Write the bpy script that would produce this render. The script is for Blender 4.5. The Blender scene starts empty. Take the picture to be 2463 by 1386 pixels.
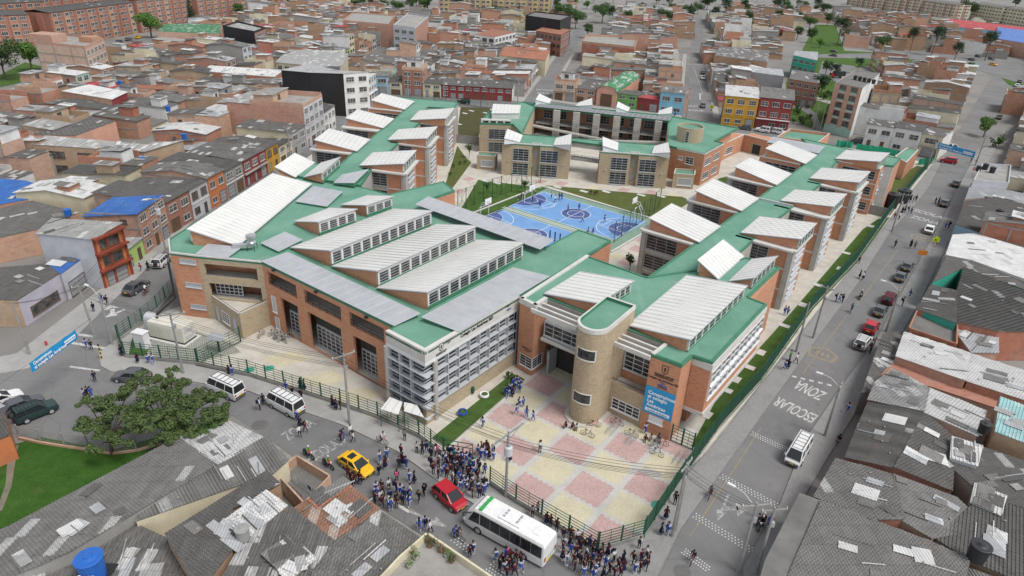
import bpy,math,random
from mathutils import Vector,Matrix
R=math.radians
SC=bpy.context.scene
COL=SC.collection
# ------------------------------------------------------------------ camera, sky, sun, exposure
PITCH,ROLL,CAMH=R(27.5),R(2.505),50.0
PW,PH,FPX=2463.0,1386.0,1620.0
cam=bpy.data.cameras.new('camera');cam.sensor_width=36;cam.lens=36*FPX/PW
cam.clip_start=0.5;cam.clip_end=6000
camo=bpy.data.objects.new('camera',cam);COL.objects.link(camo)
fw=Vector((0,math.cos(PITCH),-math.sin(PITCH)));rt=Vector((1,0,0));up=rt.cross(fw)
CR=math.cos(ROLL)*rt+math.sin(ROLL)*up;CU=-math.sin(ROLL)*rt+math.cos(ROLL)*up;CF=fw
m=Matrix((CR,CU,-CF)).transposed().to_4x4();m.translation=(0,0,CAMH)
camo.matrix_world=m;SC.camera=camo
world=bpy.data.worlds.new('World');SC.world=world;world.use_nodes=True
nt=world.node_tree;nt.nodes.clear()
sky=nt.nodes.new('ShaderNodeTexSky');sky.sky_type='NISHITA';sky.sun_disc=False
SUN_EL,SUN_AZ=R(58),R(125)
sky.sun_elevation=SUN_EL;sky.sun_rotation=SUN_AZ
sky.air_density=1.0;sky.dust_density=4.0;sky.ozone_density=1.0;sky.altitude=2600
hs=nt.nodes.new('ShaderNodeHueSaturation');hs.inputs['Saturation'].default_value=0.22
bg=nt.nodes.new('ShaderNodeBackground');bg.inputs['Strength'].default_value=0.135
wo=nt.nodes.new('ShaderNodeOutputWorld')
nt.links.new(sky.outputs[0],hs.inputs['Color']);nt.links.new(hs.outputs[0],bg.inputs[0]);nt.links.new(bg.outputs[0],wo.inputs[0])
sun=bpy.data.lights.new('sun','SUN');sun.energy=1.8;sun.angle=R(24);sun.color=(1,.965,.92)
suno=bpy.data.objects.new('sun',sun);COL.objects.link(suno)
sd=Vector((math.sin(SUN_AZ)*math.cos(SUN_EL),math.cos(SUN_AZ)*math.cos(SUN_EL),math.sin(SUN_EL)))
suno.rotation_euler=sd.to_track_quat('Z','Y').to_euler()
SC.view_settings.view_transform='Standard';SC.view_settings.look='None';SC.view_settings.gamma=1
SC.view_settings.exposure=0.74
SC.cycles.max_bounces=6;SC.cycles.diffuse_bounces=3;SC.cycles.glossy_bounces=2;SC.cycles.transmission_bounces=2
SC.cycles.use_denoising=True
# ------------------------------------------------------------------ survey: photograph pixel -> point of the place at height z
def P(x,y,z=0.0):
 d=CF+(x-PW/2)/FPX*CR-(y-PH/2)/FPX*CU
 t=(z-CAMH)/d.z
 return Vector((d.x*t,d.y*t,z))
def proj(p):
 d=Vector(p)-Vector((0,0,CAMH));w=d.dot(CF)
 return(PW/2+FPX*d.dot(CR)/w,PH/2-FPX*d.dot(CU)/w)
def on_wall(A,B,x,y):
# pixel -> (distance along the wall A-B, height) on the upright plane through A and B
 u=Vector((B.x-A.x,B.y-A.y,0)).normalized();n=Vector((u.y,-u.x,0))
 d=CF+(x-PW/2)/FPX*CR-(y-PH/2)/FPX*CU
 c=Vector((0,0,CAMH));t=(A-c).dot(n)/d.dot(n);q=c+d*t
 return((q-A).dot(u),q.z)
def V2(p,z):return Vector((p[0],p[1],z))
# ------------------------------------------------------------------ mesh builder
WMX={};THINGS=[]
class MB:
 def __init__(s):s.v=[];s.f=[];s.m=[];s.uv=[]
 def poly(s,pts,m=0,uv=None):
  b=len(s.v);s.v+=[tuple(p)for p in pts];s.f.append(tuple(range(b,b+len(pts))));s.m.append(m);s.uv.append(uv)
 def prism(s,pts,z0,z1,m=0,mt=None,bottom=False):
  if mt is None:mt=m
  n=len(pts);zz=z1 if isinstance(z1,(list,tuple))else[z1]*n
  ar=sum(pts[i][0]*pts[(i+1)%n][1]-pts[(i+1)%n][0]*pts[i][1]for i in range(n))
  if ar<0:pts=pts[::-1];zz=list(zz)[::-1]
  for i in range(n):
   j=(i+1)%n;a,b=pts[i],pts[j]
   s.poly([(a[0],a[1],z0),(b[0],b[1],z0),(b[0],b[1],zz[j]),(a[0],a[1],zz[i])],m)
  s.poly([(p[0],p[1],z)for p,z in zip(pts,zz)],mt)
  if bottom:s.poly([(p[0],p[1],z0)for p in pts][::-1],m)
 def obox(s,o,u,v,w,m=0,mt=None):
  o,u,v,w=Vector(o),Vector(u),Vector(v),Vector(w)
  if u.cross(v).dot(w)<0:u,v=v,u
  c=[o,o+u,o+u+v,o+v];d=[p+w for p in c]
  s.poly(c[::-1],m);s.poly(d,m if mt is None else mt)
  for i in range(4):
   j=(i+1)%4;s.poly([c[i],c[j],d[j],d[i]],m)
 def box(s,c,sx,sy,sz,a=0.0,m=0,mt=None):
# c = centre of the bottom
  u=Vector((math.cos(a),math.sin(a),0))*sx;v=Vector((-math.sin(a),math.cos(a),0))*sy
  s.obox(Vector(c)-u/2-v/2,u,v,(0,0,sz),m,mt)
 def bar(s,a,b,w,h=None,m=0):
# square bar from a to b
  a,b=Vector(a),Vector(b);d=b-a
  if d.length<1e-6:return
  h=h or w;t=d.normalized()
  x=t.cross(Vector((0,0,1)))
  x=Vector((1,0,0))if x.length<1e-3 else x.normalized()
  y=x.cross(t)
  s.obox(a-x*w/2-y*h/2,x*w,y*h,d,m)
 def tube(s,a,b,r,n=8,m=0,r2=None,cap=True):
  a,b=Vector(a),Vector(b);t=(b-a).normalized();r2=r if r2 is None else r2
  x=t.orthogonal().normalized();y=t.cross(x)
  c=[(math.cos(2*math.pi*i/n),math.sin(2*math.pi*i/n))for i in range(n)]
  A=[a+(x*i+y*j)*r for i,j in c];B=[b+(x*i+y*j)*r2 for i,j in c]
  for i in range(n):
   j=(i+1)%n;s.poly([A[i],A[j],B[j],B[i]],m)
  if cap:s.poly(B,m);s.poly(A[::-1],m)
 def path(s,pts,r,n=6,m=0):
  for a,b in zip(pts,pts[1:]):s.tube(a,b,r,n,m)
 def lathe(s,c,prof,n=16,m=0,ax=None):
  c=Vector(c);ring=[]
  for r,z in prof:
   ring.append([c+Vector((r*math.cos(2*math.pi*i/n),r*math.sin(2*math.pi*i/n),z))for i in range(n)])
  for A,B in zip(ring,ring[1:]):
   for i in range(n):
    j=(i+1)%n;s.poly([A[i],A[j],B[j],B[i]],m)
  if prof[-1][0]>1e-4:s.poly(ring[-1],m)
 def build(s,name,mats,parent=None,world=True,smooth=False,weld=False):
  if not isinstance(mats,(list,tuple)):mats=[mats]
  me=bpy.data.meshes.new(name)
  inv=None
  if parent is not None and world:
   if parent.name in WMX:inv=WMX[parent.name].inverted()
  vs=[inv@Vector(v)for v in s.v]if inv else s.v
  me.from_pydata([tuple(v)for v in vs],[],s.f)
  for mm in mats:me.materials.append(mm)
  me.polygons.foreach_set('material_index',s.m)
  uvl=me.uv_layers.new(name='UVMap');k=0;buf=[]
  for fi,f in enumerate(s.f):
   if s.uv[fi]:
    for q in s.uv[fi]:buf+=q
    continue
   a,b,c=(Vector(s.v[f[0]]),Vector(s.v[f[1]]),Vector(s.v[f[2]]))
   n=(b-a).cross(c-a)
   if len(f)>3:n=n+(c-a).cross(Vector(s.v[f[3]])-a)
   n=n.normalized()if n.length>1e-12 else Vector((0,0,1))
   if abs(n.z)>.985:tu,tv=Vector((1,0,0)),Vector((0,1,0))
   else:
    tu=Vector((-n.y,n.x,0)).normalized();tv=n.cross(tu)
   for i in f:
    p=Vector(s.v[i]);buf+=(p.dot(tu),p.dot(tv))
  uvl.data.foreach_set('uv',buf)
  if smooth:me.polygons.foreach_set('use_smooth',[True]*len(s.f))
  me.update()
  o=bpy.data.objects.new(name,me);COL.objects.link(o)
  if parent is not None:
   o.parent=parent
   if parent.name in WMX:WMX[o.name]=WMX[parent.name]
  return o
def tag(o,label,cat,group=None,kind=None):
 o['label']=label;o['category']=cat
 if group:o['group']=group
 if kind:o['kind']=kind
 THINGS.append(o);return o
def thing(name,label,cat,loc=(0,0,0),rot=0.0,group=None):
 o=bpy.data.objects.new(name,None);COL.objects.link(o);o.empty_display_size=.3
 o.location=loc;o.rotation_euler=(0,0,rot)
 WMX[o.name]=Matrix.Translation(Vector(loc))@Matrix.Rotation(rot,4,'Z')
 return tag(o,label,cat,group)
def structure(mb,name,mats):
 o=mb.build(name,mats);o['kind']='structure';return o
def copy_tree(root,loc,rot=0.0,label=None,scale=1.0,swap=None,group=None):
 r=root.copy();COL.objects.link(r);r.location=loc;r.rotation_euler=(0,0,rot);r.scale=(scale,)*3
 if label:r['label']=label
 if group:r['group']=group
 def rec(src,dst):
  for ch in KIDS.get(src.name,src.children):
   c=ch.copy();COL.objects.link(c);c.parent=dst
   if swap:
    for sl in c.material_slots:
     if sl.material and sl.material.name in swap:
      mm=swap[sl.material.name];sl.link='OBJECT';sl.material=mm
   rec(ch,c)
 rec(root,r)
 if swap and r.type=='MESH':
  for sl in r.material_slots:
   if sl.material and sl.material.name in swap:
    mm=swap[sl.material.name];sl.link='OBJECT';sl.material=mm
 THINGS.append(r);return r
KIDS={}
# ------------------------------------------------------------------ procedural materials
MATS={}
class NB:
 def __init__(s,name):
  s.mat=bpy.data.materials.new(name);s.mat.use_nodes=True;s.t=s.mat.node_tree;s.t.nodes.clear()
  s.out=s.t.nodes.new('ShaderNodeOutputMaterial');s.b=s.t.nodes.new('ShaderNodeBsdfPrincipled')
  s.t.links.new(s.b.outputs[0],s.out.inputs[0]);MATS[name]=s.mat
 def n(s,t,**k):
  x=s.t.nodes.new('ShaderNode'+t)
  for a,b in k.items():setattr(x,a,b)
  return x
 def set(s,sock,v):
  if isinstance(v,bpy.types.NodeSocket):s.t.links.new(v,sock)
  else:sock.default_value=v
 def math(s,op,a,b=0.0,c=0.0):
  x=s.n('Math',operation=op);s.set(x.inputs[0],a);s.set(x.inputs[1],b);s.set(x.inputs[2],c);return x.outputs[0]
 def mix(s,f,a,b,mode='MIX'):
  x=s.n('Mix',data_type='RGBA',blend_type=mode);s.set(x.inputs[0],f)
  s.set(x.inputs[6],a if isinstance(a,bpy.types.NodeSocket)else(*a,1));s.set(x.inputs[7],b if isinstance(b,bpy.types.NodeSocket)else(*b,1))
  return x.outputs[2]
 def noise(s,vec,scale,det=3.0,rough=.55):
  x=s.n('TexNoise');s.set(x.inputs['Vector'],vec);x.inputs['Scale'].default_value=scale
  x.inputs['Detail'].default_value=det;x.inputs['Roughness'].default_value=rough;return x.outputs[0]
 def pos(s):return s.n('NewGeometry').outputs['Position']
 def obj(s):return s.n('TexCoord').outputs['Object']
 def uv(s):return s.n('TexCoord').outputs['UV']
 def rnd(s):return s.n('ObjectInfo').outputs['Random']
 def ramp(s,f,lo,hi):
  x=s.n('MapRange');x.clamp=True;s.set(x.inputs[0],f);x.inputs[1].default_value=lo;x.inputs[2].default_value=hi;return x.outputs[0]
 def bump(s,h,st=.3,dist=.05):
  x=s.n('Bump');s.set(x.inputs['Height'],h);x.inputs['Strength'].default_value=st;x.inputs['Distance'].default_value=dist
  s.t.links.new(x.outputs[0],s.b.inputs['Normal'])
 def fin(s,col,rough=.8,metal=0.0,spec=None):
  s.set(s.b.inputs['Base Color'],col if isinstance(col,bpy.types.NodeSocket)else(*col,1))
  s.set(s.b.inputs['Roughness'],rough);s.b.inputs['Metallic'].default_value=metal
  if spec is not None:s.b.inputs['Specular IOR Level'].default_value=spec
  return s.mat
def sc(c,k):return tuple(min(1,x*k)for x in c)
def m_plain(name,c,rough=.75,var=.18,scale=.8,metal=0.0,local=False,dirt=0.0,spec=None):
 if name in MATS:return MATS[name]
 b=NB(name);p=b.obj()if local else b.pos()
 f=b.ramp(b.noise(p,scale,4),.3,.7)
 col=b.mix(f,sc(c,1-var),sc(c,1+var*.7))
 g=b.ramp(b.noise(p,scale*9,2),.35,.65);col=b.mix(b.math('MULTIPLY',g,.14),col,sc(c,.55))
 if dirt:
  d=b.ramp(b.noise(p,scale*.45,5,.7),.52,.75);col=b.mix(b.math('MULTIPLY',d,dirt),col,(.17,.15,.13))
 return b.fin(col,rough,metal,spec)
def m_paint(name,c,rough=.35,spec=.5):
# car paint, plastics: object space
 if name in MATS:return MATS[name]
 b=NB(name);f=b.ramp(b.noise(b.obj(),3,2),.3,.7)
 return b.fin(b.mix(f,sc(c,.93),sc(c,1.05)),rough,0,spec)
def m_brick(name,c1,c2,mort,bw=.25,bh=.085,msize=.012,stain=.35,patch=0.0,rndv=.0):
 if name in MATS:return MATS[name]
 b=NB(name);t=b.n('TexBrick');b.set(t.inputs['Vector'],b.uv());t.inputs['Scale'].default_value=1
 t.inputs['Brick Width'].default_value=bw;t.inputs['Row Height'].default_value=bh;t.inputs['Mortar Size'].default_value=msize
 t.inputs['Color1'].default_value=(*c1,1);t.inputs['Color2'].default_value=(*c2,1);t.inputs['Mortar'].default_value=(*mort,1);t.inputs['Bias'].default_value=-.1
 col=t.outputs[0];p=b.pos()
 f=b.ramp(b.noise(p,.55,5,.65),.42,.72);col=b.mix(b.math('MULTIPLY',f,stain),col,sc(c1,.5))
 sx=b.n('SeparateXYZ');b.set(sx.inputs[0],b.uv())
 cell=b.n('CombineXYZ');b.set(cell.inputs[0],b.math('FLOOR',b.math('DIVIDE',sx.outputs[0],bw*2)));b.set(cell.inputs[1],b.math('FLOOR',b.math('DIVIDE',sx.outputs[1],bh*2)))
 wn=b.n('TexWhiteNoise');b.set(wn.inputs['Vector'],cell.outputs[0])
 col=b.mix(b.math('MULTIPLY',b.ramp(wn.outputs['Value'],.55,1),.35),col,sc(c2,.62))
 if patch:
  q=b.ramp(b.noise(p,.28,4,.6),.55,.6);col=b.mix(b.math('MULTIPLY',q,patch),col,(.33,.30,.26))
 if rndv:
  h=b.n('HueSaturation');b.set(h.inputs['Color'],col)
  b.set(h.inputs['Value'],b.math('MULTIPLY_ADD',b.rnd(),rndv,1-rndv/2));b.set(h.inputs['Hue'],b.math('MULTIPLY_ADD',b.rnd(),.03,.485));b.set(h.inputs['Saturation'],b.math('MULTIPLY_ADD',b.rnd(),-.35,1.1));col=h.outputs[0]
 b.bump(t.outputs[1],.35,-.02)
 return b.fin(col,.85)
def m_sheet(name,c,cl,frac=.12,sw=.9,sl=2.2,wave=.26,dirt=.5,rough=.75,tonevar=.12,rndv=.25,rib=.38,rust=.25):
# corrugated sheets: each its own tone, a few replaced, lichen, rust and dust; shade in the valleys painted as dark stripes
 if name in MATS:return MATS[name]
 b=NB(name);uv=b.uv();s=b.n('SeparateXYZ');b.set(s.inputs[0],uv);U,Vv=s.outputs[0],s.outputs[1]
 row=b.math('FLOOR',b.math('DIVIDE',Vv,sl))
 cell=b.n('CombineXYZ');b.set(cell.inputs[0],b.math('FLOOR',b.math('DIVIDE',b.math('MULTIPLY_ADD',row,.37,U),sw)));b.set(cell.inputs[1],row);b.set(cell.inputs[2],b.math('MULTIPLY',b.rnd(),91.0))
 wn=b.n('TexWhiteNoise');b.set(wn.inputs['Vector'],cell.outputs[0]);r=wn.outputs['Value']
 p=b.pos()
 col=b.mix(r,sc(c,1-tonevar),sc(c,1+tonevar))
 big=b.ramp(b.noise(p,.22,4,.6),.35,.65);col=b.mix(b.math('MULTIPLY',big,.35),col,sc(c,.62))
 d=b.ramp(b.noise(p,1.1,7,.78),.42,.66);col=b.mix(b.math('MULTIPLY',d,dirt),col,sc(c,.4))
 st=b.n('Mapping');b.set(st.inputs['Vector'],uv);st.inputs['Scale'].default_value=(2.6,.16,1)
 k=b.ramp(b.noise(st.outputs[0],1.0,4,.65),.52,.68);col=b.mix(b.math('MULTIPLY',k,dirt*.75),col,sc(c,.45))
 d2=b.ramp(b.noise(p,4.5,4,.75),.57,.7);col=b.mix(b.math('MULTIPLY',d2,dirt*.55),col,(.33,.32,.30))
 ru=b.ramp(b.noise(p,.5,5,.7),.60,.72);col=b.mix(b.math('MULTIPLY',ru,rust),col,(.20,.115,.07))
 wn2=b.n('TexWhiteNoise');cell2=b.n('VectorMath',operation='ADD');b.set(cell2.inputs[0],cell.outputs[0]);cell2.inputs[1].default_value=(17.3,5.1,2.2);b.set(wn2.inputs['Vector'],cell2.outputs[0])
 pick=b.math('GREATER_THAN',wn2.outputs['Value'],1-frac)
 col=b.mix(b.math('MULTIPLY',pick,.9),col,b.mix(d,cl,sc(cl,.62)))
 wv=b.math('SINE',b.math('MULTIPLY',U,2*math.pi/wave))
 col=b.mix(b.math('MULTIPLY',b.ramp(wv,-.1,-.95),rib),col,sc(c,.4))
 fr=b.math('FRACT',b.math('DIVIDE',Vv,sl))
 col=b.mix(b.math('MULTIPLY',b.math('LESS_THAN',fr,.05),.35),col,sc(c,.45))
 if rndv:
  h=b.n('HueSaturation');b.set(h.inputs['Color'],col);b.set(h.inputs['Value'],b.math('MULTIPLY_ADD',b.rnd(),rndv,1-rndv/2));col=h.outputs[0]
 b.bump(b.math('ADD',wv,b.math('MULTIPLY',fr,1.5)),.6,.03)
 return b.fin(col,rough)
def ridges(mb,pts,m,period=.3,w=.15,h=.075,lim=90):
# real corrugation: raised ribs running down the slope, clipped to the roof outline
 q=[Vector(p)for p in pts];n=Vector((0,0,0))
 for i in range(1,len(q)-1):n+=(q[i]-q[0]).cross(q[i+1]-q[0])
 if n.length<1e-9:return
 n.normalize();n=-n if n.z<0 else n
 u=Vector((-n.y,n.x,0))
 if u.length<.02:u=Vector((q[1].x-q[0].x,q[1].y-q[0].y,0))
 u.normalize();v=n.cross(u);C2=[((p-q[0]).dot(u),(p-q[0]).dot(v))for p in q]
 lo,hi=min(c[0]for c in C2),max(c[0]for c in C2);period=max(period,(hi-lo)/lim);x=lo+period*.5
 while x<hi:
  cr=[]
  for i in range(len(C2)):
   a,b_=C2[i],C2[(i+1)%len(C2)]
   if(a[0]>x)!=(b_[0]>x):cr.append(a[1]+(b_[1]-a[1])*(x-a[0])/(b_[0]-a[0]))
  cr.sort()
  for y0,y1 in zip(cr[::2],cr[1::2]):
   if y1-y0<.2:continue
   f=lambda xx,yy,z:q[0]+u*xx+v*yy+n*z
   A,B,T0,T1=(f(x-w/2,y0,0),f(x-w/2,y1,0)),(f(x+w/2,y0,0),f(x+w/2,y1,0)),f(x,y0,h),f(x,y1,h)
   tu,tv=(Vector((1,0,0)),Vector((0,1,0)))if abs(n.z)>.985 else(u,v)
   for F_ in([A[1],T1,T0,A[0]],[T1,B[1],B[0],T0]):mb.poly(F_,m,[(p.dot(tu),p.dot(tv))for p in F_])
  x+=period
def loose(mb,pts,mats,n,r,lift=.07):
# odd replacement sheets, planks and bricks lying on a roof
 q=[Vector(p)for p in pts];nn=(q[1]-q[0]).cross(q[2]-q[0]).normalized();nn=-nn if nn.z<0 else nn
 u=Vector((-nn.y,nn.x,0));u=u.normalized()if u.length>.02 else Vector((q[1].x-q[0].x,q[1].y-q[0].y,0)).normalized();v=nn.cross(u);ce=sum(q,Vector())/len(q)
 for _ in range(n):
  a=r.random()*.72;p=ce.lerp(q[r.randrange(len(q))],r.uniform(.05,.72)).lerp(q[r.randrange(len(q))],r.uniform(0,.35));t=r.choice((0,0,0,r.uniform(-.5,.5)));x,y=u*math.cos(t)+v*math.sin(t),v*math.cos(t)-u*math.sin(t)
  if a<.4:sx,sy,sz=.85*r.choice((1,1,1,2)),r.choice((1.0,1.5,2.2)),.035
  elif a<.6:sx,sy,sz=.09,r.uniform(1.2,3.2),.08
  else:sx,sy,sz=.22,.12,.1
  z=lift+r.uniform(0,.02);mm=r.choice(mats[:-1])if a<.6 else mats[-1]
  mb.obox(p+nn*z-x*sx/2-y*sy/2,x*sx,y*sy,nn*sz,mm)
def plane_fit(q):
# keep a surveyed roof flat: least-squares plane through its corners
 n=len(q)
 if n<4:return q
 mx,my,mz_=sum(p.x for p in q)/n,sum(p.y for p in q)/n,sum(p.z for p in q)/n
 sxx=sum((p.x-mx)**2 for p in q);syy=sum((p.y-my)**2 for p in q);sxy=sum((p.x-mx)*(p.y-my)for p in q);sxz=sum((p.x-mx)*(p.z-mz_)for p in q);syz=sum((p.y-my)*(p.z-mz_)for p in q)
 D=sxx*syy-sxy*sxy
 if abs(D)<1e-6:return q
 a,b_=(sxz*syy-syz*sxy)/D,(syz*sxx-sxz*sxy)/D
 return[Vector((p.x,p.y,mz_+a*(p.x-mx)+b_*(p.y-my)))for p in q]
# ------------------------------------------------------------------ materials of the place
ASPH=None
b=NB('asphalt');p=b.pos()
f=b.ramp(b.noise(p,.09,5,.6),.35,.65);col=b.mix(f,(.15,.149,.149),(.20,.198,.196))
f=b.ramp(b.noise(p,.55,5,.7),.55,.72);col=b.mix(b.math('MULTIPLY',f,.55),col,(.235,.23,.225))
f=b.ramp(b.noise(p,14,2),.3,.7);col=b.mix(b.math('MULTIPLY',f,.25),col,(.07,.07,.072))
f=b.ramp(b.noise(p,.2,4,.55),.60,.64);col=b.mix(b.math('MULTIPLY',f,.38),col,(.1,.099,.1))
v_=b.n('TexVoronoi',feature='DISTANCE_TO_EDGE');b.set(v_.inputs['Vector'],p);v_.inputs['Scale'].default_value=.16
wob=b.math('ADD',v_.outputs[0],b.math('MULTIPLY',b.noise(p,1.3,4,.7),-.02));ck=b.math('LESS_THAN',wob,.0005);col=b.mix(b.math('MULTIPLY',ck,.22),col,(.07,.07,.07))
f=b.ramp(b.noise(p,.8,4,.75),.66,.74);col=b.mix(b.math('MULTIPLY',f,.5),col,(.075,.073,.072))
ASPH=b.fin(col,.85)
def m_paving(name,c,cm,bw,bh,ms=.02,var=.2,rot=0.0,off=.5):
 b=NB(name);p=b.pos();mp=b.n('Mapping');b.set(mp.inputs['Vector'],p);mp.inputs['Rotation'].default_value=(0,0,rot)
 t=b.n('TexBrick',offset=off);b.set(t.inputs['Vector'],mp.outputs[0]);t.inputs['Scale'].default_value=1;t.inputs['Brick Width'].default_value=bw;t.inputs['Row Height'].default_value=bh;t.inputs['Mortar Size'].default_value=ms
 t.inputs['Color1'].default_value=(*sc(c,1-var),1);t.inputs['Color2'].default_value=(*sc(c,1+var),1);t.inputs['Mortar'].default_value=(*cm,1)
 col=t.outputs[0]
 f=b.ramp(b.noise(p,.35,5,.65),.45,.7);col=b.mix(b.math('MULTIPLY',f,.4),col,sc(c,.6))
 f=b.ramp(b.noise(p,3,4,.7),.55,.75);col=b.mix(b.math('MULTIPLY',f,.35),col,sc(c,.65))
 b.bump(t.outputs[1],.2,-.01)
 return b.fin(col,.85)
AX=R(54)
M_PAVE=m_paving('pavement_concrete',(.33,.325,.31),(.27,.265,.255),2.4,1.2,.02,.05,-AX)
M_PAVER=m_paving('pavement_pavers',(.255,.252,.246),(.215,.213,.21),.4,.2,.02,.07,-AX)
M_KERB=m_plain('kerb_concrete',(.33,.325,.31),.85,.15,1.5)
M_CONC=m_plain('fair_concrete',(.40,.385,.355),.8,.14,.7,dirt=.18)
M_CONCD=m_plain('weathered_concrete',(.27,.26,.24),.85,.25,.6,dirt=.45)
M_FASCIA=m_plain('pale_concrete',(.56,.55,.52),.75,.1,.7,dirt=.12)
M_WALK=m_paving('walkway_slabs',(.50,.47,.41),(.4,.38,.33),1.2,1.2,.02,.07,-AX,0)
M_PINK=m_paving('pink_pavers',(.475,.325,.305),(.38,.26,.24),.2,.1,.012,.16,-AX)
M_YEL=m_paving('yellow_pavers',(.56,.515,.37),(.44,.40,.28),.2,.1,.012,.09,-AX)
M_GRYP=m_paving('grey_pavers',(.50,.49,.46),(.40,.39,.37),.2,.1,.012,.08,-AX)
def m_grass(name,a,c,soil,amt):
 b=NB(name);p=b.pos()
 f=b.ramp(b.noise(p,.5,6,.7),.3,.7);col=b.mix(f,a,c)
 g=b.ramp(b.noise(p,6,4,.75),.35,.7);col=b.mix(b.math('MULTIPLY',g,.45),col,sc(a,.5))
 s_=b.ramp(b.noise(p,.23,6,.75),.57,.72);col=b.mix(b.math('MULTIPLY',s_,amt),col,soil)
 b.bump(b.noise(p,18,3,.8),.7,.12);return b.fin(col,.95,0,.1)
M_GRASS=m_grass('lawn',(.05,.10,.022),(.095,.165,.042),(.13,.115,.06),.4)
M_GRASSV=m_grass('bright_lawn',(.03,.09,.013),(.068,.15,.028),(.12,.105,.05),.45)
M_GRASSD=m_grass('dry_lawn',(.085,.115,.03),(.135,.15,.055),(.14,.12,.06),.45)
M_SOIL=m_grass('bare_soil',(.07,.075,.03),(.11,.095,.05),(.10,.075,.045),.55)
b=NB('green_membrane');p=b.pos()
f=b.ramp(b.noise(p,.16,5,.6),.35,.65);col=b.mix(f,(.092,.235,.165),(.138,.295,.217))
f=b.ramp(b.noise(p,.28,6,.75),.58,.72);col=b.mix(b.math('MULTIPLY',f,.6),col,(.27,.31,.27))
f=b.ramp(b.noise(p,2.2,4,.7),.5,.8);col=b.mix(b.math('MULTIPLY',f,.4),col,(.075,.225,.15))
mp=b.n('Mapping');b.set(mp.inputs['Vector'],p);mp.inputs['Rotation'].default_value=(0,0,-AX);mp.inputs['Scale'].default_value=(.9,.12,1)
f=b.ramp(b.noise(mp.outputs[0],1.0,5,.7),.54,.72);col=b.mix(b.math('MULTIPLY',f,.35),col,(.19,.35,.275))
f=b.ramp(b.noise(p,.6,6,.8),.68,.74);col=b.mix(b.math('MULTIPLY',f,.5),col,(.24,.25,.22))
s_=b.n('SeparateXYZ');mq=b.n('Mapping');b.set(mq.inputs['Vector'],p);mq.inputs['Rotation'].default_value=(0,0,-AX);b.set(s_.inputs[0],mq.outputs[0]);ln=b.math('LESS_THAN',b.math('FRACT',s_.outputs[0]),.05);col=b.mix(b.math('MULTIPLY',ln,.22),col,(.06,.19,.125))
M_GREEN=b.fin(col,.8)
M_GREENC=m_plain('green_upstand',(.05,.19,.11),.7,.18,.7)
M_GREENPAINT=m_plain('green_fence_paint',(.012,.085,.045),.5,.12,.9)
M_BRICK=m_brick('orange_brick',(.56,.245,.13),(.46,.185,.095),(.44,.29,.20),.25,.085,.012,.18)
M_TAN=m_brick('buff_brick',(.46,.37,.25),(.38,.295,.19),(.38,.32,.23),.25,.085,.012,.22)
M_TANW=m_brick('worn_buff_brick',(.46,.365,.245),(.34,.255,.16),(.38,.31,.22),.30,.085,.012,.3)
def m_seam(name,c,gap,line,amt=.35,dirt=.1,cross=0):
 b=NB(name);s=b.n('SeparateXYZ');b.set(s.inputs[0],b.uv());p=b.pos()
 fr=b.math('FRACT',b.math('DIVIDE',s.outputs[0],gap));ln=b.math('LESS_THAN',fr,line/gap)
 f=b.ramp(b.noise(p,.35,4),.3,.7);col=b.mix(f,sc(c,.93),sc(c,1.04))
 d=b.ramp(b.noise(p,1.2,5,.7),.5,.75);col=b.mix(b.math('MULTIPLY',d,dirt),col,sc(c,.6))
 if cross:ln=b.math('MAXIMUM',ln,b.math('LESS_THAN',b.math('FRACT',b.math('DIVIDE',s.outputs[1],cross)),line/cross))
 col=b.mix(b.math('MULTIPLY',ln,amt),col,sc(c,.35)if amt>0 else(.8,.8,.8))
 b.bump(ln,.5,.04)
 return b.fin(col,.5)
M_WHITE=m_seam('white_metal_roof',(.63,.625,.60),1.0,.09,.5)
M_EDGE=m_plain('metal_flashing',(.46,.47,.49),.5,.08,1)
M_GUTTER=m_plain('grey_gutter',(.27,.28,.30),.5,.1,1)
b=NB('polycarbonate_sheet');p=b.pos();s=b.n('SeparateXYZ');b.set(s.inputs[0],b.uv())
fr=b.math('FRACT',b.math('MULTIPLY',s.outputs[0],1/.35));f=b.ramp(b.noise(p,.5,4,.6),.3,.7)
col=b.mix(f,(.33,.34,.36),(.41,.42,.44));col=b.mix(b.math('MULTIPLY',b.math('LESS_THAN',fr,.3),.25),col,(.27,.28,.30))
d=b.ramp(b.noise(p,1.6,5,.7),.55,.75);M_POLY=b.fin(b.mix(b.math('MULTIPLY',d,.3),col,(.3,.29,.27)),.4)
M_BARW=m_plain('white_aluminium',(.66,.67,.68),.45,.06,1)
M_FRAME=m_plain('window_aluminium',(.47,.49,.51),.45,.06,1)
M_FRAMED=m_plain('grey_steel',(.33,.345,.36),.5,.08,1)
b=NB('window_glass');p=b.pos();f=b.ramp(b.noise(p,.9,3,.6),.38,.68)
M_GLASS=b.fin(b.mix(f,(.016,.018,.02),(.07,.075,.08)),.08,0,.5)
b=NB('house_glass');p=b.pos();f=b.ramp(b.noise(p,.7,3,.7),.35,.65)
M_HGLASS=b.fin(b.mix(f,(.025,.026,.028),(.13,.125,.12)),.15,0,.5)
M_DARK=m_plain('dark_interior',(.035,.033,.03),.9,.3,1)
M_BLACK=m_plain('black_metal',(.02,.02,.022),.5,.1,2)
M_POLE=m_plain('concrete_pole',(.27,.265,.25),.85,.15,1.2)
M_WIRE=m_plain('black_cable',(.012,.012,.013),.6,.1,1)
M_MARK=None
b=NB('road_paint');p=b.pos();f=b.ramp(b.noise(p,2.6,6,.8),.42,.62)
M_MARK=b.fin(b.mix(f,(.56,.56,.55),(.27,.27,.265)),.8)
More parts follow.
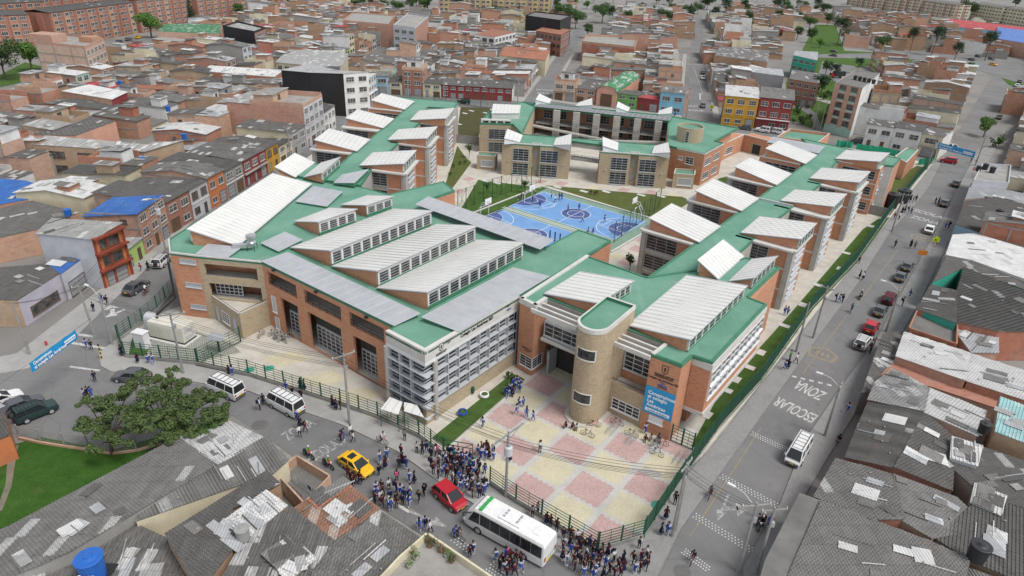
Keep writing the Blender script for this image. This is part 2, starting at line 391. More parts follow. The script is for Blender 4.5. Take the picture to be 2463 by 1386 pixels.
b=NB('worn_road_paint');p=b.pos();f=b.ramp(b.noise(p,2.0,6,.8),.40,.56);M_MARKW=b.fin(b.mix(f,(.42,.42,.41),(.19,.19,.188)),.85)
b=NB('yellow_road_paint');f=b.ramp(b.noise(b.pos(),1.8,5,.75),.4,.62)
M_MARKY=b.fin(b.mix(f,(.30,.24,.11),(.19,.18,.16)),.8)
M_COURT=m_plain('court_blue',(.15,.31,.58),.6,.12,.5,dirt=.15)
M_COURTD=m_plain('court_dark_blue',(.06,.095,.26),.6,.07,.5)
M_COURTG=m_plain('court_green',(.19,.29,.22),.7,.12,.5)
M_LINE=m_plain('line_white',(.72,.73,.74),.7,.05,1)
M_CREAM=m_plain('cream_enamel',(.62,.60,.52),.4,.06,.7)
M_BANNER=m_plain('banner_blue',(.012,.27,.56),.5,.05,.3)
M_INK=m_plain('dark_lettering',(.02,.018,.018),.6,.05,1)
M_INKB=m_plain('blue_lettering',(.03,.08,.35),.6,.05,1)
M_WHT=m_plain('white_lettering',(.80,.80,.80),.6,.03,1)
# ------------------------------------------------------------------ ground, roads, pavements
def sheet(name,pts,z,mat,px=True,zsrc=0.0):
 mb=MB();q=[P(x,y,zsrc)for x,y in pts]if px else[Vector((x,y,0))for x,y in pts]
 ar=sum(q[i].x*q[(i+1)%len(q)].y-q[(i+1)%len(q)].x*q[i].y for i in range(len(q)))
 if ar<0:q=q[::-1]
 mb.poly([(a.x,a.y,z)for a in q]);return structure(mb,name,mat)
def slab(name,pts,z,mat,px=True,skirt=None):
# a raised sheet with a real kerb face
 mb=MB();q=[P(x,y,z)for x,y in pts]if px else[Vector((x,y,0))for x,y in pts]
 mb.prism([(a.x,a.y)for a in q],-.02,z,1,0);return structure(mb,name,[mat,M_KERB])
b=NB('urban_ground');p=b.pos()
f=b.ramp(b.noise(p,.05,5,.6),.35,.65);col=b.mix(f,(.15,.145,.135),(.235,.225,.21))
f=b.ramp(b.noise(p,.4,5,.7),.5,.7);col=b.mix(b.math('MULTIPLY',f,.4),col,(.17,.15,.13));M_GROUND=b.fin(col,.9)
mb=MB();mb.poly([(-2500,-300,-.03),(2500,-300,-.03),(2500,4200,-.03),(-2500,4200,-.03)]);structure(mb,'ground',M_GROUND)
# south street, the crossing with the west street, and the west street
sheet('road',[(0,880),(90,868),(180,805),(245,742),(330,665),(405,590),(560,430),(720,330),(800,270),(905,222),(958,222),(880,290),(800,345),(610,470),(505,600),(437,745),(330,780),(232,862),(243,884),(266,898),(413,915),(598,943),(740,997),(820,1024),(954,1088),(1052,1159),(1230,1274),(1358,1354),(1460,1420),(1200,1430),(1060,1320),(1015,1286),(911,1219),(783,1155),(639,1050),(560,1000),(440,1060),(270,1095),(30,1042),(-80,1060),(-120,900)],.004,ASPH)
# north street and the two roads running away from it
sheet('road',[(905,222),(1000,226),(1245,243),(1310,243),(1700,268),(1800,305),(2040,350),(2245,393),(2235,450),(2180,420),(2020,372),(1800,332),(1640,296),(1290,268),(1060,258),(940,250)],.006,ASPH)
sheet('road',[(1262,246),(1318,168),(1345,130),(1366,100),(1392,60),(1412,60),(1394,100),(1372,130),(1350,166),(1318,246)],.008,ASPH)
sheet('road',[(1652,272),(1657,200),(1660,130),(1666,70),(1672,40),(1690,40),(1690,70),(1692,130),(1698,200),(1712,282)],.008,ASPH)
# east street
sheet('road',[(1570,1420),(1640,1271),(1690,1202),(1768,1091),(1889,923),(1981,794),(2071,674),(2141,560),(2195,503),(2235,450),(2300,325),(2360,225),(2440,100),(2463,60),(2520,60),(2463,170),(2400,275),(2345,370),(2298,460),(2268,520),(2228,593),(2188,667),(2141,752),(2104,820),(2027,920),(1936,1054),(1875,1209),(1788,1360),(1760,1420)],.010,ASPH)
sheet('road',[(1360,1354),(1460,1420),(1570,1420),(1590,1386)],.0125,ASPH)
# pavements (0.12 m up)
slab('pavement',[(237,850),(300,800),(330,775),(437,735),(470,880),(599,906),(820,977),(909,1009),(1008,1054),(1176,1167),(1240,1211),(1435,1327),(1470,1380),(1358,1350),(1230,1270),(1052,1155),(954,1084),(820,1020),(740,993),(598,940),(413,909),(266,893),(243,880)],.12,M_PAVE)
slab('pavement',[(1435,1327),(1546,1295),(1640,1145),(1700,1090),(2243,390),(2262,392),(2235,447),(2195,499),(2141,556),(2071,670),(1981,790),(1889,919),(1768,1087),(1690,1198),(1640,1267),(1560,1420),(1480,1400)],.12,M_PAVER)
slab('pavement',[(1790,1420),(1788,1364),(1875,1213),(1936,1058),(2027,924),(2104,824),(2141,756),(2188,670),(2228,597),(2268,524),(2298,464),(2345,374),(2420,310),(2330,480),(2215,720),(2080,955),(1930,1200),(1840,1420)],.12,M_PAVER)
slab('pavement',[(-40,905),(70,885),(180,812),(245,748),(330,668),(405,592),(560,432),(550,415),(395,570),(320,640),(235,700),(40,850),(-60,870)],.12,M_PAVE)
slab('pavement',[(639,1053),(783,1158),(911,1222),(1015,1289),(1180,1420),(1140,1420),(990,1300),(880,1232),(760,1168),(620,1062)],.12,M_CONCD)
slab('pavement',[(905,218),(1000,222),(1235,239),(1230,231),(1000,212),(905,208)],.12,m_paving('red_paving',(.33,.21,.17),(.28,.2,.17),1.2,.6,.04,.15,0))
slab('pavement',[(1322,243),(1354,166),(1376,130),(1382,130),(1362,166),(1335,240),(1480,262),(1640,278),(1640,283),(1480,268)],.12,M_PAVE)
slab('pavement',[(1225,240),(1258,246),(1314,168),(1341,130),(1332,130),(1302,168)],.12,M_PAVE)
slab('pavement',[(1640,270),(1646,200),(1652,130),(1643,130),(1634,200),(1626,268)],.12,M_PAVE)
slab('pavement',[(1716,282),(1702,200),(1696,130),(1706,130),(1714,200),(1732,284)],.12,M_PAVE)
# school grounds
sheet('school_yard',[(437,745),(340,790),(303,861),(476,879),(599,906),(820,977),(1008,1054),(1176,1167),(1435,1327),(1546,1295),(1640,1145),(1700,1090),(2243,395),(2060,360),(1850,330),(1290,268),(1080,258),(900,252),(780,350),(620,470),(500,610)],.125,M_WALK)
sheet('lawn',[(1662,1076),(1700,1005),(1735,940),(1800,868),(1890,768),(1985,658),(2075,553),(2112,528),(2140,524),(2060,634),(1955,746),(1832,920),(1740,1022),(1690,1085)],.14,M_GRASS)
sheet('lawn',[(1100,352),(1068,455),(1088,455),(1134,392),(1120,380)],.14,M_GRASSD)
for i_,(x,y)in enumerate(((1148,405),(1128,432),(1106,462),(1090,490),(1300,438),(1350,443),(1428,452),(1500,458),(1566,464),(1622,471),(1506,632),(1532,600),(1482,618),(1548,580))):
 o_=P(x,y);sheet('walkway_squares',[tuple((o_+Vector((math.cos(AX),math.sin(AX),0))*a_*2.6+Vector((math.sin(AX),-math.cos(AX),0))*b_*2.2)[:2])for a_,b_ in((-.5,-.5),(.5,-.5),(.5,.5),(-.5,.5))],.13+.0003*i_,M_PINK if i_%3 else M_YEL,False)
sheet('lawn',[(1108,258),(1180,262),(1150,330),(1098,328)],.14,M_SOIL)
sheet('lawn',[(1150,434),(1255,447),(1300,455),(1312,449),(1320,452),(1205,508),(1140,540),(1108,505)],.14,M_GRASS)
sheet('lawn',[(1312,447),(1400,455),(1640,475),(1665,485),(1640,500),(1560,525),(1500,505)],.14,M_GRASSD)
sheet('lawn',[(2120,505),(2150,430),(2205,400),(2228,405),(2140,520)],.14,M_GRASSD)
sheet('lawn',[(1725,432),(1758,423),(1790,438),(1745,452)],.14,M_GRASS)
# ball court
CO=P(1309,463);CX=(P(1427.6,494.7)-CO).normalized();CY=(P(1228,498)-CO).normalized()
CX=Vector((math.cos(R(-37.3)),math.sin(R(-37.3)),0));CY=Vector((CX.y,-CX.x,0))
def cp(a,b_):return(CO.x+CX.x*a+CY.x*b_,CO.y+CX.y*a+CY.y*b_)
def cbox(a0,b0,a1,b1):return[cp(a0,b0),cp(a1,b0),cp(a1,b1),cp(a0,b1)]
CL,CW=25.2,12.6
sheet('court_apron',cbox(-2.5,-2.2,CL+2.6,29),.135,M_COURTG,False)
for k,off in enumerate((0,CW+2.4)):
 sheet('ball_court',cbox(-.3,off,CL+.3,off+CW),.14,M_COURT,False)
 mb=MB();md=MB();yc=off+CW/2
 def seg(a0,b0,a1,b1,w=.11,z=.148):
  d=Vector((a1-a0,b1-b0));l=d.length;n_=Vector((-d.y,d.x))/l*w/2
  mb.poly([(*cp(a0+n_.x,b0+n_.y),z),(*cp(a1+n_.x,b1+n_.y),z),(*cp(a1-n_.x,b1-n_.y),z),(*cp(a0-n_.x,b0-n_.y),z)])
 def arc(ca,cb,r,t0,t1,w=.11,z=.148,n=28):
  for i in range(n):
   u,v=t0+(t1-t0)*i/n,t0+(t1-t0)*(i+1)/n
   mb.poly([(*cp(ca+(r+s_)*math.cos(t),cb+(r+s_)*math.sin(t)),z)for s_,t in((-w/2,u),(w/2,u),(w/2,v),(-w/2,v))])
 def fan(ca,cb,r,t0,t1,z=.144,n=28):
  md.poly([(*cp(ca+r*math.cos(t0+(t1-t0)*i/n),cb+r*math.sin(t0+(t1-t0)*i/n)),z)for i in range(n+1)])
 for s in((0,off,CL,off),(0,off+CW,CL,off+CW),(0,off,0,off+CW),(CL,off,CL,off+CW),(CL/2,off,CL/2,off+CW)):seg(*s)
 fan(CL/2,yc,3.0,0,2*math.pi);arc(CL/2,yc,3.0,0,2*math.pi);arc(CL/2,yc,1.7,0,2*math.pi)
 for a,sg in((0,1),(CL,-1)):
  h0=-math.pi/2 if sg>0 else math.pi/2
  fan(a,yc,4.2,h0,h0+math.pi)
  arc(a,yc,4.2,h0,h0+math.pi,.06);arc(a+sg*.9,yc,5.7,h0,h0+math.pi);arc(a+sg*5.2,yc,1.7,h0,h0+math.pi)
  seg(a,yc-1.9,a+sg*5.2,yc-1.9);seg(a,yc+1.9,a+sg*5.2,yc+1.9);seg(a+sg*5.2,yc-1.9,a+sg*5.2,yc+1.9);arc(a+sg*1.4,yc,1.2,h0,h0+math.pi)
 structure(mb,'court_markings',M_LINE);structure(md,'court_markings',M_COURTD)
sheet('court_strip',cbox(-.5,CW+.75,CL+.5,CW+1.05),.146,M_FASCIA,False);sheet('court_strip',cbox(-.5,CW+1.4,CL+.5,CW+1.7),.146,M_FASCIA,False)
slab('court_kerb',cbox(-2.8,-2.6,CL+3,-2.2),.3,M_FASCIA,False);slab('court_kerb',cbox(-2.9,-2.2,-2.5,26),.3,M_FASCIA,False);slab('court_kerb',cbox(CL+2.6,-2.2,CL+3,18),.3,M_FASCIA,False)
# front plaza: pink and yellow squares with toothed edges between grey bands
G0=P(1000+1480/3.732,1000+480/3.732)
GA=R(54.2);gu=Vector((math.cos(GA-math.pi/2),math.sin(GA-math.pi/2),0));gv=Vector((math.cos(GA),math.sin(GA),0));GS,GT=4.62,4.03
def gp(i,j):return G0+gu*(i*GS)-gv*(j*GT)
plaza=[P(*q)for q in((1104,1068),(1300,905),(1385,905),(1372,870),(1450,900),(1480,985),(1590,1040),(1650,1090),(1640,1145),(1546,1288),(1440,1318),(1180,1160))]
sheet('plaza',[(1075,1085),(1290,900),(1330,880),(1384,880),(1400,990),(1450,985),(1600,1050),(1665,1080),(1640,1140),(1546,1286),(1440,1316),(1250,1206),(1180,1160)],.13,M_GRYP)
def inside(p,poly):
 c=False;n=len(poly)
 for i in range(n):
  a,b_=poly[i],poly[i-1]
  if(a[1]>p[1])!=(b_[1]>p[1])and p[0]<(b_[0]-a[0])*(p[1]-a[1])/(b_[1]-a[1])+a[0]:c=not c
 return c
plz=[P(*q)for q in((1085,1082),(1292,902),(1335,885),(1384,888),(1398,990),(1450,990),(1600,1056),(1660,1085),(1638,1138),(1544,1284),(1440,1314),(1250,1204),(1180,1158))]
pm,ym=MB(),MB()
for i in range(-3,5):
 for j in range(-5,6):
  mbx=ym if(i+j)%2 else pm
  n_t=14;inn=.26
# rows of the toothed square, clipped to the plaza row by row
  for r_ in range(n_t*2):
   v0,v1=j+r_/(n_t*2),j+(r_+1)/(n_t*2)
   e=.085 if r_%2 else .06
   a0,a1=i+e,i+1-e
   k=12
   for q in range(k):
    u0,u1=a0+(a1-a0)*q/k,a0+(a1-a0)*(q+1)/k
    tv=.035 if q%2 else 0
    if r_ in(0,n_t*2-1)or(r_ in(1,n_t*2-2)and q%2):continue
    c_=gp((u0+u1)/2,(v0+v1)/2)
    if not inside(c_,plz):continue
    mbx.poly([(gp(u,v).x,gp(u,v).y,.134)for u,v in((u0,v0),(u0,v1),(u1,v1),(u1,v0))][::-1])
def merge_structure(mb,name,mat):
 for fi,f in enumerate(mb.f):
  a,b_,c_=(Vector(mb.v[i])for i in f[:3])
  if(b_-a).cross(c_-a).z<0:mb.f[fi]=f[::-1]
 return structure(mb,name,mat)
merge_structure(pm,'plaza_squares',M_PINK);merge_structure(ym,'plaza_squares',M_YEL)
# planted strip by the glazed front
slab('planting_bed',[(1040,1052),(1075,1075),(1262,912),(1232,898)],.3,M_GRASS)
# west forecourt of pavers
sheet('forecourt',[(585,850),(640,800),(740,850),(935,945),(905,1000),(820,972),(700,935),(590,900)],.132,M_WALK)
for c_ in((690,872),(780,920),(860,960)):
 sheet('forecourt_squares',[(c_[0]-62,c_[1]-8),(c_[0]+18,c_[1]-28),(c_[0]+62,c_[1]-6),(c_[0]-18,c_[1]+14)],.136,M_YEL)
sheet('gravel_yard',[(345,800),(420,770),(470,800),(560,830),(580,850),(470,872),(330,850)],.133,m_paving('grass_pavers',(.36,.36,.34),(.16,.17,.12),.3,.3,.05,.1,-AX))
sheet('lawn',[(318,815),(375,790),(352,858),(310,855)],.137,M_GRASS)
# waste lawn in the left foreground
sheet('lawn',[(-120,1080),(40,1068),(100,1052),(265,1085),(420,1040),(500,1030),(440,1080),(100,1230),(-60,1300),(-150,1200)],.05,M_GRASSV)
sheet('worn_path',[(20,1085),(45,1070),(36,1120),(28,1170),(5,1230),(-8,1230),(14,1165)],.056,m_plain('path_soil',(.17,.15,.11),.9,.2,1))
sheet('park_lawn',[(1895,285),(1890,200),(1930,120),(1960,60),(2010,60),(2030,120),(2040,180),(2030,200),(2000,260),(2005,298),(1960,312)],.03,M_GRASS)
sheet('park_lawn',[(1968,168),(1978,120),(2100,126),(2285,146),(2290,158),(2150,150),(2040,166)],.034,M_GRASS);sheet('park_lawn',[(2400,178),(2500,205),(2500,232),(2425,204)],.034,M_GRASS)
sheet('park_path',[(1962,312),(1950,280),(1925,262),(1900,258),(1900,250),(1935,254),(1962,272),(1978,312)],.04,ASPH)
sheet('park_path',[(1900,255),(1960,240),(2020,258),(2020,250),(1960,232),(1900,247)],.041,M_PAVE)
sheet('park_court',[(1965,190),(1978,148),(2058,160),(2045,200)],.044,ASPH)
sheet('avenue',[(1960,139),(2200,143),(2320,160),(2500,215),(2500,190),(2380,138),(2210,126),(1970,131)],.045,ASPH)
sheet('park_lawn',[(235,150),(300,118),(350,100),(420,84),(440,92),(300,145),(270,160)],.03,M_GRASS)
sheet('road',[(255,120),(300,108),(420,72),(600,30),(640,28),(640,36),(430,90),(300,130),(262,140)],.035,ASPH)
sheet('park_lawn',[(0,180),(60,150),(100,160),(90,190),(0,210)],.03,M_GRASS)
# ------------------------------------------------------------------ lettering
def text_obj(txt,size,mat,parent,origin,xdir,ydir,name='lettering',align='CENTER',depth=.015,bold=0.0,shear=0.0):
 cu=bpy.data.curves.new('lettering','FONT');cu.body=txt;cu.size=size;cu.align_x=align;cu.extrude=depth;cu.offset=bold;cu.shear=shear;cu.space_line=.92
 t=bpy.data.objects.new('lettering',cu);COL.objects.link(t);bpy.context.view_layer.update()
 me=bpy.data.meshes.new_from_object(t.evaluated_get(bpy.context.evaluated_depsgraph_get()));bpy.data.objects.remove(t)
 x,y=Vector(xdir).normalized(),Vector(ydir).normalized();z=x.cross(y)
 M=Matrix((x,y,z)).transposed().to_4x4();M.translation=Vector(origin)
 if parent is not None and parent.name in WMX:M=WMX[parent.name].inverted()@M
 me.transform(M);me.materials.clear();me.materials.append(mat)
 o=bpy.data.objects.new(name,me);COL.objects.link(o)
 if parent is not None:
  o.parent=parent
  if parent.name in WMX:WMX[o.name]=WMX[parent.name]
 return o
# ------------------------------------------------------------------ school building kit
ZR=9.9
def frame_of(A,B):
 u=Vector((B[0]-A[0],B[1]-A[1],0));L=u.length;u/=L
 n=Vector((u.y,-u.x,0))
 return u,n,L
def window(T,A,B,u0,u1,z0,z1,nx=2,ny=3,fr=.06,name='window',mat=None,glass=None,out=.03,sill=True,louvre=0,mull=None,pane=True):
 u,n,L=frame_of(A,B);O=Vector((A[0],A[1],0))+n*.004
 f=MB();w=u1-u0;h=z1-z0;q=lambda a,z:O+u*a+Vector((0,0,z))
 d=n*(out+.03)
 for a in(u0,u1-fr):f.obox(q(a,z0),u*fr,d,(0,0,h))
 for z in(z0,z1-fr):f.obox(q(u0+fr,z),u*(w-2*fr),d,(0,0,fr))
 mw=mull or fr*.75
 for i in range(1,nx):f.obox(q(u0+w*i/nx-mw/2,z0+fr),u*mw,d*.8,(0,0,h-2*fr))
 for j in range(1,ny):f.obox(q(u0+fr,z0+h*j/ny-mw/2),u*(w-2*fr),d*.7,(0,0,mw))
 if sill:f.obox(q(u0-.06,z0-.1),u*(w+.12),n*(out+.12),(0,0,.1))
 for k in range(louvre):
  z=z0+h*(k+.5)/louvre;f.obox(q(u0,z),u*w,n*.32+Vector((0,0,-.1)),(0,0,.06))
 o=f.build(name,mat or M_FRAME,T)
 if pane:
  g=MB();g.obox(q(u0+fr*.5,z0+fr*.5),u*(w-fr),n*(.012),(0,0,h-fr));g.build('pane',glass or M_GLASS,o)
 return o
def wall_open(mb,A,B,z0,z1,th,holes,m=0,rev=0):
# wall from A to B (thickness inward) with rectangular openings (u0,u1,z0,z1) cut clean through
 u,n,L=frame_of(A,B);O=Vector((A[0],A[1],0))
 us=sorted({0.0,L,*[h[0]for h in holes],*[h[1]for h in holes]});zs=sorted({z0,z1,*[h[2]for h in holes],*[h[3]for h in holes]})
 q=lambda a,z,k=0:O+u*a-n*(th*k)+Vector((0,0,z))
 isin=lambda a,z:any(h[0]<a<h[1]and h[2]<z<h[3]for h in holes)
 for a,b_ in zip(us,us[1:]):
  for c,d in zip(zs,zs[1:]):
   if isin((a+b_)/2,(c+d)/2):continue
   mb.poly([q(a,c),q(b_,c),q(b_,d),q(a,d)],m);mb.poly([q(b_,c,1),q(a,c,1),q(a,d,1),q(b_,d,1)],m)
 for h in holes:
  a,b_,c,d=h
  mb.poly([q(a,c),q(a,d),q(a,d,1),q(a,c,1)],rev);mb.poly([q(b_,d),q(b_,c),q(b_,c,1),q(b_,d,1)],rev)
  mb.poly([q(a,d),q(b_,d),q(b_,d,1),q(a,d,1)],rev);mb.poly([q(b_,c),q(a,c),q(a,c,1),q(b_,c,1)],rev)
 mb.poly([q(0,z1),q(L,z1),q(L,z1,1),q(0,z1,1)],m);mb.poly([q(0,z0),q(0,z1),q(0,z1,1),q(0,z0,1)],m);mb.poly([q(L,z1),q(L,z0),q(L,z0,1),q(L,z1,1)],m)
def roof_deck(T,pts,z,par=.14,pw=.22,pout=.02,name='roof',mat=None,pm=None,thick=.3):
# flat membrane roof with a low upstand all round
 n=len(pts);ar=sum(pts[i][0]*pts[(i+1)%n][1]-pts[(i+1)%n][0]*pts[i][1]for i in range(n))
 if ar<0:pts=pts[::-1]
 pts=[Vector((p[0],p[1],0))for p in pts]
 mb=MB();mb.prism(pts,z-thick,z,1,0)
 r=mb.build(name,[mat or M_GREEN,M_GREENC],T)
 k=MB()
 for i in range(n):
  a,b_=pts[i],pts[(i+1)%n];u=(b_-a).normalized();nn=Vector((u.y,-u.x,0))
  k.obox(a+nn*pout+Vector((0,0,z-.25)),(b_-a)+u*.02,-nn*pw,(0,0,par+.25+i*.0007),0,1)
 k.build('parapet',[pm or M_GREENC,M_GREENC if pm is None else M_FASCIA],r)
 return r
def monitor(T,L1,L2,H1,H2,zl,zh,z0,nwin=0,clere=M_FASCIA,brick=M_BRICK,base=M_GREENC,over=.22,back=True,ny=4,nx=1):
# lean-to roof light: low edge L1-L2, high edge H1-H2 carrying a clerestory; brick cheeks
 L1,L2,H1,H2=[Vector((p[0],p[1],0))for p in(L1,L2,H1,H2)]
 up_=Vector((0,0,1));cheeks=[]
 for a,b_ in((L1,H1),(L2,H2)):
  wl=MB();cheeks.append(wl)
  c=(L1+L2+H1+H2)/4;ins=(c-(a+b_)/2).normalized()*.2
  pts=[a,b_,b_+ins,a+ins]
  wl.prism(pts,z0,[zl-.05,zh-.05,zh-.05,zl-.05])
# back wall under the high edge
 A,B=H1,H2;u,n,L=frame_of(A,B)
 if(A-L1).dot(n)<0:A,B=B,A;u,n,L=frame_of(A,B)
 k=MB();base_h=.55 if zh-z0>1.8 else .25
 k.obox(A-n*.2+up_*z0,u*L,n*.2,up_*base_h,1);k.obox(A-n*.14+up_*(z0+base_h),u*L,n*.1,up_*(zh-.05-z0-base_h),2)
 k.obox(A-n*.2+up_*(zh-.3),u*L,n*.2,up_*.24,0)
 nw=nwin or max(2,round(L/1.9))
 for i in range(nw+1):
  k.obox(A-n*.2+u*(i*(L-.22)/nw)+up_*(z0+base_h),u*.22,n*.24,up_*(zh-.3-z0-base_h),0)
 mon=k.build('roof_light',[clere,base,M_FRAMED],T)
 for wl in cheeks:wl.build('brick_cheek',brick,mon)
 for i in range(nw):
  a=i*(L-.22)/nw+.26;b_=(i+1)*(L-.22)/nw-.04
  window(mon,A-n*.04,B-n*.04,a,b_,z0+base_h+.04,zh-.32,nx,ny if zh-z0>1.8 else 2,.045,'window',M_BARW,None,.0,False,pane=False)
  g=MB();g.obox(A-n*.038+u*(a+.03)+up_*(z0+base_h+.06),u*(b_-a-.06),n*.02,up_*(zh-.4-z0-base_h));g.build('pane',M_GLASS,mon)
# sheet roof, overhanging, with standing seams
 du=(L2-L1).normalized();dv=((H1-L1)+(H2-L2))/2;dvn=dv.normalized()
 r=MB();sl=(zh-zl)/dv.length
 a,b_,c,d=L1-du*over-dvn*over,L2+du*over-dvn*over,H2+du*over+dvn*over,H1-du*over+dvn*over
 pts=[(a.x,a.y),(b_.x,b_.y),(c.x,c.y),(d.x,d.y)];zz=[zl-sl*over,zl-sl*over,zh+sl*over,zh+sl*over]
 A_=[V2(p,z)for p,z in zip(pts,zz)];Bt=[p+up_*.14 for p in A_]
 ar=sum(pts[i][0]*pts[(i+1)%4][1]-pts[(i+1)%4][0]*pts[i][1]for i in range(4))
 if ar<0:A_,Bt=A_[::-1],Bt[::-1]
 r.poly(Bt,0);r.poly(A_[::-1],1)
 for i in range(4):j=(i+1)%4;r.poly([A_[i],A_[j],Bt[j],Bt[i]],1)
 W_=(L2-L1).length+2*over;ns=int(W_/.98)
 for i in range(1,ns):
  t=i/ns;p0=V2(a.lerp(b_,t),zz[0]+.14);p1=V2(d.lerp(c,t),zz[2]+.14)
  r.obox(p0-du*.03,du*.06,p1-p0,(0,0,.05),0)
 for p0,p1 in((a,d),(b_,c)):
  r.bar(V2(p0,zz[0]+.13),V2(p1,zz[2]+.13),.16,.12,2)
 r.bar(V2(a,zz[0]+.12),V2(b_,zz[0]+.12),.16,.12,2)
 r.build('sheet_roof',[M_WHITE,M_GUTTER,M_EDGE],mon)
 return mon
def panel(T,pts,nx,ny,name='rooflight_panel',curb=M_GREENC,mat=None,thick=.08,lift=None):
# flat translucent panel with glazing bars, given by four corners at their heights
 a,b_,c,d=[Vector(p)for p in pts];mb=MB();n=(b_-a).cross(d-a).normalized()
 if n.z<0:b_,d=d,b_;nx,ny=ny,nx;n=-n
 top=[p+n*thick for p in(a,b_,c,d)]
 L,W_=(b_-a).length,(d-a).length
 mb.poly(top,0,[(0,0),(L,0),(L,W_),(0,W_)]);mb.poly([a,d,c,b_],0)
 for i in range(4):j=(i+1)%4;q=[a,b_,c,d];mb.poly([q[i],q[j],top[j],top[i]],1)
 for i in range(nx+1):
  t=i/nx;p0,p1=top[0].lerp(top[1],t),top[3].lerp(top[2],t);mb.bar(p0,p1,.09,.05,1)
 for i in range(ny+1):
  t=i/ny;p0,p1=top[0].lerp(top[3],t),top[1].lerp(top[2],t);mb.bar(p0,p1,.06,.04,1)
 o=mb.build(name,[mat or M_POLY,M_FRAME],T)
 if curb:
  k=MB()
  q=[p for p in(a,b_,c,d)];ce=(a+b_+c+d)/4
  q=[p.lerp(ce,.03)for p in q];zb=lift if lift is not None else min(p.z for p in q)-.3
  for i in range(4):
   j=(i+1)%4;k.poly([(q[i].x,q[i].y,zb),(q[j].x,q[j].y,zb),q[j],q[i]])
  k.build('curb',curb,o)
 return o
def bay(T,O1,O2,I1,zr=10.2,side=1,brickfrac=.36,plain=False,mon=None,near_windows=True,outer=True):
# classroom block standing out from the spine
 O1,O2,I1=[Vector((p[0],p[1],0))for p in(O1,O2,I1)];d=O1-I1;I2=O2-d
 up_=Vector((0,0,1))
 mb=MB();c=(O1+I2)/2
 mb.prism([I1,O1,O2,I2],0,zr-.02,0,1)
 blk=mb.build('classroom_block',[M_BRICK,M_FASCIA],T)
# near wall: from camera side, A->B left to right
 A,B=(I1,O1)if side>0 else(O1,I1)
 u,n,L=frame_of(A,B)
 k=MB()
 if plain:
  k.obox(A-u*.05+n*.0+up_*(zr-.02),u*(L+.1),n*.12,up_*.22)
 else:
  k.obox(A-u*.1-n*.3+up_*(zr-.3),u*(L+.3),n*.75,up_*.3)
 for zb in(3.35,6.75):
  k.obox(A+n*.002+up_*zb,u*L,n*.03,up_*.28)
# outer end
 A2,B2=(O1,O2)if side>0 else(O2,O1)
 u2,n2,L2=frame_of(A2,B2)
 if not plain:k.obox(A2-u2*.1-n2*.4+up_*(zr-.302),u2*(L2+.3),n2*1.0,up_*.3)
 k.build('cornice',M_FASCIA,blk)
# concrete frame columns
 k=MB()
 co=O1;
 if not plain:
  uu=(u if side>0 else-u)
  k.obox(co-uu*.55+n*.0,uu*.55,n*.16,up_*(zr-.3))
  o2=(O2-O1).normalized();k.obox(O1-uu*-.0+o2*.002,o2*1.5,n2*.28,up_*(zr-.3));k.obox(O1+o2*1.7,o2*.5,n2*.16,up_*(zr-.3))
  k.build('concrete_column',M_CONC,blk)
 if near_windows:
  if plain:
   for zb in(1.0,4.4,7.75):window(blk,A,B,L*.16,L*.93,zb,zb+1.75,4,3,.08,'window',M_FRAME)
  else:
   w0,w1=(.5,L*(1-brickfrac))if side>0 else(.6,L*(1-brickfrac))
   kk=MB();kk.obox(A+n*.003+u*w0,u*(w1-w0),n*.025,up_*(zr-.35));kk.build('concrete_panel',M_CONC,blk)
   for zb in(.55,3.95,7.25):
    window(blk,A+n*.028,B+n*.028,w0+.15,w1-.1,zb,zb+2.45,3,5,.08,'window',M_FRAMED,None,.03)
 if outer and side>0 or(outer and not side>0):
# tall glazed strip with sun baffles on the outer end
  g0,g1=(2.3,L2*.78)
  for zb in((.5,3.8,7.1)if not plain else(.8,4.2,7.5)):
   window(blk,A2+n2*.01,B2+n2*.01,g0,g1,zb,zb+(2.75 if not plain else 1.6),3,4,.09,'window',M_FRAME,None,.06,True,3 if not plain else 1)
 return blk,(I1,O1,O2,I2)
# ================================================================== the front hall
def pz(x,y,z):q=P(x,y,z);return Vector((q.x,q.y,0))
FH=thing('school_hall','big school hall with green roof, white saw-tooth roof lights and glazed corner','school building',P(700,640,0))
Fz=lambda x,y:pz(x,y,ZR)
f_a,f_b,f_top,f_r1=Fz(408,609),Fz(405,577),Fz(655,419),Fz(799,442)
f_v,f_k,f_k2=Fz(935,468),Fz(1067,437),Fz(1094,459)
f_p,f_q=Fz(1390,553),Fz(1470,580);f_c1,f_c2=Fz(1030,481),Fz(1314,594)
f_g2,f_g1,f_g0=Fz(1250,716),Fz(1022,850),Fz(927,800)
f_o=Fz(630,632);f_t=Fz(475,617)
# main mass set back behind the open fronts
f_oe=Fz(946,786);ou,on,oL=frame_of(f_o,f_oe);bu,bn,bL=frame_of(f_t,f_o)
core=[f_a,f_b,f_top,Fz(720,426),Fz(855,446),f_v,f_k,f_k2,f_c1,f_c2,f_p,f_q,f_g2-on*0-(frame_of(f_g1,f_g2)[1])*.5,f_g1-(frame_of(f_g1,f_g2)[1])*.5-frame_of(f_g0,f_g1)[1]*.5,f_g0-frame_of(f_g0,f_g1)[1]*.5,f_oe-on*.5,f_oe-on*2.4,f_o-on*2.4-bn*2.2,f_t-bn*2.4,f_t]
mb=MB();mb.prism(core,0,ZR-.3,0);mb.build('brick_core',[M_BRICK],FH)
roofpts=[f_a,f_b,f_top,Fz(720,426),Fz(799,442),Fz(855,446),f_v,f_k,f_k2,f_c1,f_c2,f_p,f_q,f_g2,f_g1,f_g0,f_oe,f_o,f_t]
roof_deck(FH,roofpts,ZR,.1,.2,-.06,pm=None)
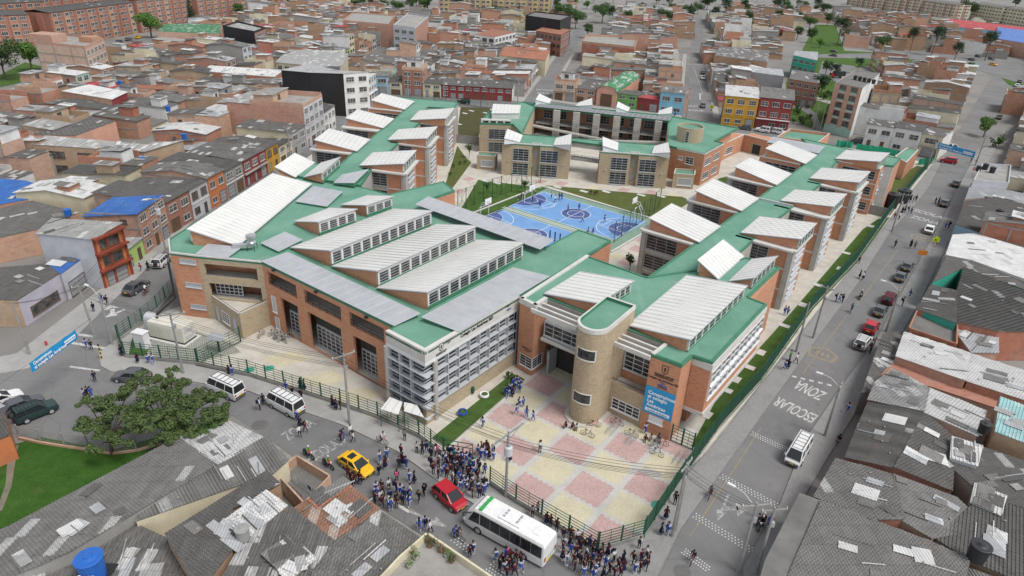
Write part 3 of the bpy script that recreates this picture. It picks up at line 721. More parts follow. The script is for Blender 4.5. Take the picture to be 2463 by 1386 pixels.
wl=MB();u_,n_,L_=frame_of(f_a,f_t);wl.obox(f_a-n_*.1+Vector((0,0,ZR+.02)),u_*L_,n_*.22,(0,0,.2));wl.build('white_coping',M_FASCIA,FH);wl=MB()
wl.obox(f_t-bn*.1+Vector((0,0,ZR+.025)),bu*bL,bn*.22,(0,0,.2));wl.build('white_coping',M_FASCIA,FH);wl=MB();wl.obox(f_b+Vector((0,0,ZR-.9)),f_a-f_b,Vector((.2,0,0)),(0,0,1.12))
wl.build('white_coping',M_FASCIA,FH)
# brick end strip with three slot windows
for i,(x,y)in enumerate(((452,629),(466,686),(478,738))):
 a,z=on_wall(f_a,f_t,x,y);window(FH,f_a,f_t,a-1.2,a+1.2,z-.35,z+.35,1,3,.08,'slot_window',M_FRAME,M_FRAMED)
# orange front: three loggias above, three tall portals below
def hole(A,B,p,q):
 a,z1=on_wall(A,B,*p);b_,z0=on_wall(A,B,*q);return(a,b_,z0,z1)
def hz(A,B,xl,xr,z0,z1,yref=750):
 a=on_wall(A,B,*xl)[0];b_=on_wall(A,B,*xr)[0];return(a,b_,z0,z1)
logg=[hz(f_o,f_oe,p,q,6.9,8.95)for p,q in(((645,670),(713,700)),((732,715),(820,755)),((841,770),(924,812)))]
port=[hz(f_o,f_oe,p,q,0.13,5.75)for p,q in(((681,770),(722,790)),((745,800),(825,850)),((853,860),(908,890)))]
wl=MB();wall_open(wl,f_o,f_oe,0,ZR-.3,.4,logg+port);wl.build('orange_brick_front',M_BRICK,FH)
sl_=MB();q=lambda a,z:f_o+ou*a+Vector((0,0,z))
sl_.obox(q(.1,6.45)-on*2.3,ou*(oL-.2),on*1.85,(0,0,.35));sl_.obox(q(.1,9.2)-on*2.3,ou*(oL-.2),on*1.85,(0,0,.2));sl_.build('balcony_slab',M_CONC,FH)
for h in logg:
 r_=MB();
 for z in(.95,.5):r_.bar(q(h[0],h[2]+z)-on*.12,q(h[1],h[2]+z)-on*.12,.05)
 for i in range(6):a=h[0]+(h[1]-h[0])*i/5;r_.bar(q(a,h[2])-on*.12,q(a,h[2]+.95)-on*.12,.04)
 r_.build('railing',M_BLACK,FH)
for h in port:
 b_=MB();b_.obox(q(h[0],.13)-on*1.3,ou*(h[1]-h[0]),on*.1,(0,0,5.6));b_.build('portal_backing',M_FRAMED,FH)
 A,B=f_o-on*1.19,f_oe-on*1.19
 w_=h[1]-h[0]
 window(FH,A,B,h[0]+.1,h[1]-.1,3.5,5.7,max(2,round(w_/.45)),1,.06,'louvred_transom',m_plain('dark_green_louvre',(.045,.06,.055),.5,.2,1),M_DARK,.02,False)
 window(FH,A,B,h[0]+.1,h[1]-.1,.2,3.3,max(2,round(w_/.9)),5,.12,'glazed_door',M_FRAME,None,.04,False)
for x,y in((661,651),(763,703),(884,764)):
 a,z=on_wall(f_o,f_oe,x,y);k=MB();k.box(q(a,z)+on*.25,.4,.3,.25,math.atan2(ou.y,ou.x));k.bar(q(a,z),q(a,z)+on*.3,.08);k.build('floodlight',M_BLACK,FH)
for h in((651+1,710,653+8,750),(661,760,668,790)):
 a,z1=on_wall(f_o,f_oe,h[0],h[1]);b2,z0=on_wall(f_o,f_oe,h[2],h[3]);window(FH,f_o,f_oe,a,a+1.0,z0,z1,1,1,.08,'white_panel_window',M_BARW,M_FRAME,.02,True)
# buff front: loggia above, recessed terrace with corner window, splayed ground-floor volume
lg=hole(f_t,f_o,(489,633),(620,667));lg=(lg[0],min(lg[1],bL-.6),7.0,8.9)
tr=(0.9,bL-.7,3.7,5.95)
wl=MB();wall_open(wl,f_t,f_o,0,ZR-.3,.4,[lg,tr]);wl.build('buff_brick_front',M_TAN,FH)
q2=lambda a,z:f_t+bu*a+Vector((0,0,z))
s2=MB();s2.obox(q2(.1,6.6)-bn*2.2,bu*(bL-.2),bn*1.75,(0,0,.3));s2.obox(q2(.1,3.3)-bn*2.2,bu*(bL-.2),bn*1.75,(0,0,.3));s2.build('balcony_slab',M_CONC,FH)
r_=MB()
for z in(.9,):r_.bar(q2(lg[0],lg[2]+z-.6)-bn*.1,q2(lg[1],lg[2]+z-.6)-bn*.1,.05)
r_.build('railing',M_BLACK,FH)
window(FH,f_t-bn*1.2,f_o-bn*1.2,tr[0]+.2,tr[0]+4.2,3.75,5.9,6,4,.1,'corner_window',M_BARW,None,.04,False)
ap=pz(576,758,3.9);ap=Vector((ap.x,ap.y,0));e0=q2(1.0,0)+bn*.003;e1=q2(bL-.1,0)+bn*.003
mb=MB();mb.prism([e0,ap,e1],0,3.45,0,1)
for a,b_ in((e0,ap),(ap,e1)):
 uu,nn,ll=frame_of(a,b_);mb.obox(a-nn*.2+Vector((0,0,3.45)),uu*ll,nn*.2,(0,0,.55),0,2)
sv=mb.build('terrace_volume',[M_TAN,M_WALK,M_FASCIA],FH)
r_=MB()
for a,b_ in((e0,ap),(ap,e1)):r_.bar(a.lerp(b_,.03)+Vector((0,0,4.3)),b_+Vector((0,0,4.3)),.05)
r_.build('railing',M_BLACK,sv)
window(FH,e0,ap,2.3,4.3,.9,2.6,3,4,.08,'window',M_BARW);window(FH,e0,ap,.5,1.5,.13,2.7,1,1,.08,'door',M_FRAMED,M_FRAME,.03,False);window(FH,e0,ap,5.2,6.2,.13,2.7,1,1,.08,'door',M_FRAMED,M_FRAME,.03,False)
# glazed corner block
gu_,gn,gL=frame_of(f_g1,f_g2);hu,hn,hL=frame_of(f_g0,f_g1)
up_=Vector((0,0,1))
mb=MB();mb.obox(f_g1+up_*(ZR-1.35),gu_*gL,-gn*.5,up_*1.6);mb.obox(f_g0+up_*(ZR-1.352),hu*hL,-hn*.5,up_*1.6)
mb.obox(f_g1+gn*.02+up_*(ZR-1.75)-gu_*.02,gu_*gL,-gn*.4,up_*.4,1);mb.obox(f_g0+hn*.02+up_*(ZR-1.752),hu*hL,-hn*.4,up_*.4,1)
mb.build('fascia',[M_FASCIA,M_BARW],FH)
mb=MB();mb.obox(f_g1-gu_*0,gu_*gL,-gn*.5,up_*2.3);mb.obox(f_g0+hu*.0,hu*(hL-.5),-hn*.5,up_*1.0);mb.build('buff_plinth',M_TAN,FH)
mb=MB();mb.obox(f_g1-gn*.48+up_*2.3+gu_*.5,gu_*(gL-.5),gn*.06,up_*6);mb.obox(f_g0-hn*.48+up_*1.0,hu*(hL-.5),hn*.06,up_*7.2);mb.build('glazing',M_GLASS,FH)
# the projecting grid of boxed windows: shelves and fins
NX,rows=8,[2.3,3.85,5.35,6.75,8.2]
x0=1.7;bw_=(gL-x0-.5)/NX
for i in range(NX):
 for j in range(4):
  f=MB();a=x0+i*bw_;z0_,z1_=rows[j],rows[j+1]
  o_=f_g1-gn*.41+gu_*a+up_*z0_
  f.obox(o_,gu_*.1,gn*.55,up_*(z1_-z0_));f.obox(o_+gu_*.1,gu_*(bw_-.1),gn*.6,up_*.1)
  hh=z1_-z0_
  for t in(.36,.68):f.obox(o_+gu_*.1+up_*(hh*t),gu_*(bw_-.1),gn*.1,up_*.07)
  f.obox(o_+gu_*(bw_*.97),gu_*.07,gn*.12,up_*hh)
  if(i*3+j*5)%7==0:f.obox(o_+gu_*.12+up_*(hh*.38)+gn*.12,gu_*(bw_-.2),gn*.03,up_*(hh*.3))
  f.build('boxed_window',M_FRAME,FH)
rows2=[1.0,2.45,3.9,5.35,6.8,8.2];NX2=3;bw2=(hL-.9)/NX2
for i in range(NX2):
 for j in range(5):
  f=MB();z0_,z1_=rows2[j],rows2[j+1];hh=z1_-z0_
  o_=f_g0-hn*.41+hu*(.3+i*bw2)+up_*z0_
  f.obox(o_,hu*.1,hn*.5,up_*hh);f.obox(o_+hu*.1,hu*(bw2-.1),hn*.62,up_*.1)
  for t in(.36,.68):f.obox(o_+hu*.1+up_*(hh*t),hu*(bw2-.1),hn*.1,up_*.07)
  f.build('boxed_window',M_FRAME,FH)
# corner: three wrapping shelves and a round column
for j in range(5):
 f=MB();z0_=rows2[j]
 f.obox(f_g1-hn*.41-hu*.9+up_*(z0_+.002),hu*1.3,hn*.62,up_*.12);f.obox(f_g1-gn*.41+gu_*.02+up_*(z0_+.004),gu_*1.35,gn*.62,up_*.12)
 for t in(.36,.68):f.obox(f_g1-gn*.3+gu_*.02+up_*(z0_+1.4*t),gu_*1.3,gn*.08,up_*.07)
 f.build('corner_shelf',M_FRAME,FH)
mb=MB();mb.tube(f_g1+gu_*1.5+gn*.05,f_g1+gu_*1.5+gn*.05+up_*8.2,.3,14);mb.tube(f_g0+hn*.1+hu*.1,f_g0+hn*.1+hu*.1+up_*8.2,.28,14);mb.build('round_column',M_CONC,FH,smooth=False)
mb=MB();mb.obox(f_g2-gu_*.5,gu_*.5,gn*.1,up_*8.4);mb.build('end_pier',M_FRAMED,FH)
text_obj('Colegio Las Américas IED',.56,M_INK,FH,f_g1+gu_*8.7+gn*.03+up_*(ZR-.72),gu_,up_,bold=.014)
def crest(T,c,u,n,s,words=True,mat=M_INK):
# shield with a bird, cut as real raised pieces, plus its two lines of small capitals
 k=MB();X=lambda a,z,d=0:c+u*(a*s)+up_*(z*s)+n*(.012+d)
 def pl(pts,d,m):
  q=[X(a,z,d)for a,z in pts]
  k.poly(q,m)
 pl([(-.5,.75),(-.5,-.2),(-.38,-.5),(0,-.72),(.38,-.5),(.5,-.2),(.5,.75)][::1],0,0)
 pl([(-.38,.62),(-.38,-.15),(-.27,-.4),(0,-.57),(.27,-.4),(.38,-.15),(.38,.62)],.004,1)
 pl([(-.3,.35),(-.1,.12),(-.06,-.4),(0,-.48),(.06,-.4),(.1,.12),(.3,.35),(.12,.3),(.06,.45),(-.06,.45),(-.12,.3)],.008,0)
 pl([(-.3,-.02),(-.08,.05),(-.12,-.2)],.009,0);pl([(.3,-.02),(.12,-.2),(.08,.05)],.009,0)
 k.build('crest',[mat,M_FASCIA if words!='brick' else M_BRICK],T)
for sgn,nm in((0,0),):
 crest(FH,f_g1+gu_*2.55+up_*(ZR-.45),gu_,gn,.68)
 text_obj('ALCALDÍA MAYOR\nDE BOGOTÁ D.C.',.21,M_INK,FH,f_g1+gu_*2.55+gn*.03+up_*(ZR-1.12),gu_,up_)
def bird(T,c,u,n,s,mat=M_INK):
 k=MB();X=lambda a,z:c+u*(a*s)+up_*(z*s)+n*.016
 for pts in([(-.6,.0),(-.5,.28),(-.2,.34),(.1,.2),(.6,-.08),(.2,.06),(-.1,.1),(-.3,.16),(-.42,.02)],[(-.3,-.1),(.1,.02),(.5,-.16),(.1,-.1)],[(-.45,-.22),(.0,-.14),(.3,-.24),(0,-.22)]):
  k.poly([X(a,z)for a,z in pts][::-1],0)
 k.build('emblem',mat,T)
bird(FH,f_g1+gu_*3.75+up_*(ZR-.35),gu_,gn,.75);bird(FH,f_g1+gu_*14.6+up_*(ZR-.25),gu_,gn,.75);text_obj('MEJOR',.32,M_INKB,FH,f_g1+gu_*14.75+gn*.03+up_*(ZR-.85),gu_,up_)
# roof lights of the hall
mz=lambda p,z:pz(p[0],p[1],z)
monitor(FH,mz((571,591),10.2),mz((746,444),10.2),mz((455,553),12.2),mz((657,421),12.2),10.2,12.2,ZR,12)
monitor(FH,mz((704.5,597),10.15),mz((948,505),10.15),mz((795.4,604),12.35),mz((1037,510),12.35),10.15,12.35,ZR,11)
monitor(FH,mz((804,642),10.15),mz((1053,542),10.15),mz((908,653),12.35),mz((1143,547),12.35),10.15,12.35,ZR,10)
monitor(FH,mz((913,694),10.15),mz((1145,580),10.15),mz((1028,704),12.35),mz((1258,586),12.35),10.15,12.35,ZR,10)
monitor(FH,mz((712,534),10.35),mz((794,503),10.35),mz((766.4,535),12.1),mz((854.7,506),12.1),10.35,12.1,ZR,4)
monitor(FH,mz((824.4,494),10.3),mz((885,472.5),10.3),mz((881.3,495),11.9),mz((942.6,475),11.9),10.3,11.9,ZR,3)
panel(FH,[P(712,486,10.2),P(755,449,10.4),P(824,462,10.4),P(786,498,10.2)],5,3,lift=ZR)
panel(FH,[P(628,586,10.2),P(686,559,10.4),P(727,578,10.4),P(670,606,10.2)],3,2,lift=ZR)
panel(FH,[P(472,612,10.1),P(501,588,10.3),P(581,596,10.3),P(547,621,10.1)],4,1,lift=ZR)
panel(FH,[P(630,630,10.05),P(693,608,10.5),P(1011,755,10.5),P(948,785,10.05)],1,15,lift=ZR)
panel(FH,[P(1103,799,10.15),P(1014,764,10.5),P(1234,645,10.5),P(1322,666,10.15)],1,14,lift=ZR)
panel(FH,[P(1000,493,10.9),P(1031,474,11.1),P(1332,578,11.1),P(1299,601,10.9)],1,15,'canopy_strip',None)
k=MB();c0,c1=P(1015,490,10.6),P(1312,592,10.6)
for i in range(8):t=c0.lerp(c1,i/7);k.bar((t.x,t.y,ZR),(t.x,t.y,10.9),.12)
k.bar(c0+up_*.25,c1+up_*.25,.15);k.build('canopy_frame',M_GREENPAINT,FH)
# parapet inside the corner roof, low wall of the upper deck
# kitchen exhaust on the roof
KX=thing('roof_exhaust','steel kitchen exhaust duct on black legs on the hall roof','exhaust duct',P(592,600,ZR))
k=MB();e0_,e1_=P(560,592,ZR+.7),P(606,590,ZR+.7)
k.bar(e0_,e1_,.7,.5);k.lathe(e1_+up_*.2,[(.0,0),(.55,0),(.6,.3),(.45,.45),(.45,.9),(.7,1.0),(.7,1.35),(.35,1.5),(0,1.55)],14);k.lathe(e0_-up_*.6,[(0,0),(.7,0),(.3,.35),(.28,.5)],4);k.build('duct',m_plain('galvanised_steel',(.5,.51,.52),.3,.1,1,.6),KX)
k=MB()
for dx,dy in((-.5,-.5),(.5,-.5),(.5,.5),(-.5,.5),(-1.8,-.4),(-1.8,.4)):k.bar((e1_.x+dx,e1_.y+dy,ZR),(e1_.x+dx,e1_.y+dy,ZR+.9),.06)
k.build('leg_frame',M_BLACK,KX)
# ================================================================== entrance building
ZE=10.3
EB=thing('entrance_building','brick school entrance building with green roof and white roof lights','school building',P(1640,950,0))
Ez=lambda x,y:pz(x,y,ZE)
e=dict(a=Ez(1251,720),b=Ez(1288,738),c=Ez(1316,720),d=Ez(1597,829),f=Ez(1566,853),g=Ez(1640,880),h=Ez(1666,857),i=Ez(1714,873),j=Ez(1845,733),k=Ez(1800,716),l=Ez(1876,644),m=Ez(1862,660),v=Ez(1556,668),t=Ez(1411,616))
d54=Vector((math.cos(R(54)),math.sin(R(54)),0));d36=Vector((math.cos(R(-36)),math.sin(R(-36)),0))
eb_front=e['c']+(e['d']-e['c'])
body=[e['a'],e['b'],e['c'],e['d'],e['f'],e['g'],e['h'],e['i'],e['j'],e['k'],e['l'],e['l']-d36*5,Ez(1740,640),e['v'],e['t']]
roof_deck(EB,body,ZE,.12,.24,-.04)
lowpts=[e['a'],e['b'],e['c'],e['d'],e['f'],e['g'],e['h'],e['h']+d54*1.5,e['j']-d36*1.9,e['l'],e['l']-d36*5,Ez(1740,640),e['v'],e['t']]
bnx=e['d']+(e['c']-e['d']).normalized()*1.4
# doorway mass leaves the deep entrance recess open below
mb=MB()
rec=[e['a'],e['b'],e['c']+d54*.6,e['c']+d54*.6+d54*5.4,e['a']+d54*7.2]
mb.prism([e['a'],e['b'],e['b']+d54*6.5,e['a']+d54*6.5],0,ZE-.3);mb.build('gate_lodge_wall',M_BRICK,EB)
mb=MB();t0=e['b']+d54*2.6;mb.prism([e['c'],e['d'],e['d']+d54*3,e['c']+d54*3],5.6,ZE-.3);mb.build('bridge_wall',M_CONC,EB)
mb=MB();pA=e['c']+(e['d']-e['c']).normalized()*8.2
mb.prism([pA,e['d'],e['d']+d54*2,pA+d54*2],0,5.62);mb.prism([e['a']+d54*6.6,e['c']+d54*5,e['d']+d54*2.002,e['h']+d54*2,e['j']-d36*1.9,e['l'],e['l']-d36*5,Ez(1740,640),e['v'],e['t']],0,ZE-.305);mb.build('rear_wall',M_BRICK,EB)
mb=MB();mb.prism([e['f'],e['g'],e['h'],e['d']],0,ZE-.3);bl=mb.build('banner_wall',M_BRICK,EB)
# overhanging glazed east block on the upper floors
mb=MB();o1=e['h']+d54*.0;mb.prism([e['h']+d54*.1,e['i'],e['j'],e['j']-d36*4],3.6,ZE-1.1,0);mb.prism([e['h']+d54*.1-d36*.05,e['i']+d36*.15-d54*.1,e['j']+d36*.15,e['j']-d36*4],3.1,3.6,1);mb.prism([e['h']+d54*.1-d36*.02,e['i']+d36*.12-d54*.08,e['j']+d36*.12,e['j']-d36*4],ZE-1.1,ZE-.26,1);mb.build('overhanging_wing',[M_BRICK,M_FASCIA],EB)
uE,nE,lE=frame_of(e['i'],e['j'])
for i in range(6):
 a0=.25+i*(lE-.5)/6;window(EB,e['i'],e['j'],a0+.05,a0+(lE-.5)/6-.05,5.2,8.9,2,4,.1,'window',M_BARW,M_HGLASS,.12,True,1)
for i in range(4):window(EB,e['i']-d36*1.9,e['j']-d36*1.9,2+i*3.9,4+i*3.9,.9,2.6,2,3,.08,'window',M_BARW)
# side wall of the stair block beyond
window(EB,e['k'],e['l'],1.5,2.1,6.5,9,1,3,.06,'slot_window',M_FRAMED);window(EB,e['k'],e['l'],3.2,3.8,6.5,9,1,3,.06,'slot_window',M_FRAMED)
# white copings of the gate lodge and the edge towards the hall
k=MB()
for A,B in((e['t'],e['a']),(e['a'],e['b']),(e['b'],e['c'])):
 uu,nn,ll=frame_of(A,B);k.obox(A+nn*.06+up_*(ZE-.5),uu*(ll+.05),-nn*.5,up_*.72)
k.build('white_coping',M_FASCIA,EB);k=MB();uu,nn,ll=frame_of(e['f'],e['g']);k.obox(e['f']+up_*(ZE+.03),uu*.4,(e['d']-e['f']),up_*.2)
k.build('white_coping',M_FASCIA,EB)
k=MB();uu,nn,ll=frame_of(e['c'],e['d']);
k.obox(e['c']+nn*.02+up_*(ZE-1.3),uu*ll,-nn*.3,up_*1.3);k.build('concrete_band',M_CONC,EB)
# pergola beams either side of the tower
for a0,a1,b0 in((e['b'],e['b'],0),):
 pass
for i in range(3):
 off=nn*(.9+i*1.0);k=MB();k.obox(e['c']+off+uu*-.2+up_*(ZE-.55),uu*6.6,nn*.28,up_*.5);k.build('pergola_beam',M_FASCIA,EB)
 k=MB();k.obox(e['d']+off-uu*6.0+up_*(ZE-.56),uu*5.9,nn*.28,up_*.5);k.build('pergola_beam',M_FASCIA,EB)
# glazed bridge box over the doorway, doorway, doors
k=MB();k.obox(e['c']+uu*.6+nn*.3+up_*5.6,uu*5.6,nn*.9,up_*2.4,0,0);k.obox(e['c']+uu*.4+nn*.1+up_*5.2,uu*6.0,nn*1.4,up_*.4,1);k.build('bridge_box',[M_FRAMED,M_FASCIA],EB)
window(EB,e['c']+nn*1.2+uu*.6,e['c']+nn*1.2+uu*6.2,.1,5.5,6.0,7.9,4,3,.09,'window',M_FRAME)
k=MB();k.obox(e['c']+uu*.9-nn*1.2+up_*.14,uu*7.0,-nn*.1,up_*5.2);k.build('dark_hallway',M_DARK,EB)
window(EB,e['c']+uu*1.0-nn*1.1,e['c']+uu*8-nn*1.1,.2,4.6,3.7,5.1,3,2,.1,'transom_window',M_FRAME)
k=MB();k.obox(e['c']+uu*1.2-nn*1.0+up_*.14,uu*.3,nn*1.9,up_*3.4);k.build('open_door',M_FRAMED,EB)
# corner window, number and notices on the gate lodge
ua,na,la=frame_of(e['b'],e['c']+d54*4);lb=frame_of(e['a'],e['b'])
window(EB,e['a'],e['b'],.5,lb[2]-.02,1.1,2.7,2,4,.05,'corner_window',M_BARW);window(EB,e['b'],e['b']+d54*6,.02,2.2,1.1,2.7,2,4,.05,'corner_window',M_BARW)
window(EB,e['b'],e['b']+d54*6,3.3,3.8,1.3,2.5,1,1,.05,'notice_board',M_FRAMED,M_FASCIA);window(EB,e['b'],e['b']+d54*6,4.3,5.4,1.4,2.9,1,3,.08,'window',M_FRAME);window(EB,e['b'],e['b']+d54*6,2.6,3.5,7.0,8.4,2,3,.08,'window',M_FRAME)
text_obj('CRA 79C No.\n73A-33',.3,M_INK,EB,e['a']+lb[0]*(lb[2]*.62)+lb[1]*.03+up_*3.7,lb[0],up_)
# recessed room and balcony between tower and banner wall
fB=e['d']-uu*5.4
window(EB,fB+nn*.02,e['d']+nn*.02,.9,4.6,5.2,8.2,3,5,.12,'glazed_door',M_FRAME)
k=MB();k.obox(fB+nn*.02+up_*3.6,uu*5.4,nn*2.4,up_*.3,1);k.obox(fB+nn*2.2,uu*5.4,nn*.3,up_*4.5,0);k.build('balcony',[M_TAN,M_CONC],EB)
k=MB();k.bar(fB+nn*2.35+up_*4.95,fB+nn*2.35+uu*5.4+up_*4.95,.06);k.build('railing',M_BLACK,EB)
window(EB,fB+nn*2.5,e['d']+nn*2.5,1.2,4.9,1.0,2.5,4,3,.1,'window',M_BARW)
# crest, names on the banner wall
bu2,bn2,bl2=frame_of(e['f'],e['g'])
bc=e['f']+bu2*(bl2*.52)
crest(EB,bc+up_*9.0,bu2,bn2,.78,'brick')
text_obj('ALCALDÍA MAYOR\nDE BOGOTÁ D.C.',.27,M_INK,EB,bc+bn2*.03+up_*8.16,bu2,up_,bold=.01);text_obj('Colegio Las Américas IED',.34,M_INK,EB,bc+bn2*.03+up_*7.5,bu2,up_,bold=.008)
bird(EB,bc+up_*7.22,bu2,bn2,.6,M_INKB);text_obj('MEJOR',.36,M_INKB,EB,bc+bn2*.03+up_*6.78,bu2,up_,bold=.01);text_obj('PARA TODOS',.18,M_INK,EB,bc+bn2*.03+up_*6.58,bu2,up_)
window(EB,e['f'],e['g'],.9,2.6,1.75,2.65,2,1,.06,'white_panel_window',M_BARW,M_BARW)
# roof lights
monitor(EB,mz((1316,708),ZE+.2),mz((1397,658),ZE+.2),mz((1438,730),11.9),mz((1519,679),11.9),ZE+.2,11.9,ZE,6,over=.25)
monitor(EB,mz((1517,784),ZE+.2),mz((1654,667),ZE+.2),mz((1659,817),12.0),mz((1792,691),12.0),ZE+.2,12.0,ZE,9,over=.25)
monitor(EB,mz((1725,670),ZE+.1),mz((1785,617),ZE+.1),mz((1682,629),12.4),mz((1741,582),12.4),ZE+.1,12.4,ZE,4)
monitor(EB,mz((1759,677),ZE+.2),mz((1812,626),ZE+.2),mz((1812,670),11.9),mz((1866,620),11.9),ZE+.2,11.9,ZE,5)
# the tower
tA,tB=pz(1461,712,12.9),pz(1529,735,12.9);tw=(tB-tA);tr_=tw.length/2;td=Vector((tw.y,-tw.x,0)).normalized();tc=(tA+tB)/2+td*6.4
tpts=[tA,tB]+[tc+tw.normalized()*tr_*math.cos(t)+td*tr_*math.sin(t)for t in[math.pi*i/20 for i in range(21)]]
TW=thing('stair_tower','round-ended buff brick tower with green roof beside the school door','tower',tc)
mb=MB();mb.prism(tpts,0,12.45);mb.build('brick_shaft',M_TANW,TW)
mb=MB();mb.prism([tc+(p-tc)*.97 for p in tpts],12.4,12.52);mb.build('roof',M_GREEN,TW)
k=MB();nT=len(tpts)
for i in range(nT):
 a,b_=tpts[i],tpts[(i+1)%nT];ca,cb=a+(tc-td*2.5-a).normalized()*.3,b_+(tc-td*2.5-b_).normalized()*.3
 oa,ob=a+(a-tc+td*2.5).normalized()*.05,b_+(b_-tc+td*2.5).normalized()*.05
 k.poly([V2(oa,12.95),V2(ob,12.95),V2(cb,12.95),V2(ca,12.95)]);k.poly([V2(oa,12.4),V2(ob,12.4),V2(ob,12.95),V2(oa,12.95)]);k.poly([V2(ca,12.5),V2(ca,12.95),V2(cb,12.95),V2(cb,12.5)],1)
k.build('coping',[M_FASCIA,M_GREENC],TW)
for zb in(3.15,9.0):
 g,f=MB(),MB();N=9
 for i in range(N):
  t0_,t1_=math.pi*(.27+.40*i/N),math.pi*(.27+.40*(i+1)/N)
  pt=lambda t,r:tc+tw.normalized()*r*math.cos(t)+td*r*math.sin(t)
  for r,z0_,z1_,M_ in((tr_+.02,zb,zb+1.25,g),):M_.poly([V2(pt(t0_,r),z0_),V2(pt(t1_,r),z0_),V2(pt(t1_,r),z1_),V2(pt(t0_,r),z1_)][::-1])
  for z0_,z1_ in((zb-.14,zb),(zb+1.25,zb+1.33)):
   r0,r1=tr_-.1,tr_+.09;a,b_,c_,d_=pt(t0_,r1),pt(t1_,r1),pt(t1_,r0),pt(t0_,r0)
   f.prism([a,b_,c_,d_],z0_,z1_,0,0,True)
 for t in(.27,.67):
  f.box(V2(pt(math.pi*t,tr_-.05),zb),.16,.16,1.3,math.atan2((pt(math.pi*t,1)-tc).y,(pt(math.pi*t,1)-tc).x))
 w_=f.build('curved_window',M_FASCIA,TW);
 for fc in range(len(g.f)):g.f[fc]=g.f[fc][::-1]
 g.build('pane',M_GLASS,w_)
k=MB();k.prism([tc+(p-tc)*1.28 for p in tpts],.1,.3);k.build('tower_plinth',M_WALK,TW)
BN=thing('banner','big blue banner with white lettering hung on the brick entrance wall','banner',V2(e['f'],0))
c0,c1=on_wall(e['f'],e['g'],1556,925),on_wall(e['f'],e['g'],1617,1010)
w0,w1=.02,bl2-.02
k=MB();k.obox(e['f']+bu2*w0+bn2*.06+up_*2.8,bu2*(w1-w0),bn2*.03,up_*3.58);k.obox(e['f']+bu2*(w0+.3)+bn2*.092+up_*3.08,bu2*(w1-w0-.6),bn2*.004,up_*.42,1);k.build('cloth',[M_BANNER,M_WHT],BN)
for i,t in enumerate(('Construimos','el colegio','Las','Américas')):text_obj(t,.6,M_WHT,BN,e['f']+bu2*(w0+.38)+bn2*.1+up_*(5.42-i*.55),bu2,up_,align='LEFT',bold=.012)
text_obj('Alcaldía de Bogotá',.32,M_BANNER,BN,e['f']+bu2*(w0+w1)/2+bn2*.11+up_*3.18,bu2,up_)
# ================================================================== classroom wings
ZW=10.2
Wz=lambda x,y:pz(x,y,ZW)
EW=thing('classroom_wing','long classroom wing beside the wide street, brick blocks along a green roof','school building',V2(Wz(1870,450),0))
def notch_edge(mb,A,B):
 u,n,L=frame_of(A,B);mb.obox(A+up_*(ZW-1.0),u*L,n*.25,up_*1.15)
# spine roof: along d54, from the entrance building to the far end
eI=[Wz(1556,668),Wz(1674,584),Wz(1767,513),Wz(1857,450),Wz(1929,396),Wz(1968,372)]
eOut=[Wz(1876,644),Wz(1838,571),Wz(1820,571),Wz(1907,500),Wz(1979,440),Wz(2013,386)]
sp=[eI[0]+d36*.1,eI[5],Wz(1928,334),Wz(2050,361),Wz(2167,382),Wz(2150,400),Wz(2013,388),Wz(1979,440),Wz(1907,500),Wz(1842,549),Wz(1800,590),Wz(1740,641)]
mb=MB();mb.prism([p for p in sp],0,ZW-.3);mb.build('spine_wall',M_CONC,EW);roof_deck(EW,sp,ZW,.13,.25)
k=MB()
for A,B in((Wz(1820,571),Wz(1772,582)),(Wz(1907,500),Wz(1865,510)),(Wz(1979,440),Wz(1940,447))):
 pass
blks=[]
for(o1,o2,i1,plain)in(((1906,603),(1966,569),(1820,571),0),((1986.5,523),(2037,494),(1907.6,499.5),0),((2057,461.5),(2094,437),(1979,440),0),((2117,408),(2140.5,387.5),(2013,386.5),1)):
 O1,I1=Wz(*o1),Wz(*i1);L_=8.6
 O2=O1+d54*8.6;O1=O1;I1b=O1-d36*8.6
 blks.append(bay(EW,O1,O2,I1b,ZW,1,.38,bool(plain)))
for(o1,i1,plain)in(((1548.5,551.6),(1666,588.6),0),((1659.6,481),(1767,512.6),0),((1753.6,424.5),(1857,450),0),((1827.7,376.7),(1929,396),1)):
 O1=Wz(*o1);I1b=O1+d36*8.5;O2=O1+d54*8.5
 blks.append(bay(EW,O1,O2,I1b,ZW,-1,.3,bool(plain)))
MW=lambda T,q,zl=10.45,zh=11.9:monitor(T,mz(q[0],zl),mz(q[1],zl),mz(q[2],zh),mz(q[3],zh),zl,zh,ZW-.05,5,over=.25)
for q in(((1787,561),(1830,524),(1924,576),(1960,540)),((1882,484),(1914,459),(2003,498),(2033,469)),((1952,430),(1979,406),(2064.5,440),(2090,415)),((2013,383),(2038,363),(2114,390),(2136.6,370)),((1679,582),(1728,546),(1565,527),(1616,494)),((1781,507),(1820.5,479),(1676,461),(1718,434)),((1865.7,445),(1900,419),(1770,403),(1805,383)),((1935,394),(1962,374),(1844,359),(1875.5,341))):MW(EW,q)
panel(EW,[P(1845,343,10.5),P(1861,330,10.6),P(1983,353,10.6),P(1968,370,10.5)],12,1,lift=ZW)
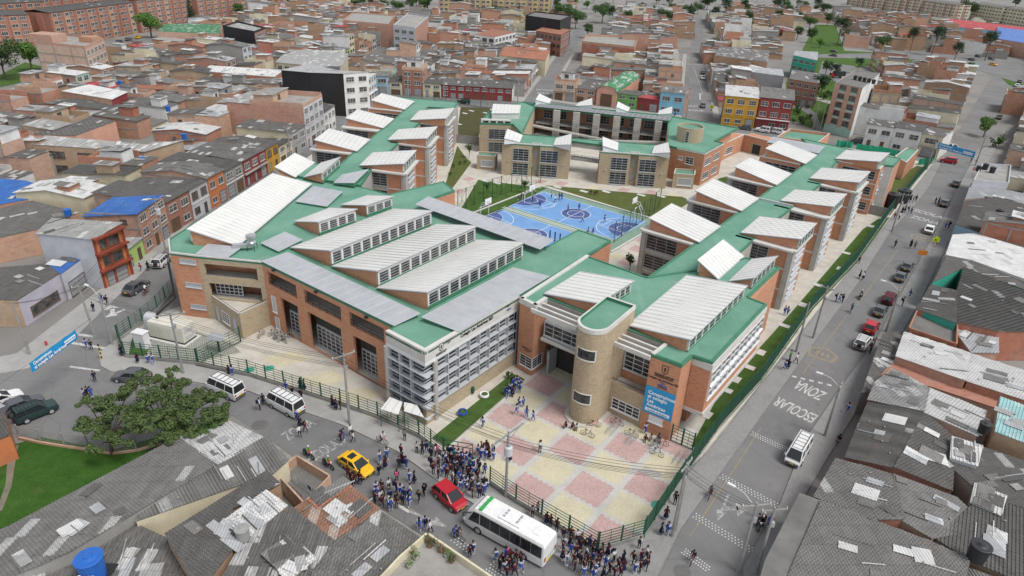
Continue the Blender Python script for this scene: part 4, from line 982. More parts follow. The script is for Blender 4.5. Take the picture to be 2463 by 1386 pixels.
# step in the roof and concrete edge beams of the stair wells
k=MB()
for(x0,y0),(x1,y1)in(((1820.4,478),(1908,498)),):
 A,B=Wz(x0,y0),Wz(x1,y1);u,n,L=frame_of(A,B);k.obox(A+up_*(ZW-.1),u*L,n*.3,up_*.45)
k.build('roof_step',M_EDGE,EW)
k=MB()
for a,b_,c_ in(((1820,571),(1805,584),(1769,583)),((1907,500),(1893,512),(1862,510)),((1979,440),(1967,451),(1938,449))):
 pass
k2=MB();k2.prism([Wz(2150,385),Wz(2167,382),Wz(2155,397),Wz(2140,399)],0,ZW-.1,0,1);k2.build('stair_block',[M_BRICK,M_GREEN],EW)
# ---- west wing
WW=thing('classroom_wing','long classroom wing beside the narrow west street, brick blocks along a green roof','school building',V2(Wz(930,330),0))
d82=(Wz(1028,352)-Wz(971.6,417.6)).normalized();d82=Vector((math.cos(R(84)),math.sin(R(84)),0));d8=Vector((math.cos(R(-14)),math.sin(R(-14)),0))
wsp=[Wz(720,426),Wz(668,405),Wz(711,372),Wz(756,392),Wz(770,396),Wz(817.6,396),Wz(845,371),Wz(913,315),Wz(960,277),Wz(970,266.5),Wz(962,234),Wz(1102,247),Wz(1092,262),Wz(1029,258),Wz(1011.5,294),Wz(960,343.5),Wz(894,408.8),Wz(868,447)]
mb=MB();mb.prism(wsp,0,ZW-.3);mb.build('spine_wall',M_CONC,WW);roof_deck(WW,wsp,ZW,.13,.25)
for o1,i1,L_,plain in(((971.6,417.6),(894.6,408.8),8.6,0),((1028,352),(960,343.5),8.6,0),((1073,300.6),(1011.5,294),8.8,0)):
 O1=Wz(*o1);I1b=O1-d8*8.4;blks.append(bay(WW,O1,O1+d82*L_,I1b,ZW,1,.4,bool(plain)))
for o1,plain in(((752,358),0),((827,305.5),0),((886,261.6),1)):
 O1=Wz(*o1);blks.append(bay(WW,O1,O1+d82*8.6,O1+d8*8.8,ZW,-1,.3,bool(plain)))
for q in(((869,399),(898.5,369.5),(970.6,395),(999,364)),((936.5,337),(960,313.5),(1026,334),(1049.5,307)),((990,289.5),(1010.5,268),(1072,286),(1091.4,262)),((856.6,364),(887,337),(759,338),(793,312)),((920,308.4),(945,287),(834,285.5),(861.5,266)),((971.6,264),(994,245),(895.6,242.5),(919,227))):MW(WW,q)
monitor(WW,mz((708.5,426),10.3),mz((754,392),10.3),mz((665,404),12.2),mz((711,372),12.2),10.3,12.2,ZW,5)
monitor(WW,mz((734,427),10.4),mz((775,393),10.4),mz((775,417),12.0),mz((816,381),12.0),10.4,12.0,ZW,4)
panel(WW,[P(803,441,10.4),P(824,421,10.5),P(887,408,11.0),P(852,441,10.9)],6,3,lift=ZW)
# ================================================================== courtyard building
ZN=7.7
Nz=lambda x,y:pz(x,y,ZN)
NBD=thing('courtyard_building','two-storey buff brick school building around a ramp court, white skylights on green roof','school building',V2(Nz(1450,330),0))
nx_=(Nz(1611,377)-Nz(1208,344)).normalized();nx_=Vector((math.cos(R(-7)),math.sin(R(-7)),0));ny_=Vector((-nx_.y,nx_.x,0))
def nblock(A,B,depth,name='buff_block',z=ZN,mat=M_TAN):
 mb=MB();mb.prism([A,B,B+ny_*depth,A+ny_*depth],0,z-.3);return mb.build(name,mat,NBD)
a0,a1,b0,b1=Nz(1208,344),Nz(1372,355.5),Nz(1444.5,365.5),Nz(1611,377)
DEP=8.8
for A,B,wins in((a0,a1,((.165,.40),(.57,.83))),(b0,b1,((.165,.41),(.58,.83)))):
 u,n,L=frame_of(A,B);mb=MB();mid0,mid1=L*.445,L*.56
 mb.prism([A,A+u*mid0,A+u*mid0-n*1.0,A+u*mid1-n*1.0,A+u*mid1,B,B-n*DEP,A-n*DEP],0,ZN-.3);blk=mb.build('buff_block',M_TAN,NBD)
 for f0,f1 in wins:
  for zb in(.35,3.75):window(blk,A,B,L*f0,L*f1,zb,zb+2.9,3,5,.07,'window',M_FRAME,None,.05)
 for zb in(1.5,4.6):window(blk,A-n*1.0,B-n*1.0,mid0+.5,mid1-.5,zb,zb+1.6,1,1,.08,'window',M_FRAMED,M_FRAMED)
 lamp=MB();lamp.box(A+u*(L*.1)+n*.1+up_*3.5,.25,.2,.2,m=0);lamp.box(A+u*(L*.92)+n*.1+up_*3.5,.25,.2,.2);lamp.build('wall_lamp',M_FASCIA,blk)
a0b,b1b=a0+ny_*DEP,b1+ny_*DEP
roof_deck(NBD,[a0,a1,a1+ny_*(DEP-3.2),b0+ny_*(DEP-3.2),b0,b1,b1b,a0b],ZN,.16,.25,pm=None)
k=MB();
for A,B in((a0,a1),(b0,b1)):
 u,n,L=frame_of(A,B);k.obox(A+up_*(ZN-.02)+n*.03,u*L,-n*.3,up_*.2)
 k.obox(A+u*(L*.445)+up_*(ZN-.3)+n*.0,u*.15,-n*1.1,up_*.62);k.obox(A+u*(L*.56)+up_*(ZN-.3),u*.15,-n*1.1,up_*.62);k.obox(A+u*(L*.445)+up_*(ZN-.3)-n*1.0,u*(L*.115),n*.15,up_*.62)
k.build('coping',M_FASCIA,NBD)
# bridge in the gap and courtyard edges
k=MB();k.obox(a1+ny_*5.8+up_*3.2,(b0-a1),ny_*2.4,up_*.45);k.obox(a1+ny_*5.7+up_*6.4,(b0-a1),ny_*.3,up_*1.0);k.build('bridge_slab',M_CONC,NBD)
k=MB()
for i in range(9):p=a1.lerp(b0,i/8)+ny_*5.7;k.bar(p+up_*3.6,p+up_*4.6,.05)
k.bar(a1+ny_*5.7+up_*4.6,b0+ny_*5.7+up_*4.6,.06);k.build('railing',M_BLACK,NBD)
# west arm
w0,w1,w2,w3=Nz(1154,297),Nz(1172,271),Nz(1257,246),Nz(1289,254)
mb=MB();wpoly=[w0,Nz(1233,300),a0b+nx_*3.5,Nz(1261,313),w3,w2,Nz(1176,268)]
mb.prism(wpoly,0,ZN-.3);wb=mb.build('buff_block',M_TAN,NBD);roof_deck(NBD,wpoly,ZN,.2,.3)
u,n,L=frame_of(w0,Nz(1233,300))
for zb in(.4,3.8):window(wb,w0,Nz(1233,300),2.3,6.6,zb,zb+2.6,3,5,.07,'window',M_FRAME)
mb=MB();mb.obox(w0+up_*(ZN-.2)-n*.4+u*.3,u*(L-.8),-n*1.0,up_*1.15);mb.build('clerestory',M_FASCIA,NBD)
for i in range(4):window(NBD,w0-n*.39,w0+u*L-n*.39,.8+i*1.85,2.3+i*1.85,ZN+.1,ZN+.75,1,1,.05,'window',M_BARW)
panel(NBD,[P(1182,274,9.1),P(1186,251,9.6),P(1253,254,9.6),P(1249,274,9.1)],7,1,'white_skylight',M_FASCIA,M_WHITE,.12,lift=ZN)
# north arm, with the long grey canopy in front of it
n0,n1=w2,Nz(1617,280);n2,n3=Nz(1612,292),w3
npoly=[w2,n1,Nz(1611,294),Nz(1286,258)]
cA,cB=Nz(1290,260),Nz(1611,294);u,n,L=frame_of(cA,cB);rA,rB=cA-n*4.6,cB-n*4.6
mb=MB();mb.prism([w2,n1,rB,rA],0,ZN-.3);mb.build('brick_block',M_BRICK,NBD);roof_deck(NBD,npoly,ZN,.2,.3)
for zb in(.14,3.5):
 k=MB();k.obox(rA+up_*zb,u*L,n*5.0,up_*.3);k.build('gallery_slab',M_CONC,NBD)
for i in range(9):
 for zb in(.6,4.0):window(NBD,rA,rB,1.2+i*L/9,1.2+i*L/9+2.6,zb+.2,zb+2.4,3,3,.08,'window',M_FRAME,None,.04)
for i in range(6):
 k=MB();p=cA+u*(6.2+i*(L-9)/5)+n*.9;k.box(p,1.8,.9,ZN+.2,math.atan2(u.y,u.x));k.build('concrete_column',M_CONC,NBD)
k=MB()
for i in range(26):p=cA.lerp(cB,i/25)+n*.3;k.bar(p+up_*3.8,p+up_*4.85,.04)
k.bar(cA+n*.3+up_*4.85,cB+n*.3+up_*4.85,.06);k.build('railing',M_BLACK,NBD)
for zb in(3.8,3.8):
 pass
k=MB()
for s,z0_,z1_ in((0,3.8,3.8),(1,4.1,.6),(2,.6,3.6)):
 off=n*(2.0+s*1.7)
 for h in(.5,1.0):k.bar(cA+off+up_*(z0_+h),cB+off+up_*(z1_+h),.06)
 for i in range(22):t=i/21;p=cA.lerp(cB,t)+off;z=z0_+(z1_-z0_)*t;k.bar(p+up_*z,p+up_*(z+1.0),.05)
k.build('railing',M_BLACK,NBD)
k=MB()
for s,z0_,z1_ in((2.0,3.6,.4),(4.0,.4,3.5)):
 a,b_=cA+n*s,cB+n*s;v=[V2(a,z0_),V2(b_,z1_),V2(b_+n*1.7,z1_),V2(a+n*1.7,z0_)]
 k.poly(v[::-1]);k.poly([p-up_*.35 for p in v]);
 for i in range(4):j=(i+1)%4;k.poly([v[i],v[i]-up_*.35,v[j]-up_*.35,v[j]])
k.build('ramp',M_CONC,NBD)
panel(NBD,[P(1284,256,ZN+.5),P(1300,250.5,ZN+.9),P(1614,283.5,ZN+.9),P(1609,290.5,ZN+.5)],1,26,'grey_canopy',None,m_plain('canopy_sheet',(.19,.19,.205),.5,.1,1),.1)
# east arm: brick corner block with green roof, shaft on top
er=[Nz(1621,282),Nz(1776,309),Nz(1720,340),Nz(1742,346),Nz(1695,371),Nz(1628.6,357),Nz(1611,377)+ny_*2]
epoly=[Nz(1617,280),Nz(1621,282),Nz(1776,309),Nz(1720,340),Nz(1742,346),Nz(1695,371),Nz(1628.6,357),b1b+nx_*.5,b1b-nx_*.1,Nz(1606,300)]
mb=MB();mb.prism([Nz(1720,340),Nz(1742,346),Nz(1695,371),Nz(1628.6,357),b1b+nx_*.5,Nz(1606,300),Nz(1660,300)],0,ZN-.3);eb_=mb.build('brick_block',M_BRICK,NBD)
mb=MB();mb.prism([Nz(1617,281),Nz(1621,283),Nz(1760,312),Nz(1718,336),Nz(1660,330),Nz(1606,300)],0,ZN-.9);mb.build('rear_block',M_BRICK,NBD)
roof_deck(NBD,epoly,ZN,.2,.3)
A,B=Nz(1628.6,357),Nz(1695,371);C_=Nz(1742,346)
_,_,L1_=frame_of(A,B);_,_,L2_=frame_of(B,C_)
for zb in(1.2,4.6):window(eb_,A,B,L1_*.36,L1_*.66,zb,zb+1.7,2,3,.09,'window',M_BARW);window(eb_,A,B,L1_*.1,L1_*.26,zb+.6,zb+1.5,1,1,.09,'window',M_BARW,M_FRAMED)
for zb in(1.2,4.6):
 for f0 in(.07,.52):window(eb_,B,C_,L2_*f0,L2_*(f0+.3),zb,zb+1.7,3,3,.09,'window',M_BARW)
k=MB();u,n,L=frame_of(B,C_);k.obox(B+n*.03+up_*(ZN-.2),u*L,-n*.3,up_*.4);u,n,L=frame_of(A,B);k.obox(A+n*.032+up_*(ZN-.2),u*L,-n*.3,up_*.4);k.build('coping',M_FASCIA,NBD)
sc_=pz(1657,337,ZN);mb=MB();N=26;sr=3.15;pts=[sc_+Vector((math.cos(2*math.pi*i/N),math.sin(2*math.pi*i/N),0))*sr for i in range(N)]
mb.prism(pts,ZN-.1,ZN+3.0,0,1);sh=mb.build('round_shaft',[M_TAN,M_GREEN],NBD)
k=MB()
for i in range(N):
 a,b_=pts[i],pts[(i+1)%N];ia,ib=sc_+(a-sc_)*.92,sc_+(b_-sc_)*.92;k.prism([a,b_,ib,ia],ZN+3.0,ZN+3.45)
k.build('coping',M_TAN,sh)
dv_=(Vector((0,0,0))-sc_);dv_.z=0;dv_.normalize();du_=Vector((-dv_.y,dv_.x,0));A=sc_+dv_*(sr+.04)-du_*1.4;window(sh,A,A+du_*3,.4,1.3,ZN+.05,ZN+2.8,1,5,.1,'door',M_FRAME,M_DARK,.05,False)
# small white skylights
for q in(((1212.5,334),(1220,311),(1257,326),(1250,343)),((1331,350),(1338,333),(1375,323),(1373,349)),((1449,330),(1487,344),(1486,363),(1450,352)),((1568,370),(1575,352),(1607,343.5),(1612,368)),((1288,241),(1297,226),(1327,240),(1321,250)),((1385,256),(1393,247),(1424,237),(1425,254)),((1482,259),(1486,245),(1515,260),(1510,269)),((1582,276),(1586,267),(1617,257),(1616,274))):
 zz=(.2,1.5)if q[2][0]>0 else 0
 xs=[p[0]for p in q];hi_left=q in()
 pts=[P(x,y,ZN+.6)for x,y in q];ce=sum(pts,Vector())/4
# lean: the ends nearer the outside edge stand higher
 hi={0:(1,0),1:(2,3),2:(0,3),3:(2,3)}
 order=sorted(range(4),key=lambda i:q[i][1]);up_set=set()
 rising_right=q[2][1]<q[1][1]
 for i in range(4):
  if(rising_right and i in(2,3))or(not rising_right and i in((0,1)if q[1][1]<q[0][1]else(0,3))):up_set.add(i)
 pp=[P(x,y,ZN+(1.35 if i in up_set else .25))for i,(x,y)in enumerate(q)]
 panel(NBD,pp,1,1,'white_skylight',M_BARW,M_WHITE,.1,lift=ZN)
# covered walk and gatehouse on the far right of the court
GW=thing('gate_lobby','low brick school lobby with dark open doorway between the buildings','school building',V2(pz(1800,350,0),0))
lA,lB,lC=pz(1742,378,0),pz(1783,363,0),pz(1838,372,0)
mb=MB();lz=4.6
l0,l1,l2=pz(1741,347,lz),pz(1790,325,lz),pz(1850,340,lz)
uu,nn,ll=frame_of(l0,l1);mb.obox(l0,uu*ll,-nn*4,up_*lz);uu2,nn2,ll2=frame_of(l1,l2);mb.obox(l1+up_*0,uu2*ll2,-nn2*4.0,up_*(lz-.003));mb.build('brick_wall',M_BRICK,GW)
k=MB();k.obox(l0+nn*.05+up_*lz,uu*ll,-nn*.3,up_*.18);k.obox(l1+nn2*.05+up_*(lz+.003),uu2*ll2,-nn2*.3,up_*.18);k.build('coping',M_FASCIA,GW)
window(GW,l0,l1,1.2,6.5,1.2,3.0,5,3,.09,'window',M_BARW);window(GW,l1,l2,ll2*.4,ll2*.75,.2,3.0,1,1,.12,'doorway',M_FRAMED,M_DARK,.02,False)
def flat_block(name,label,cat,pts,z,zpar,wall,roofm=M_GREEN,parm=M_FASCIA,part=.25):
 c=sum((Vector((p.x,p.y,0))for p in pts),Vector())/len(pts);T=thing(name,label,cat,c)
 pts=[Vector((p.x,p.y,0))for p in pts]
 n=len(pts);ar=sum(pts[i].x*pts[(i+1)%n].y-pts[(i+1)%n].x*pts[i].y for i in range(n))
 if ar<0:pts=pts[::-1]
 mb=MB();mb.prism(pts,0,z);w=mb.build('wall',wall,T);r=MB();r.prism(pts,z,z+.05);r.build('roof',roofm,T);k=MB()
 for i in range(n):
  a,b_=pts[i],pts[(i+1)%n];u,nn,L=frame_of(a,b_);k.obox(a+nn*.02+up_*(z-.05),u*L,-nn*part,up_*(zpar+.05+i*.001),0,1)
 k.build('parapet',[wall,parm],T);return T,pts
k1,kp=flat_block('kiosk','small buff brick kiosk with green roof and grey shutter left of the courtyard building','kiosk',[pz(1147,377,3.2),pz(1191,380,3.2),pz(1197,371,3.2),pz(1150,368,3.2)],3.2,.4,M_TAN)
window(k1,pz(1147,377,3.2),pz(1191,380,3.2),1.0,4.0,.9,2.5,1,1,.1,'shutter',M_BARW,M_FRAMED)
k2_,kp=flat_block('kiosk','small buff brick kiosk with green roof and grey shutter beside the brick corner block','kiosk',[pz(1620,421,3.2),pz(1671,425,3.2),pz(1673,412,3.2),pz(1624,409,3.2)],3.2,.4,M_TAN)
window(k2_,pz(1620,421,3.2),pz(1671,425,3.2),1.0,4.3,.9,2.6,1,1,.1,'shutter',M_BARW,M_FRAMED)
flat_block('annex','low brick annex with bright green sunken roof at the far end of the school','annex',[pz(1868,331,4.5),pz(1900,312,4.5),pz(1996,323,4.5),pz(1968,345,4.5)],4.0,.8,M_BRICK,M_GREEN)
t_,tp_=flat_block('annex','narrow brick annex with pale green roof by the street-side fence','annex',[pz(2152,378,4.5),pz(2182,356,4.5),pz(2209,362,4.5),pz(2180,393,4.5)],4.5,.25,M_BRICK,M_GREEN)
# ================================================================== houses
rng=random.Random(11)
HM,HMI=[],{}
def hm(key,mat):
 HMI[key]=len(HM);HM.append(mat)
BR=dict(bw=.34,bh=.14,msize=.02)
hm('brick',m_brick('hollow_clay_brick',(.52,.225,.115),(.41,.16,.08),(.36,.28,.22),stain=.4,patch=.22,rndv=.3,**BR))
hm('brickp',m_brick('pink_clay_brick',(.53,.275,.175),(.44,.20,.12),(.38,.31,.26),stain=.35,patch=.2,rndv=.3,**BR))
hm('brickb',m_brick('brown_clay_brick',(.38,.215,.11),(.47,.29,.155),(.26,.21,.17),stain=.45,patch=.2,rndv=.3,**BR))
hm('brickf',m_brick('red_facing_brick',(.34,.13,.08),(.28,.10,.065),(.3,.22,.18),.25,.085,.012,.25))
for k,c in dict(white=(.62,.62,.60),cream=(.58,.53,.38),blue=(.30,.47,.58),mint=(.33,.50,.42),yellow=(.55,.47,.22),mustard=(.47,.265,.03),red=(.30,.06,.045),darkred=(.23,.035,.035),grey=(.33,.335,.34),palegrey=(.46,.475,.50),green=(.12,.38,.07),lime=(.38,.52,.17),salmon=(.55,.30,.22),orange=(.48,.16,.06),block=(.27,.26,.24),teal=(.03,.36,.27),black=(.018,.018,.02),lilac=(.42,.40,.46),sky=(.20,.45,.60)).items():
 hm(k,m_plain('plaster_'+k,c,.85,.12,.5,dirt=.4 if k!='black' else .1))
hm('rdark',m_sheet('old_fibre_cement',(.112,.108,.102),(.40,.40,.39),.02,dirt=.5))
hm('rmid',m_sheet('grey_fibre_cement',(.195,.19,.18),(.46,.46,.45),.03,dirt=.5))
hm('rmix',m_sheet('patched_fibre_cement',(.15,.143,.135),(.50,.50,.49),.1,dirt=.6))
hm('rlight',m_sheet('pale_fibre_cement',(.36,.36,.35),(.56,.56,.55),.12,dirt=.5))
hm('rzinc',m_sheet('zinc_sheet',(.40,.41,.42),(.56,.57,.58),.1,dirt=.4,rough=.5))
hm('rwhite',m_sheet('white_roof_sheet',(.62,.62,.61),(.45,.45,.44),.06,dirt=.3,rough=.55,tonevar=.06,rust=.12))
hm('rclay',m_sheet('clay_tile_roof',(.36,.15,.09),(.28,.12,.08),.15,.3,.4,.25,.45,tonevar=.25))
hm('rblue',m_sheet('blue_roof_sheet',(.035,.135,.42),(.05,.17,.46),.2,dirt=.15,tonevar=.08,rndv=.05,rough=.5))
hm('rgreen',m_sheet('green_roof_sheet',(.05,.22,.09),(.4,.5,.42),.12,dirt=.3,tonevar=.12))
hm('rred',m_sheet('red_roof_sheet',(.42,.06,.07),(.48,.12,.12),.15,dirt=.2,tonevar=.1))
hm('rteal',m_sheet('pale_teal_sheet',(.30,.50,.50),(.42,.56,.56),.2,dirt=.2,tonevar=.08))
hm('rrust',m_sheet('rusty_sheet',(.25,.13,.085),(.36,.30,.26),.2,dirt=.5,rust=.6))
hm('slab',m_plain('roof_concrete',(.30,.29,.27),.9,.22,.5,dirt=.55))
hm('slabd',m_plain('dark_roof_slab',(.16,.155,.145),.9,.25,.5,dirt=.4))
hm('frame',m_plain('painted_frame',(.55,.55,.54),.6,.1,1));hm('framed',m_plain('dark_frame',(.07,.06,.055),.6,.2,1));hm('glass',M_HGLASS)
hm('shutter',m_plain('steel_shutter',(.30,.30,.31),.6,.15,.8,dirt=.25));hm('wood',m_plain('brown_door',(.13,.075,.04),.7,.2,.8));hm('dark',M_DARK);hm('conc',M_CONCD);hm('green_mesh',m_plain('green_netting',(.01,.30,.17),.8,.25,1));hm('rust',m_plain('red_iron',(.24,.05,.03),.7,.2,1))
ROOFN=dict(rrust='rusty roof',rdark='dark corrugated roof',rmid='grey corrugated roof',rmix='patchy grey roof',rlight='pale corrugated roof',rzinc='zinc roof',rwhite='white sheet roof',rclay='clay tile roof',rblue='bright blue roof',rgreen='green sheet roof',rred='red sheet roof',rteal='pale teal roof',slab='flat concrete roof',slabd='dark flat roof')
WALLN=dict(brick='orange brick',brickp='pinkish brick',brickb='brown brick',brickf='dark red brick',white='white',cream='cream',blue='light blue',mint='mint green',yellow='pale yellow',mustard='mustard yellow',red='red',darkred='dark red',grey='grey',palegrey='pale grey',green='bright green',lime='lime green',salmon='salmon pink',orange='orange',block='grey block',teal='teal',black='black',lilac='lilac',sky='sky blue')
NW={1:'one-storey',2:'two-storey',3:'three-storey',4:'four-storey',5:'five-storey',6:'six-storey'}
class Parts:
# named meshes of one house, sharing the house material list
 def __init__(s):s.p=[]
 def new(s,name):m_=MB();s.p.append((name,m_));return m_
 def emit(s,T):
  for name,mb in s.p:
   if not mb.f:continue
   used=sorted(set(mb.m));rm={u:i for i,u in enumerate(used)}
   mb.m=[rm[x]for x in mb.m];mb.build(name,[HM[u]for u in used],T)
 def merge(s,big):
  for name,mb in s.p:
   b0=len(big.v);big.v+=mb.v;big.f+=[tuple(i+b0 for i in f)for f in mb.f];big.m+=mb.m;big.uv+=mb.uv
def hwin(pr,A,u,n,a,z,w,h,fr='frame',nx=2,gl='glass',name='window',ny=1):
 f=pr.new(name);o=A+u*a+n*.012+up_*z;t=.09
 f.obox(o,u*w,n*.02,up_*h,HMI[gl]);F_=HMI[fr];o2=o+n*.004
 f.obox(o2-u*.04-up_*.08,u*(w+.08),n*.14,up_*.12,F_);f.obox(o2+up_*(h-t),u*w,n*.06,up_*t,F_)
 for i in range(nx+1):f.obox(o2+u*((w-t*.7)*i/nx)+up_*.05,u*t*.7,n*.05,up_*(h-.1),F_)
 for j in range(1,ny):f.obox(o2+up_*(h*j/ny),u*w,n*.045,up_*.05,F_)
def facade(pr,A,B,h,r,fr='frame',ground=True,dens=1.0,gl='glass',st=None):
 u,n,L=frame_of(A,B);st=st or max(1,round(h/2.75));sh=h/st
 for s in range(st):
  k=max(1,int(L/2.7*dens));bw_=L/k
  for i in range(k):
   z=s*sh
   if s==0 and ground:
    if r.random()<.4:hwin(pr,A,u,n,i*bw_+bw_*.15,.1,bw_*.7,min(2.4,sh-.4),'framed',1,r.choice(('shutter','shutter','wood')),'garage_door',3)
    elif r.random()<.5:hwin(pr,A,u,n,i*bw_+bw_*.3,.1,.95,2.05,'framed',1,r.choice(('wood','shutter','framed')),'door')
    else:hwin(pr,A,u,n,i*bw_+bw_*.22,.9,bw_*.56,1.2,fr,2)
   else:hwin(pr,A,u,n,i*bw_+bw_*.18,z+.75,bw_*.64,min(1.45,sh-1.2),fr,r.choice((2,3)),gl,'window',r.choice((1,2)))
RIDGE=[.34,3];LR=random.Random(77);FLATR=(HMI['slab'],HMI['slabd'])
def rect_roof(mb,A,u,n,L,D,z0,z1,m,over=.25,thick=.07,back0=0.0):
# pitched sheet: front edge height z0 (at n side), rear edge z1
 a=A-u*over+n*over;b_=A+u*(L+over)+n*over;c=A+u*(L+over)-n*(D+over);d=A-u*over-n*(D+over)
 q=[V2(a,z0),V2(b_,z0),V2(c,z1),V2(d,z1)]
 if(q[1]-q[0]).cross(q[2]-q[0]).z<0:q=q[::-1]
 mb.poly([p+up_*thick for p in q],m);mb.poly(q[::-1],m)
 if RIDGE[0]and m not in FLATR:ridges(mb,[p+up_*thick for p in q],m,RIDGE[0]);loose(mb,[p+up_*thick for p in q],[HMI[k_]for k_ in('rlight','rmid','rmid','rdark','rwhite','block')],RIDGE[1],LR)
 for i in range(4):j=(i+1)%4;mb.poly([q[i],q[j],q[j]+up_*thick,q[i]+up_*thick],m)
def house_parts(A,B,D,h,wall,roof,r,side=None,fr='frame',kind=None,rear=None,front=True,detail=True,shack=False):
# A,B: street corners left and right as seen from the street; D: depth
 pr=Parts();u,n,L=frame_of(A,B);side=side or r.choice(('brick','brick','brickp','brickb','block'))
 kind=kind or r.choice(('shed','shed','gable','terrace','terrace','split'))
 W_,S_,Rf=HMI[wall],HMI[side],HMI[roof]
 fd=D*(r.uniform(.5,.7)if kind in('split','terrace')else 1.0);w=pr.new('wall')
 def block(o,L_,D_,z,fm,z1=None,mb=None):
  mb=mb or w;z1=z if z1 is None else z1
  a,b_,c,d=o,o+u*L_,o+u*L_-n*D_,o-n*D_
  mb.poly([V2(a,0),V2(b_,0),V2(b_,z),V2(a,z)],fm);mb.poly([V2(b_,0),V2(c,0),V2(c,z1),V2(b_,z)],S_);mb.poly([V2(c,0),V2(d,0),V2(d,z1),V2(c,z1)],S_);mb.poly([V2(d,0),V2(a,0),V2(a,z),V2(d,z1)],S_)
  mb.poly([V2(a,z),V2(b_,z),V2(c,z1),V2(d,z1)],HMI['slab'])
 if kind=='shed':
  z1=h+r.choice((-1,1))*r.uniform(.4,1.0);block(A,L,D,h,W_,z1);rect_roof(pr.new('roof'),A,u,n,L,D,h+.05,z1+.05,Rf)
 elif kind=='gable':
  zr=h+r.uniform(.7,1.2);block(A,L,D/2,h,W_,zr);block(A-n*(D/2),L,D/2,zr,S_,h);rf=pr.new('roof')
  rect_roof(rf,A,u,n,L,D/2-.25,h+.05,zr+.05,Rf);rect_roof(rf,A-n*(D/2),u,n,L,D/2,zr+.052,h+.05,Rf,.25)
 elif kind=='split':
  z1=h+r.uniform(.2,.8);block(A,L,fd,h,W_,z1);rect_roof(pr.new('roof'),A,u,n,L,fd,h+.05,z1+.05,Rf)
  h2=max(2.4,h-r.choice((2.6,2.6,1.2,0)))+r.uniform(-.2,.3);o=A-n*(fd+.003);h3=h2+r.uniform(-.4,.5);d2=D-fd;block(o,L,d2,h2,S_,h3)
  rect_roof(pr.new('rear_roof'),o,u,n,L,d2,h2+.05,h3+.05,HMI[r.choice(('rdark','rmid','rmix','rzinc','rlight'))],.12)
 else:
  block(A,L,fd,h,W_);pp=pr.new('parapet');ph=r.uniform(.6,1.15)
  pm_=W_ if r.random()<.4 else S_
  pp.obox(A+up_*(h-.01),u*L,-n*.16,up_*ph,pm_);pp.obox(A-n*.162+up_*(h-.01),-n*(fd-.17),u*.15,up_*(ph+r.uniform(0,1.0)),S_);pp.obox(A+u*(L-.15)-n*.162+up_*(h-.01),-n*(fd-.17),u*.15,up_*(ph+r.uniform(0,1.0)),S_)
  if r.random()<.75:
   rm=pr.new('rooftop_room');rl=L*r.uniform(.4,.95);rd=fd*r.uniform(.35,.7);o=A+u*r.uniform(.2,max(.21,L-rl-.2))-n*(fd-rd-.2)+up_*0;zt=h+2.2+r.uniform(-.1,.4)
   S2=HMI[r.choice(('brick','brickb','brickp','block','white'))]
   a=[o,o+u*rl,o+u*rl-n*rd,o-n*rd]
   for i in range(4):rm.poly([V2(a[i],h),V2(a[(i+1)%4],h),V2(a[(i+1)%4],zt),V2(a[i],zt)],S2)
   rect_roof(pr.new('upper_roof'),o,u,n,rl,rd,zt+.03,zt+.03+r.uniform(-.5,.5),HMI[r.choice(('rmid','rmix','rzinc','rwhite','rlight'))],.3)
   if detail:hwin(pr,o+up_*h,u,n,rl*.3,.6,min(1.4,rl*.4),1.1,'framed',2)
  h2=max(2.5,h-r.choice((0,2.6,2.6)))+r.uniform(-.1,.3);o=A-n*(fd+.003);h3=h2+r.uniform(-.4,.5);block(o,L,D-fd,h2,S_,h3)
  rect_roof(pr.new('rear_roof'),o,u,n,L,D-fd,h2+.05,h3+.05,HMI[r.choice(('rdark','rmid','rmix','rlight'))],.12)
 if shack and kind!='terrace' and r.random()<.55:
  rm=pr.new('rooftop_room');rl,rd=r.uniform(1.8,min(3.4,L*.6)),r.uniform(2,4);o=A+u*r.uniform(.2,L-rl-.1)-n*r.uniform(D*.3,max(D*.31,D-rd-.3));zt=h+r.uniform(1.3,2.3);S2=HMI[r.choice(('brick','brickb','block','white','brickp','conc'))];a=[o,o+u*rl,o+u*rl-n*rd,o-n*rd]
  for i in range(4):rm.poly([V2(a[i],2),V2(a[(i+1)%4],2),V2(a[(i+1)%4],zt),V2(a[i],zt)],S2)
  rect_roof(pr.new('upper_roof'),o,u,n,rl,rd,zt+.03,zt+.03+r.uniform(-.4,.3),HMI[r.choice(('rzinc','rwhite','rlight','rmix','rwhite'))],.35)
 if detail and h>4.5 and side in('brick','brickp','brickb')and r.random()<.75:
  g=pr.new('concrete_frame');cdir=Vector((-A.x,-A.y,0));sgn=1 if u.dot(cdir)>0 else-1;o=(A+u*L)if sgn>0 else A;e_=u*sgn;st=max(1,round(h/2.75));dd=fd if kind in('split','terrace')else D
  for s in range(1,st+1):g.obox(o+e_*.006+up_*(h*s/st-.32)-n*.1,-n*(dd-.2),e_*.05,up_*.26,HMI['conc'])
  for t in(.0,.34,.67,.97):g.obox(o+e_*.008-n*(.1+(dd-.4)*t),-n*.28,e_*.055,up_*(h-.35),HMI['conc'])
  if r.random()<.6:hwin(pr,o,-n if sgn>0 else n,e_,dd*r.uniform(.2,.6)*(1 if sgn>0 else-1)-(0 if sgn>0 else 1),h-1.9,1.0,.8,'framed',1)
 if front and detail:facade(pr,A,B,h,r,fr)
 elif front:
  g=pr.new('window');st=max(1,round(h/2.75))
  for s in range(st):
   for i in range(2):o=A+u*(L*(.12+.45*i))+n*.02+up_*(s*h/st+.8);g.obox(o,u*L*.3,n*.02,up_*1.2,HMI['glass'])
